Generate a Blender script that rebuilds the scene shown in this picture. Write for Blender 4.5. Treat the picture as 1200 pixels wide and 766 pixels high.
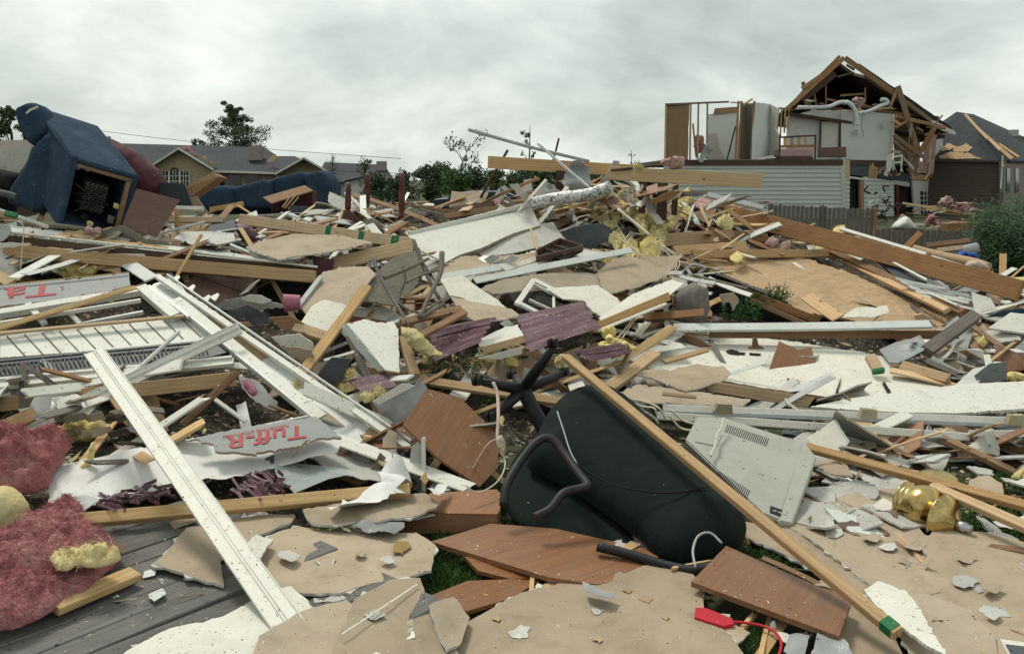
import bpy, bmesh, math, random
from mathutils import Vector, Matrix, noise, geometry
R = math.radians
random.seed(7)
scene = bpy.context.scene
for o in list(bpy.data.objects): bpy.data.objects.remove(o)
# ------------------------------------------------------------------ camera
F, CX, CY, PITCH, EYE = 1000.0, 600.0, 383.0, R(9.8), 1.9
CAM = Vector((0, 0, EYE))
cd = bpy.data.cameras.new('camera'); cam = bpy.data.objects.new('camera', cd)
scene.collection.objects.link(cam); scene.camera = cam
cam.location = CAM; cam.rotation_euler = (R(90) - PITCH, 0, 0)
cd.sensor_width = 36; cd.lens = 30; cd.clip_end = 3000; cd.clip_start = 0.05
# ------------------------------------------------------------------ sky, sun, exposure
SUN_EL, SUN_AZ = R(58), R(-35)
world = bpy.data.worlds.new('World'); scene.world = world; world.use_nodes = True
wt = world.node_tree; wt.nodes.clear()
W = wt.nodes.new; L = wt.links.new
sky = W('ShaderNodeTexSky'); sky.sky_type = 'NISHITA'; sky.sun_disc = False
sky.sun_elevation = SUN_EL; sky.sun_rotation = SUN_AZ; sky.dust_density = 4
tc = W('ShaderNodeTexCoord'); sp = W('ShaderNodeSeparateXYZ'); L(tc.outputs['Generated'], sp.inputs[0])
def wm(op, a, b=None, c=None):
    n = W('ShaderNodeMath'); n.operation = op
    for i, v in enumerate((a, b, c)):
        if v is None: continue
        if isinstance(v, (int, float)): n.inputs[i].default_value = v
        else: L(v, n.inputs[i])
    return n.outputs[0]
zz = wm('ADD', wm('MAXIMUM', sp.outputs[2], 0.0), 0.42)
cb = W('ShaderNodeCombineXYZ'); L(wm('DIVIDE', sp.outputs[0], zz), cb.inputs[0]); L(wm('DIVIDE', sp.outputs[1], zz), cb.inputs[1])
cb.inputs[2].default_value = 3.3
n1 = W('ShaderNodeTexNoise'); n1.inputs['Scale'].default_value = 2.5; n1.inputs['Detail'].default_value = 9; n1.inputs['Roughness'].default_value = .56; n1.inputs['Distortion'].default_value = .25
L(cb.outputs[0], n1.inputs['Vector'])
n2 = W('ShaderNodeTexNoise'); n2.inputs['Scale'].default_value = .8; n2.inputs['Detail'].default_value = 4
L(cb.outputs[0], n2.inputs['Vector'])
mixn = wm('ADD', wm('MULTIPLY', n1.outputs['Fac'], .62), wm('MULTIPLY', n2.outputs['Fac'], .38))
cr = W('ShaderNodeValToRGB'); L(mixn, cr.inputs[0])
e = cr.color_ramp.elements
e[0].position = .37; e[0].color = (.31, .35, .325, 1)
e[1].position = .63; e[1].color = (.66, .70, .635, 1)
m = e.new(.475); m.color = (.43, .475, .445, 1)
m = e.new(.53); m.color = (.51, .55, .515, 1)
mulc = W('ShaderNodeVectorMath'); mulc.operation = 'SCALE'; L(cr.outputs[0], mulc.inputs[0]); mulc.inputs[3].default_value = 10
mx = W('ShaderNodeMixRGB'); mx.inputs[0].default_value = .93; L(sky.outputs[0], mx.inputs[1]); L(mulc.outputs[0], mx.inputs[2])
bg = W('ShaderNodeBackground'); bg.inputs['Strength'].default_value = 0.10; L(mx.outputs[0], bg.inputs[0])
wo = W('ShaderNodeOutputWorld'); L(bg.outputs[0], wo.inputs[0])
sd = bpy.data.lights.new('sun', 'SUN'); sd.energy = 1.5; sd.angle = R(14); sd.color = (1, .96, .86)
so = bpy.data.objects.new('sun', sd); scene.collection.objects.link(so)
sdir = Vector((math.sin(SUN_AZ) * math.cos(SUN_EL), math.cos(SUN_AZ) * math.cos(SUN_EL), math.sin(SUN_EL)))
so.rotation_euler = sdir.to_track_quat('Z', 'Y').to_euler()
vs = scene.view_settings; vs.view_transform = 'Standard'; vs.look = 'None'; vs.gamma = 1; vs.exposure = 0.62; vs.use_curve_mapping = False
scene.render.engine = 'CYCLES'; scene.cycles.max_bounces = 5; scene.cycles.diffuse_bounces = 3
scene.cycles.transparent_max_bounces = 6; scene.cycles.use_denoising = True
# ------------------------------------------------------------------ pixel -> place helpers
fw = Vector((0, math.cos(PITCH), -math.sin(PITCH))); upv = Vector((0, math.sin(PITCH), math.cos(PITCH)))
def ray(px, py): return fw + Vector(((px - CX) / F, 0, 0)) + upv * (-(py - CY) / F)
def pt(px, py, Y):
    d = ray(px, py); return CAM + d * (Y / d.y)
def ptz(px, py, z):
    d = ray(px, py); return CAM + d * ((z - EYE) / d.z)
ROWS = [200, 225, 250, 300, 350, 400, 450, 500, 550, 600, 650, 700, 766, 900]
COLS = {
 -150: [11, 10, 9.0, 7.8, 6.9, 6.4, 5.9, 5.3, 4.8, 4.3, 3.79, 3.37, 2.92, 2.3],
 100: [11, 10, 8.9, 7.7, 6.85, 6.35, 5.85, 5.3, 4.8, 4.3, 3.79, 3.37, 2.92, 2.3],
 350: [14, 12.5, 10.8, 9.0, 7.8, 6.9, 6.2, 5.5, 4.9, 4.34, 3.82, 3.40, 2.95, 2.35],
 450: [14, 12.6, 11.0, 9.3, 8.1, 7.1, 6.3, 5.6, 4.95, 4.4, 3.87, 3.45, 3.0, 2.4],
 600: [14, 13, 12, 10.2, 8.8, 7.7, 6.8, 6.0, 5.3, 4.66, 4.1, 3.64, 3.18, 2.6],
 850: [16, 14.5, 13.2, 11.2, 9.6, 8.2, 7.1, 6.15, 5.35, 4.67, 4.1, 3.64, 3.18, 2.6],
 1100: [20, 18, 15.8, 12.9, 10.6, 8.8, 7.4, 6.3, 5.4, 4.68, 4.11, 3.65, 3.19, 2.6],
 1350: [20, 18, 15.8, 12.9, 10.6, 8.8, 7.4, 6.3, 5.4, 4.68, 4.11, 3.65, 3.19, 2.6]}
CK = sorted(COLS)
def D(px, py):
    px = min(max(px, CK[0]), CK[-1] - 1); py = min(max(py, ROWS[0]), ROWS[-1] - 1)
    i = max(k for k in range(len(CK)) if CK[k] <= px); i = min(i, len(CK) - 2)
    j = max(k for k in range(len(ROWS)) if ROWS[k] <= py); j = min(j, len(ROWS) - 2)
    u = (px - CK[i]) / (CK[i + 1] - CK[i]); v = (py - ROWS[j]) / (ROWS[j + 1] - ROWS[j])
    a, b = COLS[CK[i]], COLS[CK[i + 1]]
    return (a[j] * (1 - u) + b[j] * u) * (1 - v) + (a[j + 1] * (1 - u) + b[j + 1] * u) * v
def ps(px, py, k=0.0): return pt(px, py, D(px, py) - k)
class Plane:
    def __init__(s, p, n):
        s.p = Vector(p); s.n = Vector(n).normalized()
        if s.n.dot(CAM - s.p) < 0: s.n = -s.n
    def hit(s, px, py):
        d = ray(px, py); t = (s.p - CAM).dot(s.n) / d.dot(s.n); return CAM + d * t
def vplane(px1, Y1, px2, Y2):
    a, b = pt(px1, 240, Y1), pt(px2, 240, Y2); d = b - a; d.z = 0
    return Plane(a, Vector((d.y, -d.x, 0)))
def hplane(z): return Plane((0, 0, z), (0, 0, 1))
def fitplane(pxs, Ys):
    # least squares of 1/t over the pixels (a plane is exact in 1/t)
    import numpy as np
    A, b = [], []
    for (x, y), Y in zip(pxs, Ys):
        t = Y / ray(x, y).y; A.append([x / 1000, y / 1000, 1]); b.append(1 / t)
    A = np.array(A); b = np.array(b)
    A2 = np.vstack([A, np.array([[1e-3, 0, 0], [0, 1e-3, 0]])]); b2 = np.concatenate([b, [0, 0]])
    s = np.linalg.lstsq(A2, b2, rcond=None)[0]
    cx = sum(p[0] for p in pxs) / len(pxs); cy = sum(p[1] for p in pxs) / len(pxs)
    def q(x, y):
        it = s[0] * x / 1000 + s[1] * y / 1000 + s[2]; return CAM + ray(x, y) / it
    a, bb, c = q(cx, cy), q(cx + 5, cy), q(cx, cy + 5)
    return Plane(a, (bb - a).cross(c - a))
# ------------------------------------------------------------------ objects
def tag(o, label, cat, group=None, kind=None):
    if label: o['label'] = label
    if cat: o['category'] = cat
    if group: o['group'] = group
    if kind: o['kind'] = kind
    return o
def empty(name, loc, label, cat, group=None):
    o = bpy.data.objects.new(name, None); scene.collection.objects.link(o); o.location = loc; o.empty_display_size = .2
    return tag(o, label, cat, group)
def link(name, verts, faces, mats, M=None, parent=None, fmat=None, smooth=None):
    me = bpy.data.meshes.new(name); me.from_pydata([tuple(v) for v in verts], [], faces)
    for m_ in (mats if isinstance(mats, (list, tuple)) else [mats]): me.materials.append(m_)
    if fmat is not None:
        me.polygons.foreach_set('material_index', fmat)
    if smooth is not None:
        me.polygons.foreach_set('use_smooth', smooth if isinstance(smooth, list) else [smooth] * len(me.polygons))
    me.update()
    o = bpy.data.objects.new(name, me); scene.collection.objects.link(o)
    M = M or Matrix.Identity(4)
    put(o, M, parent); return o
WM = {}
def put(o, M, parent=None):
    # M is the world matrix wanted
    WM[o.name] = M
    if parent:
        o.parent = parent
        PM = WM.get(parent.name, Matrix.Translation(parent.location))
        o.matrix_parent_inverse = PM.inverted()
    o.matrix_basis = M
def frame(origin, x, n):
    n = n.normalized(); x = (x - n * x.dot(n)).normalized(); y = n.cross(x)
    M = Matrix((x, y, n)).transposed().to_4x4(); M.translation = origin; return M
def jagged(pts, step, amp, rnd, hard=()):
    out = []
    n = len(pts)
    for i in range(n):
        a, b = Vector(pts[i]), Vector(pts[(i + 1) % n]); d = b - a; l = d.length
        if l < 1e-6: continue
        m_ = max(1, int(l / step)); pr = Vector((-d.y, d.x)) / l
        h = 0.12 if i in hard else 1.0
        off = 0
        for j in range(m_):
            t = (j + (rnd.uniform(-.3, .3) if 0 < j else 0)) / m_
            off = (rnd.uniform(-.5, .5) * amp * h + (rnd.uniform(-1, 1) * amp * 2.2 * h if rnd.random() < .13 else 0)) + .35 * off if j else 0
            out.append(tuple(a + d * t + pr * off))
    return out
def smooth_closed(pts, sub):
    n = len(pts); out = []
    for i in range(n):
        p0, p1, p2, p3 = [Vector(pts[(i + k - 1) % n]) for k in range(4)]
        for j in range(sub):
            t = j / sub
            out.append(.5 * ((2 * p1) + (p2 - p0) * t + (2 * p0 - 5 * p1 + 4 * p2 - p3) * t * t + (3 * p1 - p0 - 3 * p2 + p3) * t ** 3))
    return out
def smooth_open(pts, sub):
    P = [Vector(p) for p in pts]; P = [2 * P[0] - P[1]] + P + [2 * P[-1] - P[-2]]; out = []
    for i in range(1, len(P) - 2):
        p0, p1, p2, p3 = P[i - 1:i + 3]
        for j in range(sub):
            t = j / sub
            out.append(.5 * ((2 * p1) + (p2 - p0) * t + (2 * p0 - 5 * p1 + 4 * p2 - p3) * t * t + (3 * p1 - p0 - 3 * p2 + p3) * t ** 3))
    out.append(P[-2]); return out
def cdt(poly, gs):
    poly = [Vector((p[0], p[1])) for p in poly]
    xs = [p.x for p in poly]; ys = [p.y for p in poly]
    vs_ = list(poly); n = len(poly)
    if gs:
        x = min(xs) + gs * .5; r = 0
        while x < max(xs):
            y = min(ys) + gs * (.3 if r % 2 else .8)
            while y < max(ys):
                p = Vector((x, y))
                ins = False; md = 1e9
                for i in range(n):
                    a, b = poly[i], poly[(i + 1) % n]
                    if (a.y > y) != (b.y > y) and x < (b.x - a.x) * (y - a.y) / (b.y - a.y) + a.x: ins = not ins
                if ins:
                    for i in range(n):
                        a, b = poly[i], poly[(i + 1) % n]; ab = b - a; L2 = ab.length_squared
                        t = 0 if L2 == 0 else max(0, min(1, (p - a).dot(ab) / L2)); md = min(md, (p - a - ab * t).length)
                    if md > gs * .35: vs_.append(p)
                y += gs
            x += gs; r += 1
    res = geometry.delaunay_2d_cdt(vs_, [(i, (i + 1) % n) for i in range(n)], [], 1, 1e-6)
    V, E, Fc = res[0], res[1], res[2]
    cnt = {}
    out = []
    for f in Fc:
        a, b, c = [V[i] for i in f[:3]]
        if (b - a).cross(c - a) < 0: f = list(reversed(f))
        out.append(tuple(f))
        for i in range(len(f)): cnt[(f[i], f[(i + 1) % len(f)])] = 1
    bd = [(a, b) for (a, b) in cnt if (b, a) not in cnt]
    return V, out, bd
def panel_mesh(poly2, th, gs, warp=None):
    V, Fc, bd = cdt(poly2, gs)
    wf = warp or (lambda x, y: 0.0)
    top = [Vector((v.x, v.y, wf(v.x, v.y))) for v in V]; n = len(top)
    bot = [Vector((v.x, v.y, v.z - th)) for v in top]
    verts = top + bot; faces = list(Fc) + [tuple(i + n for i in reversed(f)) for f in Fc]; fm = [0] * len(Fc) + [1] * len(Fc); sm = [True] * len(faces)
    # separate side verts for hard edges
    for a, b in bd:
        k = len(verts); verts += [top[a], top[b], bot[b], bot[a]]
        faces.append((k + 3, k + 2, k + 1, k)); fm.append(2); sm.append(False)
    return verts, faces, fm, sm
NPN = [0]
def PN(name, label, cat, outline, mats, k=.1, th=.012, jag=0, warp=0, Y=None, plane=None, parent=None, hard=(), gs=None, curl=None, group=None, step=None, xdir=None):
    """a sheet traced round its outline, on its own plane in the pile, with real thickness"""
    NPN[0] += 1; rnd = random.Random(NPN[0] * 13 + 5)
    if plane is None:
        if Y is None: Ys = [D(*p) - k for p in outline]
        elif isinstance(Y, (int, float)): Ys = [Y] * len(outline)
        else: Ys = Y
        plane = fitplane(outline, Ys)
    px = outline
    if jag:
        if name == 'drywall_sheet' and outline[0][1] > 560:
            mx_, my_ = sum(p[0] for p in outline) / len(outline), sum(p[1] for p in outline) / len(outline)
            outline = [(mx_ + (p[0] - mx_) * 1.10, my_ + (p[1] - my_) * 1.10) for p in outline]; step = 6; jag *= .62
        px = jagged(outline, step or max(2.5, jag * 2.2), jag, rnd, hard)
    W3 = [plane.hit(*p) for p in px]
    c = sum(W3, Vector()) / len(W3)
    e0 = plane.hit(*outline[1]) - plane.hit(*outline[0])
    if xdir is not None: e0 = xdir
    M = frame(c, e0, plane.n); Mi = M.inverted()
    p2 = [(Mi @ w).to_2d() for w in W3]
    ext = max(max(p.x for p in p2) - min(p.x for p in p2), max(p.y for p in p2) - min(p.y for p in p2))
    wf = None
    if warp or curl:
        sd_ = rnd.uniform(0, 100)
        def wf(x, y):
            h = 0
            if warp: h += warp * (noise.noise(Vector((x * 2.2 / max(ext, .3), y * 2.2 / max(ext, .3), sd_))) * 1.4 + .35 * noise.noise(Vector((x * 9, y * 9, sd_))))
            if curl: h += curl[0] * (x / ext * 2) ** 2 + curl[1] * (y / ext * 2) ** 2
            return h
        if gs is None: gs = max(ext / 12, .02)
    mats = list(mats) if isinstance(mats, (list, tuple)) else [mats]
    while len(mats) < 3: mats.append(mats[-1])
    v, f, fm, sm = panel_mesh(p2, th, gs, wf)
    o = link(name, v, f, mats, M, parent, fm, sm)
    if name == 'drywall_sheet' and len(p2) > 8 and c.y < 5.2:
        # the chalky core shows as a torn rim where the paper has ripped back
        cc = Vector((sum(p.x for p in p2), sum(p.y for p in p2))) / len(p2); r2 = random.Random(NPN[0])
        q2 = [tuple(p + (p - cc).normalized() * (r2.uniform(-.004, .004) if r2.random() < .9 else r2.uniform(.008, .03))) for p in p2]
        v, f, fm, sm = panel_mesh(jagged(q2, .04, .002, r2), .010, ext / 10, (lambda x, y: (wf(x, y) if wf else 0) - .003))
        link('gypsum_core', v, f, [gyps, greydw, gyps], M, o, fm, sm)
    return tag(o, label, cat, group)
def PILLOW(name, label, cat, outline, mat, k=.1, bulge=.08, back=None, amp=0, nsc=8, Y=None, plane=None, parent=None, sub=4, dens=16, group=None, edge=.5, wisps=0):
    NPN[0] += 1; rnd = random.Random(NPN[0] * 17 + 3)
    if plane is None:
        if Y is None: Ys = [D(*p) - k for p in outline]
        elif isinstance(Y, (int, float)): Ys = [Y] * len(outline)
        else: Ys = Y
        plane = fitplane(outline, Ys)
    px = smooth_closed(outline, sub) if sub > 1 else [Vector(p) for p in outline]
    W3 = [plane.hit(p[0], p[1]) for p in px]; c = sum(W3, Vector()) / len(W3)
    M = frame(c, plane.hit(*outline[1]) - plane.hit(*outline[0]), plane.n); Mi = M.inverted()
    p2 = [(Mi @ w).to_2d() for w in W3]
    ex = max(p.x for p in p2) - min(p.x for p in p2); ey = max(p.y for p in p2) - min(p.y for p in p2)
    gs = max(ex, ey) / dens
    V, Fc, bd = cdt(p2, gs); n = len(V)
    dist = []
    for v in V:
        md = 1e9
        for i in range(len(p2)):
            a, b = p2[i], p2[(i + 1) % len(p2)]; ab = b - a; L2 = ab.length_squared
            t = 0 if L2 == 0 else max(0, min(1, (v - a).dot(ab) / L2)); md = min(md, (v - a - ab * t).length)
        dist.append(md)
    Rm = max(dist) * edge * 2; Rm = max(Rm, 1e-4)
    back = bulge * .4 if back is None else back
    bset = set(a for a, b in bd)
    sd_ = rnd.uniform(0, 99)
    def ns(v, o_): return noise.fractal(Vector((v.x * nsc + sd_, v.y * nsc, o_)), .75, 2.2, 3 if wisps >= 400 else 7)
    top, bot = [], []
    for i, v in enumerate(V):
        q = min(dist[i] / Rm, 1); h = math.sqrt(max(0, 1 - (1 - q) ** 2))
        a = ns(v, 0) * amp if amp else 0
        dx = ns(v, 30) * amp * .6 if amp else 0; dy = ns(v, 60) * amp * .6 if amp else 0
        if amp: a = abs(a) * 1.6 - amp * .5
        top.append(Vector((v.x + dx, v.y + dy, bulge * h + a * (h * .8 + .2))))
        bot.append(Vector((v.x + dx, v.y + dy, (-back * h + (a * .2 if amp else 0)) if i not in bset else top[-1].z)))
    verts = top + bot; idx = list(range(n)) + [i if i in bset else i + n for i in range(n)]
    faces = list(Fc) + [tuple(idx[n + i] for i in reversed(f)) for f in Fc]
    faces = [f for f in faces if len(set(f)) == 3]
    sm = [True] * len(faces)
    for w in range(wisps):
        i = rnd.randrange(n); p = top[i].copy(); d = Vector((rnd.gauss(0, 1), rnd.gauss(0, 1), rnd.gauss(.25, .45))).normalized()
        l = rnd.uniform(.012, .055); wd = Vector((rnd.gauss(0, 1), rnd.gauss(0, 1), rnd.gauss(0, 1))).normalized() * l * .035
        b0 = len(verts); verts += [p - wd, p + wd, p + d * l + wd * rnd.uniform(-2, 2)]; faces.append((b0, b0 + 1, b0 + 2)); sm.append(False)
    o = link(name, verts, faces, mat, M, parent, None, sm)
    return tag(o, label, cat, group)
def boxmesh(L_, W_, T_, rnd, seg=6, bev=.003, bow=0, rough=0, splint=(0, 0)):
    """a sawn board: X along, Y the wide face, Z the thickness, eased edges, slightly bowed"""
    verts, faces = [], []
    b = min(bev, T_ * .25, W_ * .25)
    ring = [(-W_ / 2 + b, T_ / 2), (W_ / 2 - b, T_ / 2), (W_ / 2, T_ / 2 - b), (W_ / 2, -T_ / 2 + b), (W_ / 2 - b, -T_ / 2), (-W_ / 2 + b, -T_ / 2), (-W_ / 2, -T_ / 2 + b), (-W_ / 2, T_ / 2 - b)]
    bz, by = rnd.uniform(-1, 1) * bow, rnd.uniform(-1, 1) * bow * .5
    for s in range(seg + 1):
        t = s / seg; x = (t - .5) * L_; q = 1 - (2 * t - 1) ** 2
        for i, (y, z) in enumerate(ring):
            dx = 0
            if s == 0 and splint[0]: dx = rnd.uniform(0, splint[0])
            if s == seg and splint[1]: dx = -rnd.uniform(0, splint[1])
            verts.append((x + dx, y + by * q + rnd.uniform(-1, 1) * rough, z + bz * q + rnd.uniform(-1, 1) * rough))
    for s in range(seg):
        for i in range(8):
            j = (i + 1) % 8; a = s * 8
            faces.append((a + i, a + 8 + i, a + 8 + j, a + j))
    faces.append(tuple(range(8))); faces.append(tuple(seg * 8 + i for i in reversed(range(8))))
    return verts, faces
def BM(name, label, cat, A, B, w, mat, k=.1, k2=None, th=None, roll=30, Y=None, parent=None, splint=(0, 0), bow=.004, group=None, wm_=None, rough=0, ext=0):
    """a board between two places; w = width of its broad face in photo px, th = thickness in m"""
    NPN[0] += 1; rnd = random.Random(NPN[0] * 19 + 1)
    if Y is None: Pa, Pb = ps(A[0], A[1], k), ps(B[0], B[1], k if k2 is None else k2)
    else:
        Y = Y if isinstance(Y, (list, tuple)) else (Y, Y); Pa, Pb = pt(A[0], A[1], Y[0]), pt(B[0], B[1], Y[1])
    mid = (Pa + Pb) / 2; u = (Pb - Pa).normalized(); v = (CAM - mid).normalized()
    n0 = (v - u * v.dot(u)).normalized(); s = u.cross(n0)
    if s.z < 0: s = -s
    th_ = R(roll); n = n0 * math.cos(th_) + s * math.sin(th_)
    depth = (mid - CAM).dot(fw)
    ww = wm_ if wm_ else w * depth / F
    T = th if th else min(.038, ww * .5)
    L_ = (Pb - Pa).length + ext
    vv, ff = boxmesh(L_, ww, T, rnd, seg=max(3, min(14, int(L_ * 4))), bev=min(.004, T * .2), bow=bow * L_, splint=splint, rough=rough)
    M = frame(mid, u, n)
    o = link(name, vv, ff, mat, M, parent, None, False)
    return tag(o, label, cat, group)
def tube_geo(P, rads, seg=8, cap=True):
    verts, faces = [], []; n = len(P); prev = None
    for i in range(n):
        d = (P[min(i + 1, n - 1)] - P[max(i - 1, 0)]).normalized()
        if prev is None:
            a = Vector((0, 0, 1)) if abs(d.z) < .9 else Vector((1, 0, 0)); x = (a - d * a.dot(d)).normalized()
        else: x = (prev - d * prev.dot(d)).normalized()
        prev = x; y = d.cross(x); r = rads[i] if isinstance(rads, (list, tuple)) else rads
        for j in range(seg):
            t = j * 2 * math.pi / seg; verts.append(P[i] + (x * math.cos(t) + y * math.sin(t)) * r)
    for i in range(n - 1):
        for j in range(seg):
            k_ = (j + 1) % seg; faces.append((i * seg + j, i * seg + k_, i * seg + seg + k_, i * seg + seg + j))
    if cap: faces.append(tuple(reversed(range(seg)))); faces.append(tuple((n - 1) * seg + j for j in range(seg)))
    return verts, faces
def TB(name, label, cat, pts, r, mat, k=.1, Y=None, parent=None, sub=6, seg=8, group=None, rpx=True, r2=None):
    """a tube or cord through photo points; point = (px, py[, k]) ; r in px"""
    P = []
    for i, p in enumerate(pts):
        kk = p[2] if len(p) > 2 else k
        P.append(ps(p[0], p[1], kk) if Y is None else pt(p[0], p[1], (Y[i] if isinstance(Y, (list, tuple)) else Y)))
    c = sum(P, Vector()) / len(P); dep = (c - CAM).dot(fw)
    rr = r * dep / F if rpx else r; rr2 = rr if r2 is None else r2 * dep / F
    Q = smooth_open(P, sub) if len(P) > 2 and sub > 1 else P
    rads = [rr + (rr2 - rr) * i / max(1, len(Q) - 1) for i in range(len(Q))]
    v, f = tube_geo([q - c for q in Q], rads, seg)
    o = link(name, v, f, mat, Matrix.Translation(c), parent, None, [True] * (len(f) - 2) + [False] * 2)
    return tag(o, label, cat, group)
def PRISM(name, label, cat, corners, Ys, depth_vec, mat, parent=None, bev=.01, group=None, seg=2):
    """a box: front quad given by photo corners and depths, pushed back along depth_vec"""
    Q = [pt(x, y, Y) for (x, y), Y in zip(corners, Ys)]; c = sum(Q, Vector()) / len(Q)
    bm = bmesh.new(); a = [bm.verts.new(q - c) for q in Q]; b = [bm.verts.new(q - c + depth_vec) for q in Q]; n = len(Q)
    bm.faces.new(a); bm.faces.new(list(reversed(b)))
    for i in range(n): bm.faces.new((a[i], b[i], b[(i + 1) % n], a[(i + 1) % n]))
    bmesh.ops.recalc_face_normals(bm, faces=bm.faces)
    if bev: bmesh.ops.bevel(bm, geom=list(bm.edges), offset=bev, segments=seg, profile=.5, affect='EDGES')
    me = bpy.data.meshes.new(name); bm.to_mesh(me); bm.free(); me.materials.append(mat)
    if seg > 3:
        for p_ in me.polygons: p_.use_smooth = True
    o = bpy.data.objects.new(name, me); scene.collection.objects.link(o); put(o, Matrix.Translation(c), parent)
    return tag(o, label, cat, group)
def TEXT(s, plane, cpx, hpx, ang, mat, parent, name='printed_letters', flip=False, sx=1.0, off=.004, bold=True, depthoff=0):
    """printed lettering, a real flat mesh lying on its sheet"""
    cu = bpy.data.curves.new('t', 'FONT'); cu.body = s; cu.align_x = 'CENTER'; cu.align_y = 'CENTER'; cu.extrude = .0006
    if bold: cu.offset = .012
    to = bpy.data.objects.new('t', cu); scene.collection.objects.link(to)
    bpy.context.view_layer.update()
    me = bpy.data.meshes.new_from_object(to); bpy.data.objects.remove(to)
    p = plane.hit(*cpx) + plane.n * off; q = plane.hit(cpx[0] + 10 * math.cos(R(ang)), cpx[1] - 10 * math.sin(R(ang))) + plane.n * off
    q2 = plane.hit(cpx[0] - hpx * math.sin(R(ang)), cpx[1] - hpx * math.cos(R(ang))) + plane.n * off
    x = (q - p).normalized(); M = frame(p, x, plane.n)
    h = (q2 - p).length
    S = Matrix.Diagonal((h * 1.3 * sx * (-1 if flip else 1), h * 1.3, .5, 1))
    me.transform(S); me.materials.clear(); me.materials.append(mat)
    o = bpy.data.objects.new(name, me); scene.collection.objects.link(o); put(o, M, parent); return o
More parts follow.
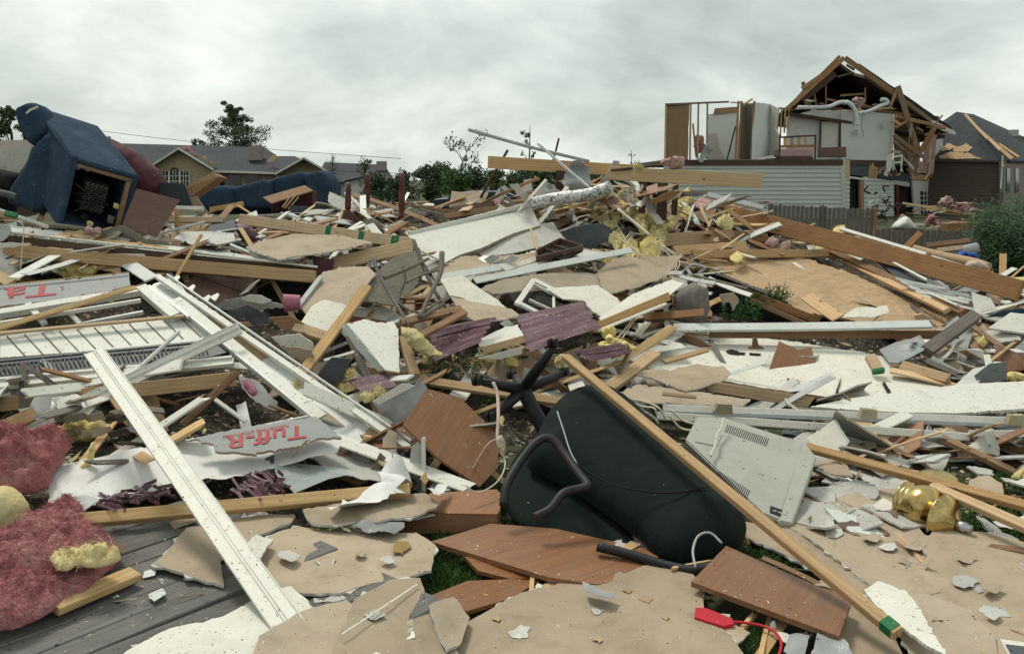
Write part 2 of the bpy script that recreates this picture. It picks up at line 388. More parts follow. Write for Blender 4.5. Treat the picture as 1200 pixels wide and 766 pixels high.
# ------------------------------------------------------------------ materials
def MAT(name, c1, c2=None, stretch=(1, 1, 1), ns=6, rough=.85, bump=.25, bdist=.004, dirt=.35, dcol=(.09, .075, .055), dsc=4, specks=.0, scol=(.02, .018, .015), var=.2, metal=0, spec=.3, detail=6, knots=False, kind=None, contrast=(.3, .7), alpha=None, transl=None, hv=.0):
    m = bpy.data.materials.new(name); m.use_nodes = True; t = m.node_tree; N = t.nodes; t_ = t.links.new
    b = N['Principled BSDF']; b.inputs['Roughness'].default_value = rough; b.inputs['Metallic'].default_value = metal
    b.inputs['Specular IOR Level'].default_value = spec
    c2 = c2 or tuple(x * .72 for x in c1)
    co = N.new('ShaderNodeTexCoord'); oi = N.new('ShaderNodeObjectInfo')
    ad = N.new('ShaderNodeVectorMath'); ad.operation = 'ADD'; t_(co.outputs['Object'], ad.inputs[0])
    sc_ = N.new('ShaderNodeMath'); sc_.operation = 'MULTIPLY'; t_(oi.outputs['Random'], sc_.inputs[0]); sc_.inputs[1].default_value = 37.0
    if kind not in ('brick', 'shingle'): t_(sc_.outputs[0], ad.inputs[1])
    mp = N.new('ShaderNodeMapping'); mp.inputs['Scale'].default_value = stretch; t_(ad.outputs[0], mp.inputs[0])
    def noise_(vec, s, det=detail, r_=.6, dist=0):
        n = N.new('ShaderNodeTexNoise'); n.inputs['Scale'].default_value = s; n.inputs['Detail'].default_value = det; n.inputs['Roughness'].default_value = r_; n.inputs['Distortion'].default_value = dist
        t_(vec, n.inputs['Vector']); return n
    def ramp(src, p0, p1, a, b_):
        r_ = N.new('ShaderNodeValToRGB'); r_.color_ramp.elements[0].position = p0; r_.color_ramp.elements[1].position = p1
        r_.color_ramp.elements[0].color = (*a, 1); r_.color_ramp.elements[1].color = (*b_, 1); t_(src, r_.inputs[0]); return r_.outputs[0]
    def mixc(f, a, b_, bt='MIX'):
        x = N.new('ShaderNodeMixRGB'); x.blend_type = bt
        for i, v in ((0, f), (1, a), (2, b_)):
            if isinstance(v, (int, float)): x.inputs[i].default_value = v
            elif isinstance(v, tuple): x.inputs[i].default_value = (*v, 1)
            else: t_(v, x.inputs[i])
        return x.outputs[0]
    W1, K1 = (1, 1, 1), (0, 0, 0)
    nz = noise_(mp.outputs[0], ns, detail, .65, .3)
    col = ramp(nz.outputs['Fac'], contrast[0], contrast[1], c2, c1); hsrc = nz.outputs['Fac']
    if kind == 'wood':
        wv = N.new('ShaderNodeTexWave'); wv.wave_type = 'BANDS'; wv.bands_direction = 'Y'; wv.inputs['Scale'].default_value = 9; wv.inputs['Distortion'].default_value = 9; wv.inputs['Detail'].default_value = 3; wv.inputs['Detail Scale'].default_value = .35
        m2 = N.new('ShaderNodeMapping'); m2.inputs['Scale'].default_value = (.25, 1.0, 1.0); t_(ad.outputs[0], m2.inputs[0]); t_(m2.outputs[0], wv.inputs['Vector'])
        col = mixc(ramp(wv.outputs['Fac'], .2, .9, K1, (.28, .28, .28)), col, tuple(x * .62 for x in c2))
        vo = N.new('ShaderNodeTexVoronoi'); vo.inputs['Scale'].default_value = 4.2
        m3 = N.new('ShaderNodeMapping'); m3.inputs['Scale'].default_value = (.55, 1, 1); t_(ad.outputs[0], m3.inputs[0]); t_(m3.outputs[0], vo.inputs['Vector'])
        col = mixc(ramp(vo.outputs['Distance'], .035, .085, (.8, .8, .8), K1), col, (.10, .05, .025))
    elif kind == 'osb':
        vo = N.new('ShaderNodeTexVoronoi'); vo.inputs['Scale'].default_value = 26; m2 = N.new('ShaderNodeMapping'); m2.inputs['Scale'].default_value = (.5, 1.3, 1); t_(ad.outputs[0], m2.inputs[0]); t_(m2.outputs[0], vo.inputs['Vector'])
        sx = N.new('ShaderNodeSeparateColor'); t_(vo.outputs['Color'], sx.inputs[0]); col = mixc(ramp(sx.outputs[0], 0, 1, K1, (.55, .55, .55)), col, tuple(x * .6 for x in c1))
    elif kind in ('brick', 'shingle'):
        bt = N.new('ShaderNodeTexBrick'); t_(co.outputs['Object'], bt.inputs['Vector']); bt.inputs['Scale'].default_value = 1
        if kind == 'brick': bt.inputs['Brick Width'].default_value = .22; bt.inputs['Row Height'].default_value = .075; bt.inputs['Mortar Size'].default_value = .009
        else: bt.inputs['Brick Width'].default_value = .45; bt.inputs['Row Height'].default_value = .17; bt.inputs['Mortar Size'].default_value = .014
        bt.inputs['Color1'].default_value = (*c1, 1); bt.inputs['Color2'].default_value = (*c2, 1); bt.inputs['Mortar'].default_value = (*(tuple(x * .8 + .1 for x in c1) if kind == 'brick' else tuple(x * .5 for x in c2)), 1)
        col = mixc(.35, bt.outputs['Color'], col)
    if dirt:
        d1 = noise_(ad.outputs[0], dsc, 8, .7, .4)
        col = mixc(ramp(d1.outputs['Fac'], .48, .72, K1, (dirt, dirt, dirt)), col, dcol)
    if specks:
        d2 = noise_(ad.outputs[0], 38, 4, .6)
        col = mixc(ramp(d2.outputs['Fac'], .66 - specks * .1, .70 - specks * .1, K1, (.85, .85, .85)), col, scol)
    hs = N.new('ShaderNodeHueSaturation'); t_(col, hs.inputs['Color'])
    mr = N.new('ShaderNodeMapRange'); t_(oi.outputs['Random'], mr.inputs[0]); mr.inputs[3].default_value = 1 - var; mr.inputs[4].default_value = 1 + var * .6; t_(mr.outputs[0], hs.inputs['Value'])
    mr2 = N.new('ShaderNodeMapRange'); fr = N.new('ShaderNodeMath'); fr.operation = 'FRACT'; t_(sc_.outputs[0], fr.inputs[0]); t_(fr.outputs[0], mr2.inputs[0]); mr2.inputs[3].default_value = 1 - var * .8; mr2.inputs[4].default_value = 1 + var * .3; t_(mr2.outputs[0], hs.inputs['Saturation'])
    t_(hs.outputs[0], b.inputs['Base Color'])
    if bump:
        bp = N.new('ShaderNodeBump'); bp.inputs['Strength'].default_value = bump; bp.inputs['Distance'].default_value = bdist; t_(hsrc, bp.inputs['Height']); t_(bp.outputs[0], b.inputs['Normal'])
    if alpha is not None: b.inputs['Alpha'].default_value = alpha
    if transl: b.inputs['Subsurface Weight'].default_value = transl; b.inputs['Subsurface Radius'].default_value = (.02, .015, .01); b.inputs['Subsurface Scale'].default_value = .5
    return m
wood = dict(stretch=(1.2, 22, 22), ns=3.2, kind='wood', bump=.35)
pine = MAT('pine_lumber', (.60, .40, .21), (.46, .28, .13), **wood, dirt=.3, dcol=(.16, .12, .08), var=.28)
pine_lt = MAT('fresh_pine', (.66, .47, .26), (.52, .34, .16), **wood, dirt=.22, dcol=(.22, .17, .11), var=.2)
pine_dk = MAT('stained_lumber', (.36, .20, .095), (.24, .125, .06), **wood, dirt=.4, dcol=(.07, .05, .035), var=.28)
oldwood = MAT('weathered_wood', (.20, .175, .15), (.11, .095, .08), **wood, dirt=.4, dcol=(.05, .045, .04), var=.25)
deckwood = MAT('grey_deck_wood', (.19, .18, .165), (.09, .085, .08), stretch=(.8, 30, 30), ns=3.5, kind=None, bump=.6, dirt=.55, dcol=(.05, .047, .043), dsc=2.2, specks=.25, var=.25)
woodend = pine
brownlam = MAT('brown_laminate', (.27, .115, .042), (.18, .072, .026), stretch=(1, 16, 16), ns=3, kind=None, bump=.08, rough=.42, spec=.45, dirt=.5, dcol=(.22, .13, .08), dsc=5, specks=-.15, scol=(.45, .38, .28), var=.12)
darklam = MAT('dark_laminate', (.15, .075, .05), (.10, .05, .032), stretch=(1, 14, 14), ns=3, bump=.08, rough=.4, spec=.45, dirt=.4, dcol=(.18, .12, .09), specks=-.15, scol=(.4, .35, .3), var=.1)
whitep = MAT('white_painted_trim', (.69, .68, .61), (.61, .59, .52), ns=5, rough=.55, bump=.08, dirt=.42, dcol=(.33, .29, .22), dsc=5, specks=.22, scol=(.20, .16, .10), var=.12)
whitedw = MAT('white_drywall_face', (.66, .64, .56), (.58, .56, .48), ns=7, rough=.9, bump=.12, dirt=.38, dcol=(.40, .35, .26), dsc=3.5, specks=.3, scol=(.25, .19, .12), var=.12)
greydw = MAT('grey_drywall_back', (.50, .49, .45), (.42, .41, .37), ns=7, rough=.9, bump=.15, dirt=.35, dcol=(.25, .22, .17), specks=.2, var=.15)
tandw = MAT('brown_drywall_paper', (.43, .345, .25), (.355, .28, .20), ns=2.6, rough=.95, bump=.3, dirt=.55, dcol=(.20, .155, .105), dsc=4, specks=-.25, scol=(.55, .50, .42), var=.14)
gyps = MAT('crumbled_gypsum', (.62, .60, .55), (.42, .40, .36), ns=60, rough=1, bump=.8, bdist=.004, dirt=.3, var=.1)
siding = MAT('white_vinyl_siding', (.58, .60, .565), (.52, .54, .505), ns=3, rough=.45, bump=.05, dirt=.35, dcol=(.36, .33, .27), dsc=4, specks=.15, var=.15)
osb = MAT('plywood_sheet', (.50, .35, .20), (.38, .25, .135), stretch=(1, 3, 1), ns=3, kind='osb', rough=.9, bump=.25, dirt=.45, dcol=(.18, .12, .075), dsc=2.5, specks=.3, scol=(.10, .07, .05), var=.12)
sheath = MAT('grey_foil_sheathing', (.21, .222, .215), (.175, .187, .18), ns=9, rough=.6, bump=.12, dirt=.35, dcol=(.28, .26, .21), specks=.15, var=.1, spec=.5)
redink = MAT('red_print', (.40, .014, .022), (.33, .012, .018), ns=14, dirt=.25, dcol=(.3, .2, .19), rough=.6, bump=0, var=0)
blackink = MAT('black_print', (.015, .015, .018), dirt=0, bump=0, var=0)
wrap = MAT('white_house_wrap', (.74, .73, .70), (.62, .61, .58), ns=4, rough=.55, bump=.4, bdist=.01, dirt=.4, dcol=(.36, .33, .27), var=.08)
insY = MAT('yellow_insulation', (.82, .70, .34), (.66, .53, .21), ns=60, rough=1, bump=1, bdist=.012, dirt=.35, dcol=(.40, .31, .14), var=.22, spec=.05)
insP = MAT('pink_insulation', (.47, .20, .205), (.32, .12, .125), ns=60, rough=1, bump=1, bdist=.014, dirt=.7, dcol=(.56, .36, .33), dsc=7, var=.15, spec=.05)
insL = MAT('pale_pink_insulation', (.62, .40, .37), (.46, .26, .25), ns=60, rough=1, bump=1, bdist=.014, dirt=.3, var=.15, spec=.05)
bluef = MAT('blue_fabric', (.036, .062, .100), (.021, .038, .064), ns=70, rough=.95, bump=.5, bdist=.003, dirt=.3, dcol=(.11, .15, .21), dsc=5, specks=-.2, scol=(.3, .32, .34), var=.04, spec=.1)
blackf = MAT('dark_green_chair_fabric', (.0095, .0165, .0145), (.006, .0105, .0095), ns=90, rough=.92, bump=.7, bdist=.003, dirt=.5, dcol=(.019, .024, .021), specks=-.5, scol=(.3, .28, .24), var=0, spec=.15)
blackp = MAT('black_plastic', (.009, .010, .011), (.006, .007, .008), ns=30, rough=.6, bump=.1, dirt=.25, dcol=(.07, .065, .055), var=.05, spec=.4)
darkin = MAT('dark_lining_and_void', (.02, .018, .016), (.01, .009, .008), ns=20, rough=1, bump=.5, dirt=.3, dcol=(.08, .065, .05), var=.1)  # lining tone, also the colour that paints shaded voids black
maroon = MAT('maroon_upholstery', (.085, .018, .022), (.05, .011, .014), ns=20, rough=.7, dirt=.2, dcol=(.12, .06, .05), var=.05)
redwood = MAT('dark_cherry_wood', (.12, .028, .022), (.07, .016, .013), stretch=(1, 1, .2), ns=12, rough=.35, dirt=.2, spec=.5, var=.1)
purple = MAT('purple_blind_slats', (.135, .055, .08), (.085, .034, .05), ns=8, rough=.5, dirt=.4, dcol=(.36, .26, .24), specks=.2, scol=(.5, .4, .25), var=.15)
slate = MAT('slate_blue_shutter', (.024, .031, .038), (.016, .021, .027), ns=12, rough=.5, dirt=.3, dcol=(.13, .12, .10), specks=.1, scol=(.4, .35, .2), var=.05)
slatepiece = MAT('slate_grey_scrap', (.075, .085, .095), (.05, .058, .066), ns=12, rough=.7, dirt=.3, var=.2)
brass = MAT('polished_brass', (.60, .45, .20), (.46, .33, .12), ns=5, rough=.24, metal=1, bump=.12, bdist=.01, dirt=.7, dcol=(.14, .10, .05), dsc=9, var=0)
chrome = MAT('bare_metal', (.55, .55, .55), (.42, .42, .42), ns=5, rough=.3, metal=1, dirt=.2, var=0)
beige = MAT('beige_computer_plastic', (.40, .40, .345), (.37, .37, .32), ns=40, rough=.5, bump=.05, bdist=.001, dirt=.5, dcol=(.27, .24, .18), specks=.08, var=0)
brickT = MAT('tan_brick', (.45, .35, .23), (.32, .245, .16), kind='brick', ns=5, dirt=.2, var=0)
brickD = MAT('dark_brown_brick', (.115, .088, .066), (.075, .058, .045), kind='brick', ns=5, dirt=.2, var=0)
brickG = MAT('pinkish_grey_brick', (.26, .21, .19), (.18, .145, .13), kind='brick', ns=5, dirt=.2, var=0)
shing = MAT('charcoal_shingles', (.040, .048, .054), (.024, .030, .035), kind='shingle', ns=4, dirt=.3, dcol=(.10, .10, .10), var=0)
shingb = MAT('brown_shingles', (.13, .10, .08), (.08, .06, .05), kind='shingle', ns=4, dirt=.3, var=0)
vsid = MAT('pale_lap_siding', (.50, .52, .48), (.45, .47, .43), ns=1.2, rough=.5, bump=0, dirt=.25, dcol=(.30, .28, .23), dsc=1, var=.04)
plaster = MAT('pale_interior_wall', (.66, .68, .65), (.58, .60, .57), ns=1.5, rough=.9, dirt=.2, dcol=(.38, .34, .29), dsc=1.5, var=.06)
brownsh = MAT('brown_sheathing', (.31, .20, .115), (.25, .16, .09), ns=2, rough=.9, dirt=.2, var=.05)
darkattic = MAT('old_attic_boards', (.095, .060, .042), (.06, .038, .027), stretch=(.5, 8, 1), ns=3, dirt=.2, var=.1)
leafD = MAT('dark_foliage', (.065, .115, .038), (.035, .065, .022), ns=1.5, rough=.7, bump=0, dirt=.0, var=.3, contrast=(.35, .65))
leafM = MAT('mid_foliage', (.075, .115, .038), (.035, .062, .02), ns=1.5, rough=.7, bump=0, dirt=.0, var=.25, contrast=(.35, .65))
leafS = MAT('shrub_foliage', (.045, .12, .032), (.02, .06, .015), ns=5, rough=.6, bump=0, dirt=.0, var=.2, contrast=(.3, .7))
bark = MAT('bark', (.10, .085, .07), (.06, .05, .042), stretch=(6, 6, 1), ns=4, dirt=.2, var=.2)
grassm = MAT('grass_blades', (.075, .16, .035), (.035, .085, .018), ns=9, rough=.7, bump=0, dirt=.15, dcol=(.19, .16, .07), var=0)
lawn = MAT('lawn_ground', (.052, .072, .026), (.038, .040, .022), ns=2.2, rough=1, bump=.6, bdist=.03, dirt=.75, dcol=(.075, .058, .038), dsc=1.6, specks=.3, scol=(.22, .19, .13), var=0)
mound = MAT('crushed_debris', (.14, .115, .085), (.03, .025, .02), ns=11, rough=1, bump=1, bdist=.06, dirt=.5, dcol=(.16, .125, .085), dsc=14, specks=.7, scol=(.40, .35, .27), var=0, contrast=(.4, .75))
concrete = MAT('old_concrete', (.20, .18, .155), (.12, .11, .095), ns=18, rough=1, bump=1, bdist=.01, dirt=.4, var=.1)
cordw = MAT('cream_cable', (.62, .55, .40), (.52, .45, .32), ns=20, rough=.5, bump=0, dirt=.2, dcol=(.3, .24, .15), var=.1)
pinkcord = MAT('pinkish_cord', (.66, .50, .42), ns=20, rough=.5, bump=0, dirt=.2, var=.1)
redp = MAT('red_plastic', (.50, .012, .03), (.42, .01, .022), ns=10, rough=.35, dirt=.15, var=0)
greenp = MAT('green_paint_marking', (.018, .17, .062), (.012, .11, .04), ns=25, rough=.6, dirt=.25, dcol=(.35, .25, .14), var=0)
bluet = MAT('blue_tarp', (.025, .07, .33), ns=10, rough=.5, bump=.3, dirt=.1, var=0)
greyc = MAT('grey_plastic_bag', (.36, .37, .37), (.26, .27, .28), ns=7, rough=.35, bump=.5, bdist=.02, dirt=.2, var=.1)
pipeg = MAT('grey_pipe', (.42, .44, .43), (.34, .36, .36), stretch=(1, 1, 1), ns=8, rough=.45, dirt=.35, dcol=(.3, .26, .2), var=.12)
foil = MAT('foil_duct', (.70, .70, .68), (.10, .10, .10), ns=26, rough=.45, metal=.35, bump=1, bdist=.01, dirt=.15, var=.05, contrast=(.38, .55))
ductw = MAT('white_flexible_duct', (.68, .70, .70), (.52, .54, .54), ns=9, rough=.4, bump=.6, bdist=.02, dirt=.15, var=.05)
winglass = MAT('dark_window_glass', (.03, .038, .045), rough=.08, bump=0, dirt=0, var=0, spec=.6)
pinkp = MAT('pink_plastic', (.42, .14, .20), rough=.5, dirt=.2, var=0)
carp = MAT('dark_blue_car_paint', (.012, .022, .040), rough=.25, bump=0, dirt=.1, spec=.6, var=0)
redl = MAT('red_tail_lamp_plastic', (.45, .01, .03), rough=.25, bump=0, dirt=0, var=0)
rubber = MAT('tyre_rubber', (.012, .012, .012), rough=.8, dirt=.2, var=0)
carpet = MAT('olive_carpet_back', (.22, .20, .15), (.15, .135, .10), ns=30, rough=1, bump=.6, dirt=.3, var=.1)
clearp = bpy.data.materials.new('clear_plastic_film'); clearp.use_nodes = True
_b = clearp.node_tree.nodes['Principled BSDF']; _b.inputs['Base Color'].default_value = (.55, .62, .60, 1); _b.inputs['Roughness'].default_value = .18; _b.inputs['Alpha'].default_value = .38
DW_T = [tandw, greydw, gyps]; DW_W = [whitedw, tandw, gyps]; DW_G = [greydw, tandw, gyps]
# ================================================================== ground, debris mound
def grid_ground():
    verts, faces = [], []
    xs = [-600, -300, -150, -80] + [-50 + i * 4 for i in range(26)] + [80, 150, 300, 600]
    ys = [-60, -10, -4] + [i * .8 for i in range(36)] + [32 + i * 6 for i in range(14)] + [140, 200, 320, 600, 1500]
    for y in ys:
        for x in xs:
            z = noise.noise(Vector((x * .12, y * .12, 2))) * .03 * min(1, max(0, y) / 4)
            verts.append((x, y, z - (.02 if y < 30 else 0)))
    nx = len(xs)
    for j in range(len(ys) - 1):
        for i in range(nx - 1):
            a = j * nx + i; faces.append((a, a + 1, a + 1 + nx, a + nx))
    o = link('lawn', verts, faces, lawn, smooth=True); tag(o, None, None, kind='structure')
grid_ground()
def mound_mesh():
    cols = list(range(-900, 2101, 12))
    def row0(c):
        T = [(-900, 262), (150, 262), (390, 250), (560, 243), (700, 240), (820, 246), (900, 262), (1000, 288), (1190, 338), (1400, 352), (2200, 352)]
        for (a, p), (b, q) in zip(T, T[1:]):
            if a <= c <= b: return p + (q - p) * (c - a) / (b - a)
        return 250
    verts, faces = [], []
    for c in cols:
        # behind the crest the heap falls away to the lawn
        r0 = row0(c)
        rows = [r0 + (700 - r0) * (i / 66) for i in range(67)]
        top = pt(c, r0, D(c, r0) + .35)
        sx = (c - CX) / F
        for q, dz in ((7, 0.0), (4.5, .35), (2.2, .75)):
            Y = top.y + q; z = max(-.15, top.z * dz * (1 + .3 * noise.noise(Vector((c * .01, q, 5)))))
            verts.append(Vector((sx * Y, Y, z)))
        for r in rows:
            p = pt(c, r, D(c, r) + .30); a = .11 * noise.fractal(Vector((p.x * 1.6, p.y * 1.6, 1)), 1, 2, 4)
            p.z += a; p.z = max(p.z, -.3); verts.append(p)
    n = len(rows) + 3
    for i in range(len(cols) - 1):
        for j in range(n - 1):
            a = i * n + j; faces.append((a, a + 1, a + n + 1, a + n))
    o = link('debris_mound', verts, faces, mound, smooth=True); tag(o, 'dark crushed debris and soil heaped under the wreckage', 'debris', kind='stuff')
mound_mesh()
# ------------------------------------------------------------------ grey deck at lower left
def deck():
    z = .15; A, B = ptz(0, 756, z), ptz(232, 670, z); u = (B - A).normalized(); w = Vector((-u.y, u.x, 0))
    root = empty('wooden_deck', A, 'weathered grey plank deck half buried at the lower left', 'deck')
    rnd = random.Random(3); pitch = .148
    for i in range(-7, 6):
        for (s, e_) in (((-.9, 1.0), (1.008, 1.36)) if i % 2 else ((-.9, 1.36 + (i % 3) * .01),)):
            L_ = e_ - s
            v, f = boxmesh(L_, .14, .032, rnd, seg=8, bev=.004, bow=.004)
            c = A + u * (s + L_ / 2) + w * (i * pitch + pitch * .46) - Vector((0, 0, .016 + rnd.uniform(0, .004)))
            M = frame(c, u, Vector((rnd.uniform(-.012, .012), rnd.uniform(-.012, .012), 1)))
            link('deck_board', v, f, deckwood, M, root)
    for k_ in (-.6, .4, 1.005, 1.3):
        v, f = boxmesh(2.6, .09, .038, rnd, seg=2); c = A + u * k_ + w * .15 - Vector((0, 0, .085))
        link('joist', v, f, oldwood, frame(c, w, u), root)
deck()
# ================================================================== helpers for far walls
def wallp(name, outline, plane, mat, th=.15, parent=None, label=None):
    o = PN(name, None, None, outline, mat, plane=plane, th=th, parent=parent, xdir=Vector((plane.n.y, -plane.n.x, 0)) * -1 if abs(plane.n.z) < .5 else None)
    if label: o['label'] = label
    return o
def lap(name, outline, plane, mat, parent, rise=.21):
    """lap siding: courses that each lean out over the one below, cut to a convex outline"""
    P3 = [plane.hit(*p) for p in outline]; c = sum(P3, Vector()) / len(P3); x = Vector((-plane.n.y, plane.n.x, 0)).normalized()
    if x.x < 0: x = -x
    M = frame(c, x, plane.n); Mi = M.inverted(); P2 = [(Mi @ p).to_2d() for p in P3]
    y0, y1 = min(p.y for p in P2), max(p.y for p in P2); verts, faces = [], []
    def span(y):
        xs = []
        for i in range(len(P2)):
            a, b = P2[i], P2[(i + 1) % len(P2)]
            if (a.y - y) * (b.y - y) <= 0 and a.y != b.y: xs.append(a.x + (b.x - a.x) * (y - a.y) / (b.y - a.y))
        return (min(xs), max(xs)) if len(xs) >= 2 else None
    y = y0
    while y < y1 - .02:
        yt = min(y + rise, y1); sa, sb = span(y + .005), span(yt - .005)
        if sa and sb:
            k_ = len(verts); o_ = .055
            verts += [(sa[0], y, o_), (sa[1], y, o_), (sb[1], yt, .004), (sb[0], yt, .004), (sa[0], y, 0), (sa[1], y, 0)]
            faces += [(k_, k_ + 1, k_ + 2, k_ + 3), (k_ + 4, k_ + 5, k_ + 1, k_), (k_ + 1, k_ + 5, k_ + 2), (k_ + 4, k_, k_ + 3)]
        y = yt
    k_ = len(verts); verts += [(p.x, p.y, -.08) for p in P2]; faces.append(tuple(range(k_, k_ + len(P2))))
    return link(name, verts, faces, mat, M, parent)
def bgp(plane, px, py): return plane.hit(px, py)
# ================================================================== wrecked two-storey house, right
def wrecked_house():
    FP = vplane(775, 42.6, 985, 42)           # facade turned to us
    SP = vplane(985, 42, 1110, 49)            # side wall running away to the right
    root = empty('wrecked_house', FP.hit(985, 262), 'two storey house torn open, pale siding below and bare rooms above', 'house')
    r = root
    lap('siding_wall', [(778, 189.5), (985, 188), (988, 266), (774, 268)], FP, vsid, r)
    wallp('corner_board', [(984.5, 186), (990, 187), (992, 266), (988, 266)], Plane(FP.hit(987, 220) + Vector((0, -.06, 0)), FP.n), vsid, .05, r)
    # floor of the upper rooms, with its dark rim
    zf = FP.hit(985, 187).z
    q = [FP.hit(779, 187), FP.hit(986, 187), SP.hit(1100, 187), SP.hit(1100, 187) + Vector((-2, 4, 0)), FP.hit(779, 187) + Vector((0, 9, 0))]
    vv = [Vector((p.x, p.y - (.12 if i < 2 else 0), zf)) for i, p in enumerate(q)]; bb = [v - Vector((0, 0, .26)) for v in vv]
    n = 5; link('upper_floor', vv + bb, [tuple(range(n)), tuple(n + i for i in reversed(range(n)))] + [(i, i + n, (i + 1) % n + n, (i + 1) % n) for i in range(n)], darkattic, parent=r)
    # side wall at ground level
    def S(off): return Plane(SP.p + SP.n * off, SP.n)
    lap('siding_wall', [(989, 208), (995, 208), (995, 266), (991, 266)], S(0), vsid, r)
    lap('siding_wall', [(1012, 207), (1047, 212), (1047, 263), (1012, 266)], S(0), vsid, r)
    wallp('sheathing_strip', [(991, 186), (1021, 193), (1021, 207), (991, 204.5)], S(-.02), slatepiece, .05, r)
    wallp('sheathing_strip', [(1030, 198), (1066, 204), (1066, 213), (1030, 208)], S(-.02), slatepiece, .05, r)
    wallp('plywood_strip', [(988.5, 186), (996, 188), (996, 214), (989, 206)], S(.03), pine, .05, r)
    wallp('plywood_strip', [(1019, 193), (1029, 196), (1028, 208), (1023, 212), (1018, 211)], S(.03), pine, .05, r)
    wallp('plywood_strip', [(1068, 203), (1092, 206), (1092, 213), (1068, 210)], S(.03), pine_lt, .05, r)
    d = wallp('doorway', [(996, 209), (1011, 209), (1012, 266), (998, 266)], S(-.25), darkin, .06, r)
    wallp('door_casing', [(995, 206.5), (1014, 209), (1014, 211), (995, 209)], S(.05), whitep, .05, r)
    wallp('door_jamb', [(1008, 210), (1012, 210.5), (1013, 266), (1009, 266)], S(.03), pine_dk, .12, r)
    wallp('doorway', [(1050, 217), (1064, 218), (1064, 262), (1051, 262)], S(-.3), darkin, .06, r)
    wallp('door_jamb', [(1050, 216), (1054, 216.5), (1054, 262), (1051, 262)], S(.02), redwood, .1, r)
    wallp('corner_trim', [(1047, 211), (1066, 213.5), (1066, 219), (1047, 216)], S(.02), vsid, .08, r)
    wallp('white_wall', [(1069, 211), (1092, 213), (1093, 262), (1073, 262)], S(0), wrap, .1, r)
    w = wallp('window', [(1079, 224), (1090, 225), (1090, 252), (1080, 252)], S(.03), winglass, .04, r)
    for a in (1082.6, 1086.2):
        wallp('muntin', [(a, 224), (a + .8, 224), (a + .8, 252), (a, 252)], S(.06), whitep, .02, w)
    for b_ in (229, 234.5, 240, 246):
        wallp('muntin', [(1079, b_), (1090, b_), (1090, b_ + .9), (1079, b_ + .9)], S(.062), whitep, .02, w)
    wallp('corner_post', [(1092, 158), (1105, 160), (1103, 225), (1099, 262), (1092, 262)], S(.15), vsid, .35, r)
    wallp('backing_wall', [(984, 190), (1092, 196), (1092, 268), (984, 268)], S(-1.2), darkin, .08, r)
    # upper rooms
    def P(off): return Plane(FP.p + Vector((0, off, 0)), FP.n)
    wallp('brown_sheathing', [(781, 123), (790, 122.6), (808, 121), (807.6, 140), (806.6, 152), (807, 166), (806, 187.5), (778, 188)], P(-.02), brownsh, .03, r)
    for x in (779.5, 817.5, 828, 808.5):
        BM('stud', None, None, (x, 187), (x + 1, 121), 2.2, pine, Y=42.5, th=.06, roll=0, parent=r)
    BM('top_plate', None, None, (780, 122.5), (854, 119.5), 2.2, oldwood, Y=42.5, th=.1, roll=0, parent=r)
    BM('stud', None, None, (812, 145), (816, 185), 2, pine, Y=42.9, roll=0, parent=r)
    wallp('inner_wall', [(829, 134), (866, 130), (866, 195), (829, 195)], P(3.2), plaster, .1, r)
    wallp('inner_wall', [(838, 127), (866, 125), (866, 131), (836, 134)], P(3.1), brownsh, .1, r)
    wallp('drywall_sheet', [(829, 157), (841, 156), (843, 172), (850, 187), (828, 187)], P(1.2), greydw, .03, r)
    BM('brace', None, None, (852, 187), (862, 148), 1.6, darkin, Y=43.3, roll=0, parent=r)
    for x in (864, 867.5, 882.5):
        BM('stud', None, None, (x - 2, 187), (x + 1.5, 118.5), 2.6, pine_dk, Y=42.4, th=.09, roll=0, parent=r)
    wallp('closet_back', [(868, 121), (883, 121), (881, 187), (865, 187)], P(.7), carpet, .06, r)
    for x in (871.5, 876.5):
        BM('stud', None, None, (x - 2, 187), (x, 121), 1.2, oldwood, Y=42.9, th=.09, roll=0, parent=r)
    PN('inner_wall', None, None, [(885, 120), (902, 122), (902, 193), (883, 193)], plaster, Y=[42.3, 44.4, 44.4, 42.3], th=.1, parent=r)
    PN('inner_wall', None, None, [(902, 122), (912, 127), (908, 150), (913, 160), (911, 190), (900, 193)], whitep, Y=[44.4, 43.6, 43.6, 43.6, 43.6, 44.4], th=.1, parent=r)
    BM('top_plate', None, None, (856, 120), (880, 122), 1.6, pine, Y=42.4, roll=0, parent=r)
    BM('top_plate', None, None, (871, 123), (882, 116), 2.2, pine_lt, Y=42.3, roll=0, parent=r)
    for x in (911, 915, 919.5, 924):
        BM('stud', None, None, (x - .5, 164 - (x - 911)), (x + 1, 126), 2, pine, Y=45.0, th=.09, roll=0, parent=r)
    BM('top_plate', None, None, (908, 126), (930, 129), 2.2, pine_dk, Y=45.0, roll=0, parent=r)
    wallp('inner_wall', [(922, 137), (950, 130), (986, 128), (986, 195), (922, 195)], P(3.4), plaster, .1, r)
    wallp('inner_wall', [(986, 128), (1048, 134), (1044, 200), (1015, 198), (986, 195)], P(3.0), plaster, .1, r)
    wallp('wall_edge', [(1046.5, 134), (1049, 134), (1045.5, 193), (1043.5, 193)], P(2.85), whitep, .12, r)
    dr = wallp('inner_door', [(963, 143), (984, 142), (982, 173), (962, 173)], P(3.2), whitep, .05, r)
    for o_ in ([(961, 141), (986, 140.5), (986, 142), (961, 142.8)], [(961, 141), (963, 141), (962, 173), (960, 173)], [(984, 141), (986, 141), (984.5, 173), (982.5, 173)]):
        wallp('door_frame', o_, P(3.1), darkattic, .06, dr)
    # attic and roof
    ridge = pt(989, 70, 44.6); back = Vector((2.2, 9.5, 0)); le, re = pt(922, 128, 44.8), pt(1113, 155, 44.8)
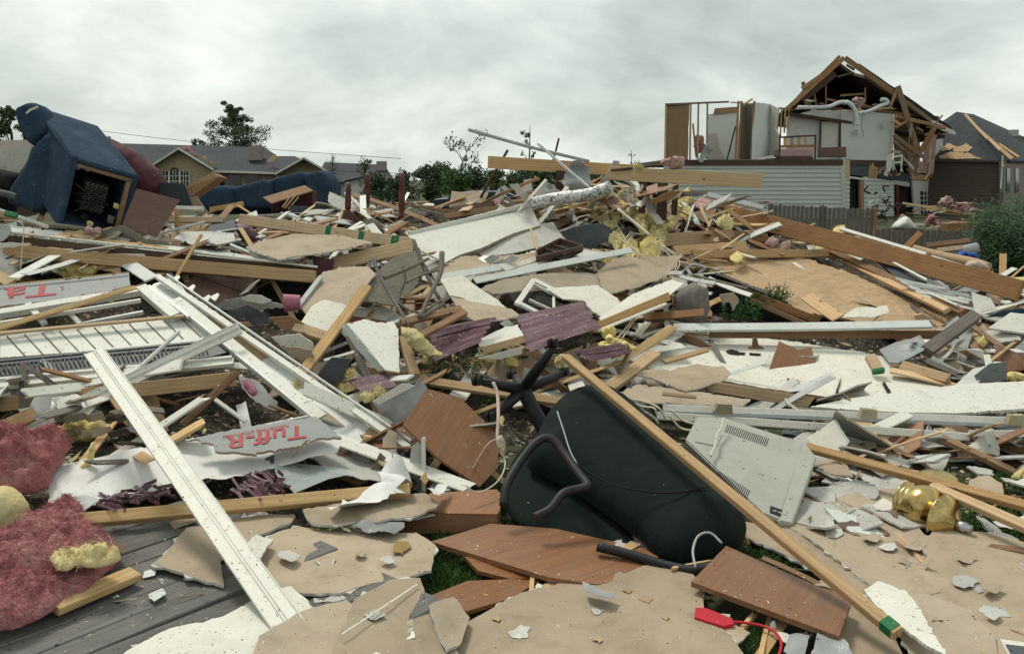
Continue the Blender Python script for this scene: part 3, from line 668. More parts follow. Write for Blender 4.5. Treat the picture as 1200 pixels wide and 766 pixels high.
    def slab(name, a, b, mat_u, mat_t, th, ragged, seed):
        rnd = random.Random(seed); n_ = 14; vv, ff, fm = [], [], []
        nrm = (b - a).cross(back).normalized()
        if nrm.z < 0: nrm = -nrm
        for i in range(n_ + 1):
            t = i / n_; p = a.lerp(b, t); s_ = ragged(t) + rnd.uniform(-.15, .25)
            for q_ in (p + back.normalized() * s_, p + back):
                vv += [q_, q_ + nrm * th]
        for i in range(n_):
            k_ = i * 4; j_ = k_ + 4
            ff += [(k_, k_ + 2, j_ + 2, j_), (k_ + 1, j_ + 1, j_ + 3, k_ + 3), (k_, j_, j_ + 1, k_ + 1), (k_ + 2, k_ + 3, j_ + 3, j_ + 2)]; fm += [0, 1, 0, 0]
        return link(name, vv, ff, [mat_u, mat_t], None, r, fm)
    slab('roof', ridge, le, darkattic, shing, .12, lambda t: .9 + (1.8 if t > .55 else .2) + (1.5 if t < .15 else 0), 4)
    slab('roof', ridge, re, darkattic, shing, .14, lambda t: .8 + (1.2 if t < .2 else 0), 5)
    gb = [ridge + back * .98, le + back * .98, re + back * .98]
    c = sum(gb, Vector()) / 3
    link('attic_gable', gb + [g + Vector((0, .1, 0)) for g in gb], [(0, 1, 2), (3, 5, 4)], darkattic, parent=r)
    af = [pt(925, 129, 44.9), pt(1108, 156, 44.9), pt(1108, 156, 44.9) + back, pt(925, 129, 44.9) + back]
    link('attic_floor', [p + Vector((0, 0, -.1)) for p in af] + [p + Vector((0, 0, -.25)) for p in af], [(0, 1, 2, 3), (7, 6, 5, 4), (0, 4, 5, 1)], darkattic, parent=r)
    raf = [((989, 68), (922, 128), 5), ((984, 66), (962, 88), 3), ((975, 80), (940, 104), 4.5), ((990, 68), (1052, 112), 5.5), ((1052, 112), (1108, 154), 4)]
    for a, b, w_ in raf: BM('rafter', None, None, a, b, w_, pine_dk, Y=44.3, th=.12, roll=10, parent=r)
    for a, b, w_ in [((941, 96), (946, 126), 4.2), ((942, 100), (950, 124), 3), ((953, 103), (957, 124), 2.4), ((968, 100), (968, 124), 1.8), ((982, 90), (1001, 85), 1.5), ((992, 76), (1001, 82), 3)]:
        BM('strut', None, None, a, b, w_, pine_dk, Y=45.2, th=.1, roll=0, parent=r)
    for a, b, w_ in [((985, 112), (1014, 110), 2.4), ((1014, 103), (1014, 120), 2), ((968, 116), (990, 121), 2.5), ((1000, 124), (1050, 128), 3), ((1020, 129), (1100, 138), 3.4), ((1010, 133), (1100, 146), 3)]:
        BM('joist', None, None, a, b, w_, pine_dk, Y=46, th=.1, roll=0, parent=r)
    for a, b, w_, y_ in [((1052, 101), (1077, 182), 6, 44.0), ((1052, 104), (1042, 128), 3.4, 44.1), ((1095, 150), (1075, 184), 5.5, 43.8), ((1047, 158), (1082, 184), 4.5, 43.6),
                        ((1048, 150), (1066, 141), 3.4, 43.9), ((1068, 182), (1070, 203), 9, 44.0), ((1050, 136), (1108, 150), 4, 44.2), ((1065, 141), (1090, 146), 2.6, 43.7), ((1048, 165), (1075, 190), 3, 44.4)]:
        BM('broken_truss', None, None, a, b, w_, pine_dk, Y=y_, th=.1, roll=15, parent=r)
    PN('torn_eave', None, None, [(1092, 141), (1104, 146), (1121, 156), (1118, 158), (1104, 153), (1093, 149)], whitep, Y=44.2, th=.05, jag=.8, parent=r)
    wallp('back_wall', [(1048, 138), (1078, 142), (1078, 190), (1048, 190)], P(6), tandw, .1, r)
    for a, b in [((1087, 163), (1083, 203)), ((1095, 158), (1091, 203)), ((1079, 189), (1077, 203))]:
        BM('wall_insulation', None, None, a, b, 5, insL, Y=44.6, th=.08, roll=0, parent=r, rough=.02)
    BM('corner_stud', None, None, (1091, 152), (1089, 204), 2.4, pine, Y=44.2, roll=0, parent=r)
    BM('shingle_edge', None, None, (1006, 77), (1113, 151), 4.5, shing, Y=44.7, th=.5, roll=0, parent=r, rough=.02)
    BM('roof_decking', None, None, (980, 84), (938, 118), 9, darkattic, Y=44.75, th=.05, roll=0, parent=r, splint=(.3, .4), rough=.02)
    BM('roof_decking', None, None, (958, 92), (928, 124), 6, pine_dk, Y=44.5, th=.05, roll=0, parent=r, splint=(.3, .3), rough=.02)
    rr = random.Random(31)
    for i in range(34):
        x, y = (rr.uniform(1046, 1100), rr.uniform(134, 206)) if i < 20 else (rr.uniform(932, 1046), rr.uniform(118, 131)); a = rr.uniform(-.9, 1.1) if i < 20 else rr.uniform(-.25, .25); l = rr.uniform(4, 17)
        BM('hanging_debris', None, None, (x - l * math.cos(a) / 2, y - l * math.sin(a) / 2), (x + l * math.cos(a) / 2, y + l * math.sin(a) / 2), rr.uniform(1, 3), rr.choice([pine, pine_dk, darkattic, whitep, insL, tandw]), Y=rr.uniform(43.5, 45), th=.05, roll=rr.uniform(-30, 40), parent=r, splint=(.1, .1))
    for i in range(12):
        x, y = (rr.uniform(1042, 1098), rr.uniform(140, 180)) if i < 7 else (rr.uniform(860, 1040), rr.uniform(122, 134)); l = rr.uniform(14, 34)
        TB('hanging_wire', None, None, [(x, y), (x + rr.uniform(-4, 4), y + l * .5), (x + rr.uniform(-7, 7), y + l)], .3, rr.choice([blackp, cordw, darkin]), Y=43.2, parent=r, seg=4, sub=4)
    for i in range(9):
        x = rr.choice([829, 866, 924, 1000, 1030]) + rr.uniform(-3, 12); y = rr.uniform(136, 176); w_ = rr.uniform(3, 8)
        wallp('bare_patch', jagged([(x, y), (x + w_, y - 1), (x + w_ * .8, y + w_ * 1.3), (x + 1, y + w_)], 2, .7, rr), P(2.8 if x > 900 else 3.0), rr.choice([greydw, tandw, insL]), .02, r)
    # things left in the rooms
    def bed():
        b = empty('wooden_bed', pt(934, 187, 43.0), 'wooden slatted bed with pinkish mattress on the open upper floor', 'bed')
        for x in (913.5, 955): BM('bed_post', None, None, (x, 188), (x + .6, 158), 2, darkattic, Y=43, th=.07, roll=0, parent=b)
        BM('head_rail', None, None, (914, 161), (956, 159), 2, darkattic, Y=43, th=.05, roll=0, parent=b)
        BM('head_rail', None, None, (914, 172), (955, 171), 3, pine_dk, Y=43, th=.05, roll=0, parent=b)
        for x in (920, 928, 936, 944): BM('slat', None, None, (x, 172), (x, 161), 3.6, pine, Y=43.02, th=.03, roll=0, parent=b)
        PRISM('mattress', None, None, [(915, 174), (952, 173), (953, 184), (914, 184)], [42.9] * 4, Vector((0, 1.4, 0)), insL, b, .08)
        PRISM('bed_base', None, None, [(915, 184), (953, 184), (953, 188), (914, 188)], [42.8] * 4, Vector((0, 1.4, 0)), darkattic, b, .02)
    bed()
    PRISM('dresser', 'low brown dresser beside the open inner door upstairs', 'dresser', [(962, 173), (992, 172), (992, 184), (962, 184)], [43.6] * 4, Vector((0, .5, 0)), darklam, None, .02)
    PN('torn_sheet', 'white sheet of torn wrap lying on the upper floor edge', 'sheet', [(885, 189), (893, 184), (905, 182), (910, 185), (898, 186), (888, 190)], whitep, Y=42.2, th=.02, jag=.6)
    PN('plastic_bag', 'grey plastic sheeting caught on the upper wall studs', 'plastic sheeting', [(818, 189), (822, 178), (829, 168), (836, 176), (830, 182), (823, 191)], greyc, Y=42.2, th=.01, jag=.6, warp=.08)
    PILLOW('insulation_wad', 'reddish insulation stuffed between the upper wall studs', 'insulation', [(812, 166), (818, 158), (826, 164), (825, 176), (816, 180)], insP, Y=42.8, bulge=.08, amp=.2, nsc=4)
    TB('flexible_duct', 'long white flexible duct curling along the attic floor', 'duct', [(935, 126), (955, 126), (972, 125), (985, 120), (996, 121), (1004, 132), (1020, 130), (1032, 124), (1040, 121), (1038, 117), (1032, 117)], 2.3, ductw, Y=44.0)
    TB('flexible_duct', 'short white flexible duct hanging down over the pale wall', 'duct', [(992, 119), (1000, 126), (1004, 137), (1005, 147)], 2.5, ductw, Y=43.7)
    PILLOW('insulation_wad', 'pink insulation heap in the torn open attic', 'insulation', [(998, 116), (1008, 114), (1014, 119), (1008, 126), (998, 124)], insL, Y=44.4, bulge=.1, amp=.25, nsc=4)
    PN('white_chair_frame', 'overturned white frame leaning at the broken upper corner', 'frame', [(1036, 205), (1042, 180), (1045, 180), (1045, 196), (1040, 207)], whitep, Y=43.2, th=.05, jag=.5)
    for k_, (a, b) in enumerate([((1047, 184), (1058, 182)), ((1047, 187), (1047, 200)), ((1057, 183), (1056, 201)), ((1046, 191), (1057, 190)), ((1060, 186), (1071, 198))]):
        BM('white_stick', 'white broken shelf stick at the torn upper corner of the house', 'stick', a, b, 2.2, whitep, Y=43.5, th=.04, roll=0, group='white sticks at the torn upper corner')
    for k_ in range(16):
        x = 1024 + k_ * 4.3; y = 197 + (k_ * 7) % 9 + (x - 1024) * .08
        BM('board_scrap', 'small plank scrap on the broken floor edge of the house', 'board scrap', (x, y), (x + random.uniform(-6, 7), y + random.uniform(-7, 2)), random.uniform(1, 2.4), random.choice([pine, pine_dk, darkattic, whitep]), Y=42.6, roll=20, group='plank scraps on the broken floor edge')
    # snarl of rubbish outside the side door
    for k_ in range(34):
        x = random.gauss(1030, 9); y = random.uniform(222, 268); m_ = random.choice([blackp, blackp, whitep, darkin, pipeg, maroon])
        a = random.uniform(0, 6.28); l = random.uniform(3, 9)
        TB('bent_pipe', 'thin bent pipe in the snarl against the siding by the side door', 'pipe', [(x, y), (x + l * math.cos(a), y + l * math.sin(a)), (x + l * 1.2 * math.cos(a + .9), y + l * 1.2 * math.sin(a + .9))], random.uniform(.5, 1.1), m_, Y=36 + random.uniform(0, 3), group='bent pipes by the side door', seg=5, sub=4)
    PILLOW('white_bag', 'white bag slumped outside the wrecked house near the door', 'bag', [(1046, 268), (1052, 258), (1060, 254), (1068, 260), (1074, 268)], wrap, Y=33, bulge=.4, amp=.1, nsc=2)
    PILLOW('orange_cloth', 'tan cloth heap behind the white bag', 'cloth', [(1052, 262), (1057, 250), (1062, 258), (1062, 264)], brownsh, Y=34, bulge=.3, amp=.1, nsc=2)
    for k_ in range(40):
        x = random.uniform(1060, 1142); y = random.uniform(240, 268); a = random.uniform(-.25, .35); l = random.uniform(8, 30)
        BM('plank_scrap', 'plank or scrap on the low heap right of the wrecked house', 'plank scrap', (x, y), (x + l * math.cos(a), y + l * math.sin(a)), random.uniform(1, 2.8), random.choice([pine, pine_dk, oldwood, whitep, darkattic, insL]), Y=random.uniform(28, 33), roll=20, group='planks on the low heap beside the house')
    BM('long_plank', 'long thin plank sloping across the heap before the white wall', 'plank', (1058, 238), (1146, 252), 2.4, pine_lt, Y=27.8, roll=10)
    for k_, (x, y) in enumerate([(1118, 239), (1130, 243), (1092, 258), (1108, 236)]):
        PILLOW('insulation_wad', ['bright pink insulation topmost on the heap by the dark brick wall', 'pink insulation at the right end of the heap by the green shrub', 'reddish insulation low in the heap right of the white bag', 'small pink insulation wad left on top of the heap by the brick wall'][k_], 'insulation', [(x - 8, y + 3), (x - 3, y - 4), (x + 6, y - 3), (x + 9, y + 3), (x, y + 5)], insL if k_ != 2 else insP, Y=27.6, bulge=.12, amp=.22, nsc=5, wisps=80)
    PRISM('cardboard_box', 'brown box under the plank heap beside the shrub', 'box', [(1112, 262), (1140, 260), (1140, 275), (1112, 276)], [27.5] * 4, Vector((0, .6, 0)), pine_dk, None, .02)
wrecked_house()
# ================================================================== dark brick house, far right
def right_house():
    LP = vplane(1100, 47, 1176, 44.5); RP = vplane(1176, 44.5, 1215, 50)
    r = empty('brown_brick_house', LP.hit(1176, 262), 'single storey dark brick house with torn charcoal hip roof at far right', 'house')
    wallp('wall', [(1085, 188), (1176, 189), (1176, 268), (1085, 268)], LP, brickD, .2, r)
    wallp('wall', [(1176, 189), (1225, 190), (1225, 262), (1176, 268)], RP, brickG, .2, r)
    for a in (1180, 1190):
        w = wallp('window', [(a, 197), (a + 4, 197.5), (a + 4, 225), (a, 226)], Plane(RP.p + RP.n * .04, RP.n), winglass, .05, r)
    ev = [LP.hit(1078, 188), LP.hit(1179, 188.5), RP.hit(1235, 189)]
    apx, ap2 = pt(1121, 131, 51), pt(1141, 134, 56)
    for e_ in ev: e_.y -= .3
    def rp(name, pts, mat):
        nrm = (pts[1] - pts[0]).cross(pts[2] - pts[0]).normalized()
        if nrm.z < 0: nrm = -nrm
        c = sum(pts, Vector()) / len(pts); M = frame(c, pts[1] - pts[0], nrm); Mi = M.inverted(); n = len(pts)
        v = [Mi @ p for p in pts] + [Mi @ p - Vector((0, 0, .12)) for p in pts]
        return link(name, v, [tuple(range(n)), tuple(n + i for i in reversed(range(n)))] + [(i, i + n, (i + 1) % n + n, (i + 1) % n) for i in range(n)], mat, M, r), Plane(pts[0], nrm)
    rf, rpl = rp('roof', [ev[0], ev[1], apx, pt(1090, 152, 52)], shing)
    rf2, _ = rp('roof', [ev[1], ev[2], pt(1210, 165, 60), ap2, apx], shing)
    for k_, ol in enumerate([[(1102, 172), (1112, 168), (1122, 172), (1112, 176), (1103, 177)], [(1117, 174), (1130, 169), (1140, 173), (1134, 178), (1120, 178)], [(1100, 183), (1115, 178), (1135, 179), (1150, 186), (1102, 186)]]):
        PN('bare_decking', None, None, ol, osb, plane=Plane(rpl.p + rpl.n * .05, rpl.n), th=.02, jag=1, parent=rf)
    for a, b, w_ in [((1131, 134), (1158, 163), 3), ((1150, 155), (1186, 186), 4), ((1143, 147), (1172, 176), 2.5), ((1170, 168), (1194, 184), 2.4), ((1165, 175), (1176, 195), 2.2)]:
        BM('broken_rafter', None, None, a, b, w_, pine, Y=(48, 43.6), roll=20, parent=r)
    BM('downpipe', None, None, (1175, 182), (1173, 222), 2, whitep, Y=43.8, roll=0, parent=r, th=.08)
    BM('fascia', None, None, (1085, 188.5), (1178, 189.3), 2.2, darkattic, Y=(46.5, 44.1), roll=0, parent=r)
    c = PRISM('chimney', None, None, [(1176, 160), (1204, 160), (1204, 176), (1176, 176)], [54] * 4, Vector((0, 1, 0)), brickD, r, 0)
    PRISM('chimney_cap', None, None, [(1186, 152), (1194, 152), (1194, 159.6), (1186, 159.6)], [54.2] * 4, Vector((0, .4, 0)), pipeg, c, 0)
right_house()
# ================================================================== tan brick house, left
def left_house():
    Y = 64; FP = vplane(150, Y, 372, Y)
    r = empty('tan_brick_house', pt(270, 245, Y), 'long low tan brick house with charcoal roof and arched gable window', 'house')
    def P(o_): return Plane(FP.p + Vector((0, o_, 0)), FP.n)
    wallp('wall', [(120, 200), (372, 200), (372, 248), (120, 248)], P(1.5), brickT, .3, r)
    wallp('gable_wall', [(172, 198), (209, 175.5), (248, 198), (248, 248), (172, 248)], P(0), brickT, .3, r)
    wallp('gable_wall', [(324, 204), (356, 186.5), (389, 205), (389, 248), (324, 248)], P(.5), brickT, .3, r)
    def roofq(name, pts, mat=shing):
        c = sum(pts, Vector()) / len(pts); nrm = (pts[1] - pts[0]).cross(pts[2] - pts[0]).normalized()
        if nrm.z < 0: nrm = -nrm
        M = frame(c, pts[1] - pts[0], nrm); Mi = M.inverted(); n = len(pts); v = [Mi @ p for p in pts] + [Mi @ p - Vector((0, 0, .15)) for p in pts]
        return link(name, v, [tuple(range(n)), tuple(n + i for i in reversed(range(n)))] + [(i, i + n, (i + 1) % n + n, (i + 1) % n) for i in range(n)], mat, M, r)
    main = roofq('roof', [pt(118, 201, Y + .6), pt(330, 201, Y + .6), pt(302, 172.5, Y + 7), pt(140, 168, Y + 7)])
    roofq('roof', [pt(250, 201, Y + .5), pt(392, 203, Y + .5), pt(345, 183, Y + 6), pt(290, 183, Y + 6)])
    roofq('roof', [pt(280, 185, Y + 8), pt(330, 186, Y + 8), pt(306, 170, Y + 11), pt(300, 170, Y + 11)])
    for a, b, c_, bk in [((209, 174), (170, 199), (169, 201), (209, 170)), ((209, 174), (250, 199), (251, 201), (209, 170)), ((356, 185), (322, 204), (322, 206), (356, 182)), ((356, 185), (392, 206), (392, 208), (356, 182))]:
        roofq('gable_roof', [pt(a[0], a[1], Y - .7), pt(b[0], b[1], Y - .7), pt(b[0] + (209 - b[0] if b[0] < 300 else 356 - b[0]) * .1, b[1] - 3, Y + 6), pt(bk[0], bk[1] + 3, Y + 6)])
        BM('white_fascia', None, None, a, b, 2.2, whitep, Y=Y - .75, th=.1, roll=0, parent=r)
    BM('gutter', None, None, (248, 201), (322, 203), 2.4, whitep, Y=Y + .4, th=.14, roll=0, parent=r)
    # arched triple window
    for nm, x0, x1 in (('window', 199, 209.5), ('window', 187, 197), ('window', 211.5, 221)):
        cx_ = (x0 + x1) / 2
        ol = [(x0, 223), (x1, 223), (x1, 201)] + ([(x1 - .5, 198.6), (cx_ + 2.4, 196.6), (cx_, 196), (cx_ - 2.4, 196.6), (x0 + .5, 198.6)] if x0 == 199 else []) + [(x0, 201)]
        w = wallp(nm, ol, P(-.05), winglass, .05, r)
        for k_ in (1, 2): wallp('muntin', [(x0 + (x1 - x0) * k_ / 3 - .35, 223), (x0 + (x1 - x0) * k_ / 3 + .35, 223), (x0 + (x1 - x0) * k_ / 3 + .35, 199), (x0 + (x1 - x0) * k_ / 3 - .35, 199)], P(-.1), whitep, .03, w)
        for yy in (206, 212, 218): wallp('muntin', [(x0, yy), (x1, yy), (x1, yy + .7), (x0, yy + .7)], P(-.11), whitep, .03, w)
        for q_ in (([(x0 - 1, 200.5), (x0, 200.5), (x0, 224), (x0 - 1, 224)]), ([(x1, 200.5), (x1 + 1, 200.5), (x1 + 1, 224), (x1, 224)]), [(x0 - 1, 223), (x1 + 1, 223), (x1 + 1, 224.4), (x0 - 1, 224.4)]): wallp('window_frame', q_, P(-.12), whitep, .04, w)
    for x0, x1 in ((268, 282), (288, 302), (258, 264)):
        wallp('window', [(x0, 205), (x1, 205), (x1, 222), (x0, 222)], P(1.4), winglass, .05, r)
    rnd = random.Random(8)
    for i in range(16):
        x = rnd.uniform(212, 250); y = 173 + (x - 212) * .42 + rnd.uniform(-3, 5)
        PN('peeled_decking', None, None, [(x - 5, y), (x, y - rnd.uniform(1.5, 3)), (x + 6, y + 1), (x + 3, y + 3)], rnd.choice([osb, pine, osb, insL]), Y=Y + 1.2 + rnd.uniform(0, .3), th=.06, jag=.8, parent=r)
    c = PRISM('chimney', None, None, [(291, 171), (305, 171), (305, 188), (291, 188)], [Y + 3] * 4, Vector((0, 1, 0)), brickG, r, 0)
    PN('torn_dormer', None, None, [(312, 189), (322, 180), (326, 184), (318, 190)], pine_lt, Y=Y + 1.6, th=.1, parent=r, jag=.8)
left_house()
def far_house():
    Y = 100; r = empty('white_far_house', pt(420, 228, Y), 'distant white and grey low house beyond the lawn, left of the trees', 'house')
    P = vplane(370, Y, 470, Y)
    wallp('wall', [(378, 212), (462, 212), (462, 240), (378, 240)], P, vsid, .3, r)
    wallp('garage_wall', [(404, 214), (442, 206), (460, 218), (460, 240), (404, 240)], Plane(P.p + Vector((0, -2, 0)), P.n), wrap, .3, r)
    for a, b in (((376, 191), (376, 212)), ):
        q = [pt(370, 213, Y - .8), pt(464, 213, Y - .8), pt(450, 193, Y + 7), pt(380, 190, Y + 7)]
    c = sum(q, Vector()) / 4; n = (q[1] - q[0]).cross(q[2] - q[0]).normalized(); M = frame(c, q[1] - q[0], n); Mi = M.inverted()
    v = [Mi @ p for p in q] + [Mi @ p - Vector((0, 0, .2)) for p in q]
    link('roof', v, [(0, 1, 2, 3), (7, 6, 5, 4), (0, 4, 5, 1), (1, 5, 6, 2), (2, 6, 7, 3), (3, 7, 4, 0)], shing, M, r)
    BM('white_fascia', None, None, (443, 205), (465, 219), 2, whitep, Y=Y - 2.6, roll=0, parent=r)
    BM('roof', None, None, (441, 204), (404, 213), 2.4, shing, Y=Y - 2.4, roll=0, parent=r, th=.5)
    PRISM('chimney', None, None, [(441, 189), (452, 189), (452, 200), (441, 200)], [Y + 4] * 4, Vector((0, 1, 0)), brickG, r, 0)
    for x in (386, 394): wallp('window', [(x, 218), (x + 5, 218), (x + 5, 228), (x, 228)], Plane(P.p + Vector((0, -.1, 0)), P.n), winglass, .05, r)
    for i in range(8):
        x = random.uniform(455, 472); y = random.uniform(200, 236)
        BM('leaning_plank', None, None, (x, y), (x + random.uniform(-5, 5), y - random.uniform(3, 9)), 1.6, pine, Y=Y - 3, roll=0, parent=r)
far_house()
def brown_house():
    r = empty('brown_roofed_house', pt(-20, 230, 30), 'brown shingled roof with a pale gable end behind the blue armchair', 'house')
    q = [pt(-60, 182, 26), pt(40, 172, 26), pt(34, 164, 31), pt(-60, 166, 31)]
    c = sum(q, Vector()) / 4; n = (q[1] - q[0]).cross(q[2] - q[0]).normalized(); M = frame(c, q[1] - q[0], n); Mi = M.inverted()
    v = [Mi @ p for p in q] + [Mi @ p - Vector((0, 0, .15)) for p in q]
    link('roof', v, [(0, 1, 2, 3), (7, 6, 5, 4), (0, 4, 5, 1), (1, 5, 6, 2), (2, 6, 7, 3), (3, 7, 4, 0)], shingb, M, r)
    PN('wall', None, None, [(-60, 182), (40, 173), (40, 260), (-60, 260)], darkattic, Y=27, th=.2, parent=r)
brown_house()
# ================================================================== wooden fence
def fence(nm, label, x0, Y0, x1, Y1, ytop0, ytop1, ybot, mat, posts):
    P = vplane(x0, Y0, x1, Y1); r = empty(nm, P.hit((x0 + x1) / 2, ybot), label, 'fence'); rnd = random.Random(int(x0))
    a, b = P.hit(x0, ytop0), P.hit(x1, ytop1); L_ = (Vector((b.x, b.y, 0)) - Vector((a.x, a.y, 0))).length; u = Vector((b.x - a.x, b.y - a.y, 0)).normalized()
    n = int(L_ / .15); verts, faces = [], []
    for i in range(n):
        t = i / n; zt = a.z + (b.z - a.z) * t + rnd.uniform(-.03, .03); p = Vector((a.x, a.y, 0)) + u * (i * .15); w_ = .135
        k_ = len(verts); d = P.n * .02; j = rnd.uniform(-.008, .008)
        for s_ in (0, 1):
            for q_ in ((0, -.05), (w_, -.05), (w_, zt - .03), (w_ * .8, zt), (w_ * .2, zt), (0, zt - .03)):
                v = p + u * q_[0] + d * s_ + P.n * j; v.z = q_[1]; verts.append(v)
        faces += [tuple(k_ + i_ for i_ in (6, 7, 8, 9, 10, 11)), tuple(k_ + i_ for i_ in (5, 4, 3, 2, 1, 0))] + [(k_ + i_, k_ + 6 + i_, k_ + 6 + (i_ + 1) % 6, k_ + (i_ + 1) % 6)[::-1] for i_ in range(6)]
    link('picket_panel', verts, faces, mat, None, r)
    for f_ in posts:
        x = x0 + (x1 - x0) * f_; BM('post', None, None, (x, ybot + 10), (x, ytop0 + (ytop1 - ytop0) * f_ - 2), 3.4, pine_dk if f_ > .95 else mat, Y=Y0 + (Y1 - Y0) * f_ - .1, th=.09, roll=0, parent=r)
fence('wooden_fence', 'taller stretch of dark picket fence in front of the siding wall', 902, 30.5, 1026, 29, 240, 245, 270, oldwood, (0, .5, 1))
fence('wooden_fence', 'lower stretch of dark picket fence right of the light post', 1027, 25.5, 1175, 23.5, 268, 272, 290, oldwood, (.3, .66))
# ================================================================== trees
def leaves(center, rad, n, size, rnd, flat=1.0, squash=(1, 1, 1)):
    v, f = [], []
    for i in range(n):
        d = Vector((rnd.gauss(0, 1), rnd.gauss(0, 1), rnd.gauss(0, 1))).normalized() * (rnd.random() ** .45) * rad
        p = center + Vector((d.x * squash[0], d.y * squash[1], d.z * squash[2]))
        a = Vector((rnd.gauss(0, 1), rnd.gauss(0, 1), rnd.gauss(0, 1) * flat)).normalized(); b = a.orthogonal().normalized(); b = Matrix.Rotation(rnd.uniform(0, 6.28), 3, a) @ b
        s = size * rnd.uniform(.5, 1.3); k = len(v)
        v += [p - a * s, p + b * s * .55, p + a * s, p - b * s * .55]; f.append((k, k + 1, k + 2, k + 3))
    return v, f
def merge(parts):
    V, Fc = [], []
    for v, f in parts:
        k = len(V); V += v; Fc += [tuple(i + k for i in g) for g in f]
    return V, Fc
def tree(name, label, px, ybase, ytop, wpx, Y, mat, seed, kind='round', leafn=2600, group=None, z0=0.0, lean=0):
    rnd = random.Random(seed); x = (px - CX) * Y / (F * ray(px, (ybase + ytop) / 2).y) if 0 else pt(px, ytop, Y).x
    H = pt(px, ytop, Y).z - z0; Wd = wpx * Y / F / 2; base = Vector((x, Y, z0))
    r = empty(name, base, label, 'tree', group)
    parts = []; L_ = []
    tr = [Vector((lean * H * (i / 6) ** 1.4 + rnd.uniform(-.02, .02) * H, rnd.uniform(-.02, .02) * H, H * .93 * i / 6)) for i in range(7)]
    parts.append(tube_geo(tr, [max(.02, H * .022 * (1 - i / 7)) for i in range(7)], 7))
    ls = max(H * .022, Wd * .07) if kind == 'round' else H * .02
    if kind == 'tier':
        for i in range(26):
            t = .35 + .62 * i / 26; p = tr[0].lerp(tr[-1], t) ; ang = rnd.uniform(0, 6.28); sh = math.sin(min(1, (1.04 - t) / .5) * 1.57) * (1 - .3 * abs(t - .6)); l = Wd * (.5 + .6 * rnd.random()) * sh
            q = p + Vector((math.cos(ang) * l, math.sin(ang) * l, l * rnd.uniform(.0, .55))); parts.append(tube_geo([p, p.lerp(q, .5) + Vector((0, 0, l * .05)), q], [H * .008, H * .005, H * .002], 4))
            for s in range(4):
                c = p.lerp(q, .35 + .22 * s) + Vector((rnd.uniform(-.08, .08) * Wd, rnd.uniform(-.1, .1) * Wd, H * .012)); L_.append(leaves(c + Vector((0, 0, rnd.uniform(-.04, .05) * H)), l * .17 + .12, leafn // 104, H * .0105, rnd, 1, (1.3, 1.3, .75)))
    elif kind == 'bare':
        for i in range(16):
            t = .3 + .68 * i / 16; p = tr[min(6, int(t * 6))]; ang = rnd.uniform(0, 6.28); l = Wd * rnd.uniform(.3, 1.0)
            q = p + Vector((math.cos(ang) * l, math.sin(ang) * l, l * rnd.uniform(.3, 1.4))); parts.append(tube_geo([p, p.lerp(q, .5) + Vector((l * .08, 0, l * .1)), q], [H * .006, H * .004, H * .0015], 4))
            q2 = p.lerp(q, .6) + Vector((rnd.uniform(-.4, .4) * l, 0, rnd.uniform(.1, .5) * l)); parts.append(tube_geo([p.lerp(q, .6), q2], [H * .003, H * .001], 3))
            if leafn: L_.append(leaves(q, l * .4, leafn // 16, ls, rnd))
    else:
        for i in range(22):
            t = .12 + .86 * rnd.random(); ang = rnd.uniform(0, 6.28); sh = math.sqrt(max(.05, 1 - ((t - .5) / .56) ** 2))
            c = Vector((0, 0, H * t)) + Vector((math.cos(ang), math.sin(ang), 0)) * Wd * sh * rnd.uniform(.15, .8); p = tr[min(6, int(t * 5))]
            parts.append(tube_geo([p, p.lerp(c, .6) + Vector((0, 0, .04 * H)), c], [H * .009, H * .005, H * .002], 4))
            L_.append(leaves(c, Wd * rnd.uniform(.26, .5), leafn // 22, ls, rnd, 1, (1, 1, rnd.uniform(.55, 1.0))))
    v, f = merge(parts); link('trunk', v, f, bark, Matrix.Translation(base), r, smooth=True)
    if L_: v, f = merge(L_); link('crown', v, f, mat, Matrix.Translation(base), r)
    return r
tree('tall_tree', 'tall spreading tree against the sky behind the tan brick house', 273, 250, 117, 76, 88, leafD, 21, 'tier', 14000)
tree('small_tree', 'low dark tree just left of the tall spreading tree', 232, 250, 160, 28, 92, leafD, 22, leafn=1200)
tree('small_tree', 'tiny dark treetop showing over the maroon armchair', 127, 250, 153, 9, 92, leafD, 23, leafn=300)
tree('small_tree', 'small loose tree between the brick house and the far white house', 389, 250, 178, 24, 96, leafD, 24, 'tier', 1000)
tree('small_tree', 'light green young tree before the far white house', 428, 250, 185, 22, 80, leafM, 25, leafn=900)
for i, (x, yt, w_) in enumerate([(8, 128, 52), (30, 148, 50), (-25, 120, 60), (52, 162, 40)]):
    tree('leafy_tree', ['dark leafy tree at the left edge beyond the armchair', 'broad bushy tree right beside the armchair back', 'tall leafy tree cut by the left frame edge', 'low leafy tree hidden behind the blue armchair'][i], x, 250, yt, w_, 52, leafM if i % 2 else leafD, 30 + i, leafn=3000)
tl = [(445, 206, 30), (468, 204, 34), (492, 197, 34), (512, 193, 30), (528, 202, 34), (552, 200, 36), (575, 202, 34), (600, 203, 34), (622, 198, 36), (645, 200, 34), (668, 196, 34), (690, 198, 34), (712, 200, 34), (735, 203, 34), (758, 204, 34), (780, 202, 30), (340, 208, 30), (360, 207, 30)]
for i, (x, yt, w_) in enumerate(tl):
    tree('woodland_tree', 'dark green tree in the low woodland line across the lawn', x + (i * 13) % 9, 240, yt, w_ * 1.45, 62 + (i * 37) % 16, [leafD, leafD, leafM][i % 3], 60 + i, leafn=2600, group='trees of the woodland line')
tree('broken_tree', 'tall snapped thin tree standing above the pipe and planks', 620, 250, 141, 18, 95, leafM, 41, 'bare', 300)
tree('broken_tree', 'short bare tree spike left of the siding house', 741, 250, 171, 12, 100, leafM, 42, 'bare', 60)
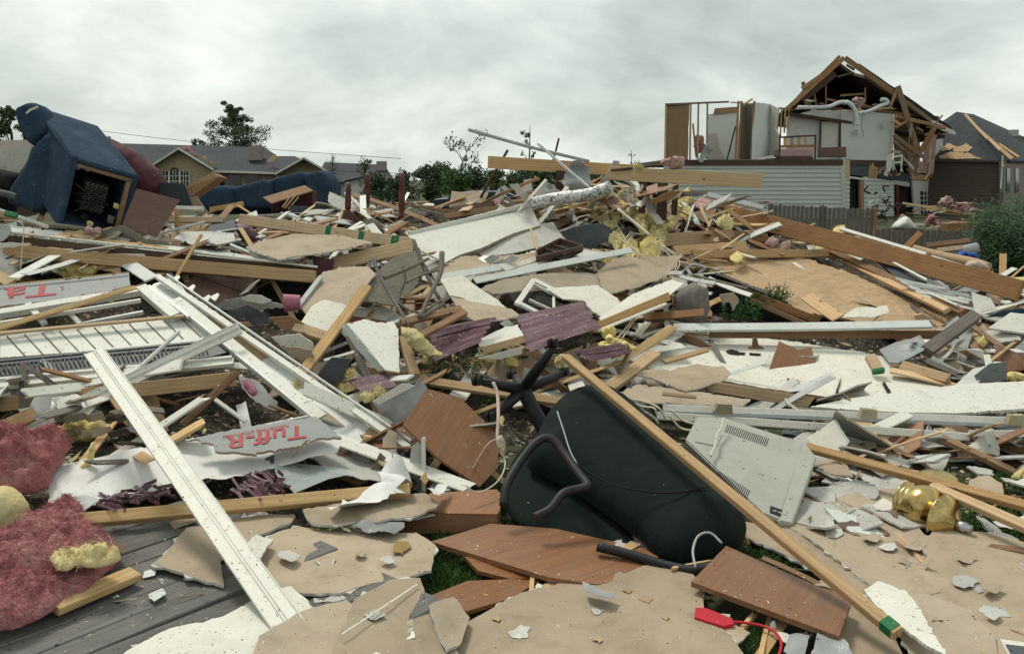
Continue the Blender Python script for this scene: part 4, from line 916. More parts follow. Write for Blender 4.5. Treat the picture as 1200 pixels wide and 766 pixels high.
tree('leaning_tree', 'sparse leaning tree blown sideways above the dark car', 532, 250, 162, 52, 85, leafM, 43, 'bare', 700, lean=.28)
# shrub on the right
def shrub():
    rnd = random.Random(5); base = pt(1190, 330, 15); base.z = 0
    r = empty('green_shrub', base, 'dense fine leaved green shrub at the right edge', 'shrub'); L_, T = [], []
    for i in range(90):
        ang = rnd.uniform(0, 6.28); rr = rnd.random() ** .5 * .85; h = rnd.uniform(.9, 1.0) * (1.75 - .75 * rr ** 2)
        q = Vector((math.cos(ang) * rr, math.sin(ang) * rr, h * rnd.uniform(.45, 1))); T.append(tube_geo([Vector((q.x * .2, q.y * .2, 0)), q * .5 + Vector((0, 0, .12)), q], [.012, .008, .003], 4))
        for s in range(4):
            c = Vector((q.x * (.45 + .18 * s), q.y * (.45 + .18 * s), q.z * (.55 + .15 * s))); v, f = [], []
            for j in range(80):
                p = c + Vector((rnd.gauss(0, .11), rnd.gauss(0, .11), rnd.gauss(0, .10))); out = Vector((p.x * .6 + rnd.gauss(0, .5), p.y * .6 + rnd.gauss(0, .5), rnd.uniform(-.7, .5))).normalized()
                l = rnd.uniform(.05, .11); sd_ = out.orthogonal().normalized() * l * .09; k = len(v); v += [p, p + out * l * .5 + sd_, p + out * l, p + out * l * .5 - sd_]; f.append((k, k + 1, k + 2, k + 3))
            L_.append((v, f))
    v, f = merge(L_); link('foliage', v, f, leafS, Matrix.Translation(base), r); v, f = merge(T); link('stem', v, f, bark, Matrix.Translation(base), r, smooth=True)
shrub()
# power line, car
TB('power_line', 'thin overhead wire crossing the sky above the brick house', 'wire', [(-60, 128), (115, 153), (215, 165), (330, 176), (470, 186)], .27, blackp, Y=70, seg=4)
TB('power_line', 'faint wire low over the distant woodland', 'wire', [(390, 200), (520, 205), (640, 204), (780, 200)], .35, blackp, Y=90, seg=4)
def car():
    Y = 24; r = empty('dark_car', pt(545, 262, Y), 'dark blue car seen over the crest, red tail lamp showing', 'car')
    prof = [(499, 242), (501, 236), (508, 234), (524, 233), (537, 226), (552, 224.5), (590, 224.5), (612, 233), (635, 236), (640, 244), (640, 262), (500, 262), (498, 250)]
    PN('body', None, None, prof, carp, Y=Y, th=1.6, parent=r)
    PN('side_window', None, None, [(530, 233.5), (540, 228), (550, 226.5), (562, 226.5), (562, 234)], winglass, Y=Y - .03, th=.02, parent=r)
    PN('side_window', None, None, [(565, 226.5), (588, 226.5), (602, 234), (565, 234)], winglass, Y=Y - .03, th=.02, parent=r)
    PN('tail_lamp', None, None, [(499.5, 240), (508, 238.5), (508, 244), (499.5, 245)], redl, Y=Y - .05, th=.1, parent=r)
    for x in (520, 612):
        c = pt(x, 258, Y - .05); rt = .33; m_ = Matrix.Translation(c) @ Matrix.Rotation(R(90), 4, 'X')
        v, f = tube_geo([Vector((0, 0, -.1)), Vector((0, 0, .12))], [rt, rt], 24); w = link('wheel', v, f, rubber, m_, r)
        v, f = tube_geo([Vector((0, 0, .1)), Vector((0, 0, .13))], [rt * .6, rt * .55], 20); link('rim', v, f, chrome, m_, w)
car()
for i, (x, y) in enumerate([(398, 243), (412, 241), (436, 243), (446, 241), (384, 245), (468, 244)]):
    PILLOW('lawn_rubbish', 'pale rubbish scrap lying on the distant lawn', 'rubbish', [(x - 4, y + 2), (x - 2, y - 2), (x + 3, y - 2), (x + 5, y + 2)], [wrap, insL, whitep][i % 3], Y=48, bulge=.2, amp=.15, nsc=2, group='rubbish scraps on the lawn')
# ================================================================== FURNITURE
def armchair():
    C_ = pt(85, 183, 8.1); r = empty('blue_armchair', C_, 'big blue armchair tipped on its back, black underside open to us', 'armchair')
    a = pt(163, 206, 8.45) - C_; b = pt(67, 264, 8.2) - C_; c = pt(42, 124, 9.0) - C_
    def box(name, o, A, B, Cc, mat, bev=.03, seg=3, parent=r, bul=0):
        bm = bmesh.new(); vs_ = {}
        for i in (0, 1):
            for j in (0, 1):
                for k in (0, 1): vs_[i, j, k] = bm.verts.new(A * i + B * j + Cc * k)
        for f in ([(0,0,0),(1,0,0),(1,1,0),(0,1,0)], [(0,0,1),(0,1,1),(1,1,1),(1,0,1)], [(0,0,0),(0,0,1),(1,0,1),(1,0,0)], [(0,1,0),(1,1,0),(1,1,1),(0,1,1)], [(0,0,0),(0,1,0),(0,1,1),(0,0,1)], [(1,0,0),(1,0,1),(1,1,1),(1,1,0)]): bm.faces.new([vs_[q] for q in f])
        bmesh.ops.recalc_face_normals(bm, faces=bm.faces)
        bmesh.ops.bevel(bm, geom=list(bm.edges), offset=bev, segments=seg, profile=.5, affect='EDGES')
        if bul:
            bmesh.ops.subdivide_edges(bm, edges=[e for e in bm.edges if e.calc_length() > .15], cuts=6, use_grid_fill=True)
            cen = (A + B + Cc) / 2
            for v in bm.verts:
                d = v.co - cen; v.co += d.normalized() * bul * (1 + .8 * noise.noise(v.co * 3)) * (1 - .5 * min(1, d.length / cen.length))
        me = bpy.data.meshes.new(name); bm.to_mesh(me); bm.free(); me.materials.append(mat)
        for p in me.polygons: p.use_smooth = True
        ob = bpy.data.objects.new(name, me); scene.collection.objects.link(ob); put(ob, Matrix.Translation(C_ + o), parent); return ob
    c2 = c * .62; t = .05
    an, bn, cn = a.normalized(), b.normalized(), c.normalized()
    box('outer_back', Vector(), a, bn * t, c, bluef, .02, bul=.012)                       # broad face, lit from above
    box('arm_panel', Vector(), an * t, b, c2, bluef, .02, bul=.03)
    box('arm_panel', a - an * t, an * t, b, c2, bluef, .02, bul=.012)
    box('lower_panel', b - bn * t, a, bn * t, c2, bluef, .02)
    box('seat_deck', c2 * .55 + an * .03 + bn * .03, a * .93, b * .93, cn * .04, darkin, .005)
    for s_ in (0.0,): box('wooden_rail', bn * .055 + an * .05 - cn * .002, a * .84, bn * .035, cn * .05, pine_dk, .004)
    box('wooden_rail', a - an * .09 + bn * .06 - cn * .002, an * .035, b * .82, cn * .05, pine_dk, .004)
    box('mechanism_box', c2 * .12 + a * .30 + b * .30, a * .36, b * .44, c2 * .25, darkin, .01)
    rnd = random.Random(2)
    for i in range(5):
        o_ = C_ + c2 * .08 + a * (.33 + .07 * i) + b * .32
        v, f = tube_geo([o_ + b * (.4 * j / 16) + an * (.018 * (-1) ** j) for j in range(17)], .004, 5)
        link('spring', [p - C_ for p in v], f, chrome, Matrix.Translation(C_), r, smooth=True)
    for i in range(4):
        p0 = C_ + c2 * .05 + a * rnd.uniform(.08, .2) + b * rnd.uniform(.1, .8); p1 = p0 + a * rnd.uniform(.3, .6) + b * rnd.uniform(-.2, .2)
        v, f = tube_geo([p0, p1], .009, 6); link('steel_bar', [p - C_ for p in v], f, blackp, Matrix.Translation(C_), r, smooth=True)
    for i in range(6):
        o_ = c2 * .03 + a * rnd.uniform(.05, .8) + b * rnd.uniform(.08, .85)
        box('torn_padding', o_, an * rnd.uniform(.03, .07), bn * rnd.uniform(.04, .08), cn * .04, [insY, carpet, darkin, carpet][i % 4], .012)
    # pillowy headrest roll and seat cushion at the far end
    PILLOW('headrest', None, None, [(20, 131), (26, 124), (36, 121), (48, 125), (60, 146), (64, 156), (52, 164), (44, 172), (34, 166), (26, 150)], bluef, Y=8.75, bulge=.10, back=.25, parent=r, amp=.01, nsc=3, edge=.2, sub=2)
    PILLOW('seat_cushion', None, None, [(44, 166), (62, 156), (72, 170), (66, 210), (52, 250), (28, 243), (10, 238), (12, 222), (26, 200)], bluef, Y=8.6, bulge=.045, back=.25, parent=r, amp=.008, nsc=3, edge=.12, sub=2)
    PN('strap', None, None, [(30, 132), (34, 128), (44, 124), (45, 126), (36, 130), (31, 134)], whitep, Y=8.45, th=.004, parent=r)
armchair()
PILLOW('maroon_armchair', 'maroon upholstered chair back behind the blue armchair', 'armchair', [(122, 164), (134, 166), (150, 174), (170, 190), (184, 204), (187, 222), (178, 232), (160, 234), (130, 220)], maroon, Y=9.6, bulge=.2, back=.5, amp=.02, nsc=3)
PN('dark_brown_board', 'dark brown furniture panel leaning under the tipped blue armchair', 'furniture panel', [(160, 221), (211, 234), (184, 278), (142, 266)], darklam, Y=[8.3, 8.5, 8.25, 8.15], th=.02)
PN('slate_board', 'dull slate coloured panel upright left of the blue couch', 'panel', [(185, 214), (216, 215), (226, 243), (204, 246), (192, 246)], slatepiece, Y=9.6, th=.02)
PRISM('wooden_box', 'light brown open box standing tilted beside the blue couch', 'box', [(216, 220), (248, 202), (257, 207), (222, 232)], [10.0, 10.3, 10.3, 10.0], Vector((.03, .2, -.02)), pine_dk, None, .008)
PN('tan_board', 'small tan board leaning below the tilted wooden box', 'board', [(220, 232), (230, 230), (246, 252), (232, 254)], tandw, Y=9.8, th=.012)
def couch():
    r = empty('blue_couch', pt(300, 246, 13), 'long blue couch lying on the heap before the brick house', 'couch')
    for nm, ol, y in (('cushion', [(231, 223), (264, 216), (271, 246), (229, 246)], 12.6), ('cushion', [(265, 221), (312, 209), (318, 245), (269, 246)], 12.8), ('cushion', [(313, 210), (354, 200), (360, 242), (316, 245)], 13.0), ('arm', [(355, 204), (376, 198), (388, 214), (388, 242), (360, 243)], 12.8)):
        n_ = len(ol); PRISM(nm, None, None, ol, [y] * n_, Vector((.05, .55, .0)), bluef, r, .10, seg=5)
        (x0, y0), (x1, y1) = ol[0], ol[1]; TB('piping', None, None, [(x0 + 3, y0 + 3), ((x0 + x1) / 2, (y0 + y1) / 2 + 2.4), (x1 - 3, y1 + 3)], .5, bluef, Y=y - .012, parent=r, seg=5)
    PRISM('frame', None, None, [(236, 226), (380, 212), (384, 250), (232, 252)], [13.1, 13.3, 13.3, 13.1], Vector((0, .5, 0)), bluef, r, .05)
couch()
def cabinet():
    r = empty('dark_red_cabinet', pt(340, 245, 11.6), 'dark red cabinet with light brown edge lying before the blue couch', 'cabinet')
    PRISM('carcass', None, None, [(316, 237), (366, 224), (366, 246), (318, 248)], [11.4, 11.5, 11.5, 11.4], Vector((0, .3, .0)), maroon, r, .01)
    PN('side_panel', None, None, [(308, 231), (357, 217), (367, 223), (318, 238)], pine_dk, Y=[11.3, 11.5, 11.35, 11.2], th=.02, parent=r)
cabinet()
for a, b, kk in (((331, 243), (342, 228), .1), ((334, 244), (346, 229), .12), ((338, 245), (350, 231), .1)):
    BM('cream_spindle', 'thin cream spindle of a broken rack by the dark red cabinet', 'spindle', a, b, 1.6, pine_lt, Y=11.1, th=.012, group='cream rack spindles')
BM('dark_plank', 'near black short plank right of the dark red cabinet', 'plank', (340, 248), (397, 252), 15, slatepiece, Y=(11.0, 10.9), th=.03, roll=5, rough=.003)
def upturned_table():
    r = empty('upturned_red_table', pt(435, 262, 10.6), 'dark cherry wooden stand upside down with turned legs in the air', 'table')
    for (x, y0, y1, Y) in ((408, 252, 214, 10.5), (430, 246, 203, 11.0), (471, 258, 202, 10.6)):
        prof = [(0, 4.2), (.12, 4.0), (.16, 3.0), (.2, 4.4), (.5, 4.6), (.72, 3.6), (.76, 4.6), (.84, 3.2), (.9, 4.2), (1, 2.0)]
        P = [pt(x + (t - .5) * 1.0, y0 + (y1 - y0) * t, Y) for t, _ in prof]; c = P[0]
        v, f = tube_geo([p - c for p in P], [w_ * .82 * Y / F for _, w_ in prof], 12); link('turned_leg', v, f, redwood, Matrix.Translation(c), r, smooth=True)
    PN('apron', None, None, [(402, 246), (412, 248), (420, 254), (440, 258), (460, 261), (460, 268), (402, 262)], redwood, Y=10.4, th=.025, parent=r)
    PN('side_panel', None, None, [(430, 246), (464, 250), (464, 262), (432, 258)], darklam, Y=[11.1, 10.8, 10.7, 11.0], th=.02, parent=r)
    for i in range(7): BM('fretwork_bar', None, None, (412 + i * 7, 254 + i * 1), (418 + i * 7, 264 + i * .8), 1.7, redwood, Y=10.36, th=.01, roll=0, parent=r)
    BM('lower_rail', None, None, (400, 261), (462, 272), 5.5, redwood, Y=(10.35, 10.3), th=.03, roll=20, parent=r)
upturned_table()
def round_top():
    r = empty('round_tabletop', ps(262, 335, .1), 'round dark brown tabletop standing on edge under the long beam', 'tabletop')
    n = 40; ol = [(261 + 41 * math.cos(t * 2 * math.pi / n), 337 + 25 * math.sin(t * 2 * math.pi / n)) for t in range(n)]
    Pl = fitplane([(225, 325), (300, 330), (300, 355), (225, 350)], [7.6, 7.75, 7.6, 7.45])
    o = PN('top', None, None, ol, darklam, plane=Pl, th=.025, parent=r)
    BM('seam', None, None, (226, 322), (298, 347), 1.2, darkin, Y=(7.52, 7.6), th=.003, roll=0, parent=r)
round_top()
def office_chair():
    r = empty('office_chair', ptz(700, 655, 0), 'dark green black office chair overturned in the foreground, its wheeled star base up', 'office chair')
    Ysh = lambda y: 5.45 - (y - 460) / 200 * 1.53
    def Yl(ol, o=0): return [Ysh(p[1]) + o for p in ol]
    back = [(618, 545), (632, 505), (655, 476), (683, 464), (713, 463), (740, 477), (775, 510), (820, 554), (850, 588), (874, 614), (866, 640), (838, 656), (800, 664), (775, 655), (745, 628), (705, 600), (668, 575), (640, 560)]
    o = PILLOW('backrest', None, None, back, blackf, Y=Yl(back), bulge=.19, back=.05, parent=r, sub=5, dens=46, amp=.010, nsc=3.2, edge=.36)
    seat = [(590, 585), (598, 545), (622, 516), (650, 512), (690, 560), (740, 625), (770, 652), (700, 640), (640, 628), (605, 612)]
    PILLOW('seat', None, None, seat, blackf, Y=Yl(seat, .12), bulge=.05, back=.16, parent=r, sub=4, dens=22)
    TB('armrest', None, None, [(590, 592), (594, 568), (610, 540), (630, 517), (646, 514), (660, 530), (676, 552), (688, 568), (680, 572), (660, 578), (645, 596), (626, 606)], 5.2, blackp, Y=[4.28, 4.36, 4.5, 4.6, 4.62, 4.55, 4.42, 4.32, 4.3, 4.25, 4.18, 4.14], parent=r, seg=12)
    TB('armrest', None, None, [(700, 640), (740, 650), (780, 662), (815, 668), (840, 660)], 6, blackp, Y=[4.0, 3.95, 3.88, 3.82, 3.85], parent=r, seg=10)
    TB('seam_piping', None, None, [(653, 482), (660, 503), (668, 528), (676, 543)], 1.0, pipeg, Y=[4.97, 4.80, 4.60, 4.50], parent=r, seg=5)
    TB('seam_piping', None, None, [(676, 543), (705, 562), (745, 574), (790, 577), (830, 570)], 1.1, darkin, Y=[4.50, 4.34, 4.22, 4.19, 4.27], parent=r, seg=5)
    hub = pt(613, 456, 5.75)
    TB('gas_cylinder', None, None, [(613, 456), (625, 480), (642, 510), (655, 530)], 9, blackp, Y=[5.75, 5.7, 5.6, 5.5], parent=r, seg=14)
    v, f = tube_geo([Vector((0, -.05, 0)), Vector((0, .07, 0))], [.05, .06], 16); link('hub', v, f, blackp, Matrix.Translation(hub), r, smooth=True)
    for (x, y, Y) in ((651, 403, 5.55), (563, 447, 5.45), (664, 436, 6.05), (578, 489, 5.45), (603, 440, 6.1)):
        tip = pt(x, y, Y); d = tip - hub; x_ = d.normalized(); up_ = (x_.cross(Vector((0, 1, .2)))).normalized()
        P = [hub, hub + d * .5 , hub + d * .95]
        v, f = tube_geo([p - hub for p in P], [.043, .037, .026], 10); g = link('base_leg', v, f, blackp, Matrix.Translation(hub), r, smooth=True)
        ax = Vector((1, -.35, .15)).normalized(); wc = tip + Vector((-.02, -.02, .01))
        for s_ in (-1, 1):
            v, f = tube_geo([ax * (.008 * s_), ax * (.03 * s_)], [.034, .031], 18); link('caster_wheel', v, f, rubber, Matrix.Translation(wc), g, smooth=False)
        v, f = tube_geo([d * .93, tip - hub + (wc - tip) * .6], [.014, .012], 8); link('caster_stem', v, f, blackp, Matrix.Translation(hub), g, smooth=True)
office_chair()
def monitor():
    A, B, C2, D2 = (817, 487), (942, 517), (912, 610), (802, 517)
    Q = [pt(*A, 5.35), pt(*B, 5.15), pt(*C2, 4.4), pt(*D2, 5.05)]
    r = empty('computer_monitor', Q[2], 'beige boxy computer monitor lying on its face with vent slots', 'monitor')
    pl = fitplane([A, B, C2, D2], [5.35, 5.15, 4.4, 5.05]); q = [pl.hit(*p) for p in (A, B, C2, (803, 517))]
    q2 = pl.hit(886, 596)
    front = [pl.hit(*p) for p in ((817, 487), (850, 489), (944, 519), (914, 609), (893, 601), (803, 515))]
    c = sum(front, Vector()) / 6; n = len(front); dep = -pl.n * .30
    bm = bmesh.new(); a = [bm.verts.new(p - c) for p in front]; b = [bm.verts.new((p - c) * .90 + dep) for p in front]
    bm.faces.new(a); bm.faces.new(list(reversed(b)))
    for i in range(n): bm.faces.new((a[i], b[i], b[(i + 1) % n], a[(i + 1) % n]))
    bmesh.ops.recalc_face_normals(bm, faces=bm.faces); bmesh.ops.bevel(bm, geom=list(bm.edges), offset=.009, segments=3, affect='EDGES')
    me = bpy.data.meshes.new('casing'); bm.to_mesh(me); bm.free(); me.materials.append(beige); ob = bpy.data.objects.new('casing', me); scene.collection.objects.link(ob); put(ob, Matrix.Translation(c), r)
    # bezel, a thicker rim along the right end
    bz = [pl.hit(*p) + pl.n * .006 for p in ((941, 516), (957, 536), (929, 614), (911, 611))]
    cc = sum(bz, Vector()) / 4; bm = bmesh.new(); a = [bm.verts.new(p - cc) for p in bz]; b = [bm.verts.new(p - cc - pl.n * .34) for p in bz]
    bm.faces.new(a); bm.faces.new(list(reversed(b)))
    for i in range(4): bm.faces.new((a[i], b[i], b[(i + 1) % 4], a[(i + 1) % 4]))
    bmesh.ops.recalc_face_normals(bm, faces=bm.faces); bmesh.ops.bevel(bm, geom=list(bm.edges), offset=.008, segments=3, affect='EDGES')
    me = bpy.data.meshes.new('bezel'); bm.to_mesh(me); bm.free(); me.materials.append(beige); ob = bpy.data.objects.new('bezel', me); scene.collection.objects.link(ob); put(ob, Matrix.Translation(cc), r)
    def slots(nm, p0, p1, wv, n_):
        verts, faces = [], []; c0 = pl.hit(*p0)
        for i in range(n_):
            t = (i + .25) / n_; t2 = (i + .62) / n_
            a_ = (p0[0] + (p1[0] - p0[0]) * t, p0[1] + (p1[1] - p0[1]) * t); b_ = (p0[0] + (p1[0] - p0[0]) * t2, p0[1] + (p1[1] - p0[1]) * t2)
            for s_ in (0, 1):
                for q_ in (a_, b_, (b_[0] + wv[0], b_[1] + wv[1]), (a_[0] + wv[0], a_[1] + wv[1])): verts.append(pl.hit(*q_) - c0 + pl.n * (.0015 - .02 * s_))
            k = len(verts) - 8; faces += [(k, k + 1, k + 2, k + 3), (k, k + 4, k + 5, k + 1), (k + 2, k + 6, k + 7, k + 3)]
        link(nm, verts, faces, darkin, Matrix.Translation(c0), r)
    slots('vent_slots', (852, 497), (902, 514), (-3.5, 9), 22); slots('vent_slots', (842, 551), (880, 575), (-4, 9), 18)
    PN('rear_ridge', None, None, [(822, 503), (846, 508), (840, 522), (815, 517)], beige, plane=Plane(pl.p + pl.n * .006, pl.n), th=.006, parent=r)
    pb = PN('black_badge', None, None, [(903, 592), (926, 600), (924, 608), (902, 600)], blackp, plane=Plane(pl.p + pl.n * .004, pl.n), th=.003, parent=r)
    for x, y in ((908, 597.5), (914, 599.5), (920, 601.8)): PN('badge_mark', None, None, [(x - 2, y - .8), (x + 2, y + .6), (x + 1.8, y + 1.8), (x - 2.2, y + .4)], beige, plane=Plane(pl.p + pl.n * .0085, pl.n), th=.001, parent=pb)
    TB('torn_cable_tie', None, None, [(848, 490), (846, 500), (840, 510), (838, 522), (834, 530), (833, 534)], 1.5, whitep, Y=[5.2, 5.14, 5.06, 4.96, 4.9, 4.86], parent=r, seg=5)
monitor()
def lamp():
    A, B = pt(1062, 588, 4.62), pt(1122, 606, 4.36); u = (B - A); L_ = u.length; u.normalize()
    r = empty('brass_lamp', (A + B) / 2 - Vector((0, 0, .12)), 'shiny polished brass lamp lying under two studs', 'lamp')
    def lathe(nm, prof, o, mat, par, ax=u):
        x = ax.orthogonal().normalized(); y = ax.cross(x); v, f = [], []; n = 36
        for t, rad in prof:
            for j in range(n): g = j * 2 * math.pi / n; v.append(ax * t + (x * math.cos(g) + y * math.sin(g)) * rad)
        for i in range(len(prof) - 1):
            for j in range(n): f.append((i * n + j, i * n + (j + 1) % n, (i + 1) * n + (j + 1) % n, (i + 1) * n + j))
        return link(nm, v, f, mat, Matrix.Translation(o), par, smooth=True)
    lathe('lamp_body', [(-.04, .001), (-.038, .05), (-.03, .085), (-.015, .105), (-.008, .118), (.0, .12), (.006, .112), (.012, .108), (.018, .118), (.026, .118), (.032, .108), (.05, .112), (.08, .122), (.11, .126), (.14, .122), (.165, .108), (.185, .085), (.20, .06), (.21, .05), (.215, .058), (.225, .058)], A, brass, r)
    lathe('lamp_bowl', [(.20, .02), (.205, .08), (.212, .12), (.222, .14), (.228, .146), (.234, .140), (.25, .132), (.268, .112), (.285, .082), (.298, .05), (.31, .028)], A + Vector((-.03, -.05, -.02)), brass, r)
    ax2 = Vector((-.1, -.2, 1)).normalized()
    lathe('lamp_collar', [(-.09, .15), (-.075, .158), (-.06, .152), (-.05, .14), (-.04, .146), (-.02, .138), (.0, .12), (.008, .125), (.02, .10), (.03, .05), (.032, .001)], pt(1098, 563, 4.95), brass, r, ax2)
    lathe('lamp_socket', [(.31, .02), (.315, .028), (.36, .028), (.362, .022), (.385, .022), (.386, .001)], A + Vector((-.03, -.05, -.02)), chrome, r)
lamp()
# ================================================================== LEFT: big wall section with shutters, white frame
WL = fitplane([(0, 362), (170, 336), (373, 487), (478, 525), (0, 457)], [6.55, 6.85, 5.45, 5.2, 5.62])
def wl(o_): return Plane(WL.p + WL.n * o_, WL.n)
def wallsection():
    r = empty('fallen_wall_section', WL.hit(200, 430), 'white fallen wall section with empty window frame lying across the left pile', 'wall section')
    def q(nm, ol, m, o_, th=.02, jag=0, par=r, hard=()): return PN(nm, None, None, ol, m, plane=wl(o_), th=th, jag=jag, parent=par, hard=hard)
    def bar(nm, a, b, w_, m, o_, th=.02, par=r, ext=0, roll=0, warp=0):
        P0, P1 = wl(o_).hit(*a), wl(o_).hit(*b); mid = (P0 + P1) / 2; rnd = random.Random(int(a[0] * 7 + b[1]))
        L_ = (P1 - P0).length + ext; v, f = boxmesh(L_, w_ * (mid - CAM).dot(fw) / F * 1.55, th, rnd, seg=6, bev=.003, bow=.002, rough=.0006)
        return link(nm, v, f, m, frame(mid, P1 - P0, WL.n), r if par is None else par)
    # skin between the frame and the right edge
    q('wall_skin', [(168, 338), (196, 326), (300, 398), (398, 468), (478, 523), (470, 533), (440, 545), (400, 530), (372, 516), (373, 487), (300, 432), (240, 386)], siding, 0, .018, jag=1.2)
    q('bare_wood_patch', [(235, 372), (250, 369), (268, 382), (254, 386)], osb, .004, .006, jag=.8)
    q('bare_wood_patch', [(268, 393), (284, 391), (320, 417), (303, 422)], osb, .004, .006, jag=.8)
    q('siding_course', [(0, 393), (214, 372), (258, 396), (246, 402), (120, 410), (0, 419)], whitep, .0, .02, jag=.4)
    for i in range(11):
        x = 8 + i * 20.5; y = 393.5 - i * 2.0; bar('seam', (x, y), (x + 22, y + 24 - i * .3), .9, carpet, .003, .004)
    fr = bar('window_frame', (-40, 374), (172, 340), 7.5, whitep, .03, .05)
    bar('window_frame', (-40, 385), (165, 352), 2.2, whitep, .055, .03)
    bar('window_frame', (166, 338), (206, 372), 8, whitep, .035, .06)
    bar('window_frame', (174, 336), (222, 372), 3, siding, .05, .03)
    bar('window_frame', (33, 357), (52, 379), 4.5, whitep, .02, .035)
    bar('window_frame', (77, 362), (94, 380), 3.4, whitep, .02, .03)
    bar('window_frame', (95, 380), (168, 366), 2.4, siding, -.03, .03)
    bar('window_frame', (0, 368), (34, 363), 1.6, siding, -.03, .02)
    bar('wood_lath', (-40, 394), (216, 370), 3.2, pine_lt, .05, .02)
    bar('lower_rail', (-40, 456), (274, 424), 8.0, whitep, .035, .03)
    bar('lower_rail', (-40, 448.5), (272, 419), 2.6, whitep, .055, .03)
    # long trim boards of the right side
    bar('corner_trim', (206, 352), (376, 491), 10, whitep, .025, .04)
    bar('corner_trim', (200, 352), (370, 492), 2.0, siding, .05, .02)
    bar('corner_trim', (186, 325), (476, 523), 5.0, whitep, .05, .03, ext=.05)
    bar('corner_trim', (196, 322), (482, 517), 1.6, siding, .075, .02)
    for k_, (x, y) in enumerate([(204, 327), (222, 338), (240, 350), (250, 348)]):
        q('splinter', [(x - 4, y), (x + 5, y - 5), (x + 7, y - 3), (x + 2, y + 4)], whitep, .06, .01, jag=.8)
    bar('bottom_trim', (60, 556), (371, 492), 8, whitep, .02, .03)
    bar('bottom_trim', (60, 549), (366, 487), 2, siding, .045, .02)
    # louvred shutter
    sh = q('shutter', [(-30, 424), (244, 398), (268, 412), (250, 417), (-30, 447)], slate, .03, .03)
    rnd = random.Random(4)
    for i in range(52):
        x = -22 + i * 5.15
        if 118 < x < 128: continue
        y = 430.5 - (x + 30) * .093; y2 = y + 13 - .02 * i
        bar('louvre', (x - 1, y - 1.0), (x + 5.2, y2), .9, slate, .05, .012, par=sh)
    bar('shutter_rail', (-30, 426), (246, 400), 2.2, slate, .052, .014, par=sh); bar('shutter_rail', (-30, 446), (252, 417), 2.4, slate, .052, .014, par=sh)
    bar('shutter_rail', (118, 413), (128, 434), 5, slate, .053, .014, par=sh)
wallsection()
BM('pine_header', 'wide pine header under the white lower rail, left', 'beam', (-40, 478), (276, 444), 17, pine, Y=(5.55, 5.7), th=.06, roll=5)
BM('pine_stud', 'short thick pine stud end poking out at the left edge', 'stud', (-20, 512), (42, 484), 17, pine, Y=(5.1, 5.35), th=.04, roll=25)
def crossplank(nm, label, A, B, w0, Y, roll=18, k=None):
    r0 = len(bpy.data.objects)
    o = BM(nm, label, 'trim board', A, B, w0, whitep, Y=Y, th=.022, roll=roll, bow=.002, splint=(.03, .01), rough=.0008)
    # two moulded ridges running along it
    M = WM[o.name]; L_ = max(v.co.x for v in o.data.vertices) * 2; Wd = max(v.co.y for v in o.data.vertices)
    for s_ in (-.92, -.1, .12, .9):
        rnd = random.Random(3); v, f = boxmesh(L_ * .985, Wd * (.10 if abs(s_) > .5 else .05), .008, rnd, seg=4, bev=.002)
        link('ridge', v, f, whitep if abs(s_) > .5 else siding, M @ Matrix.Translation((0, Wd * s_, .0135)), o)
    return o
crossplank('white_trim_board', 'long white grooved trim board slanting from the shutter to the bottom edge', (110, 412), (385, 800), 29, (5.2, 2.85))
crossplank('white_trim_board', 'white trim board crossing the shutter up to the right, at the left', (20, 508), (282, 384), 15, (5.25, 6.1))
BM('wood_lath', 'pale wooden lath lying across the empty white window frame', 'lath', (-20, 390), (165, 334), 6.5, pine_lt, Y=(6.15, 6.6), th=.02, splint=(0, .12))
def sheet1():
    Pl = fitplane([(0, 336), (150, 320), (152, 335), (0, 358)], [6.75, 7.1, 6.9, 6.55])
    o = PN('foil_sheathing', 'grey sheathing strip with big red printed letters behind the window frame', 'sheathing', [(-30, 338), (40, 330), (90, 326), (151, 319), (153, 334), (120, 342), (60, 352), (-30, 362)], [sheath, sheath, tandw], plane=Pl, th=.02, jag=.8)
    TEXT('Ta', Pl, (36, 341), 15, -174, redink, o, sx=1.5); TEXT('SHE', Pl, (73, 338), 3.6, -84, redink, o, sx=1.2, bold=False); TEXT('R', Pl, (13, 347), 5, -174, redink, o, sx=1)
    BM('torn_edge', None, None, (-28, 337), (150, 319), 1.4, pine_lt, Y=(6.70, 7.06), th=.01, parent=o, roll=0)
sheet1()
def sheet2():
    Pl = fitplane([(245, 512), (370, 490), (390, 515), (255, 530)], [4.86, 5.02, 4.84, 4.72])
    o = PN('foil_sheathing', 'torn grey sheathing piece with red letters upside down, below the white frame', 'sheathing', [(228, 512), (300, 498), (371, 488), (400, 512), (372, 513), (352, 522), (318, 527), (292, 531), (252, 528), (250, 520)], [sheath, sheath, tandw], plane=Pl, th=.018, jag=1.4)
    TEXT('Tuff-R', Pl, (312, 511), 17, 188, redink, o, sx=1.02); TEXT('INSULATING SHEATHING', Pl, (300, 505), 3.6, 190, redink, o, sx=.85, bold=False)
    Pl2 = Plane(WL.p + WL.n * .012, WL.n)
sheet2()
PN('house_wrap', 'crumpled white house wrap spread below the fallen wall section', 'house wrap', [(58, 552), (140, 535), (240, 515), (330, 500), (400, 512), (396, 530), (300, 548), (240, 560), (180, 575), (100, 588), (56, 592)], wrap, Y=[4.85, 4.95, 5.0, 5.1, 5.0, 4.9, 4.75, 4.65, 4.5, 4.3, 4.3], th=.004, jag=1.5, warp=.05, gs=.05)
PN('grey_wrap', 'dull grey wrap sheet under the white trim right of the red letters', 'house wrap', [(372, 514), (420, 520), (470, 533), (492, 545), (470, 562), (420, 560), (380, 548), (350, 530)], greydw, k=.05, th=.006, jag=1.5, warp=.03)
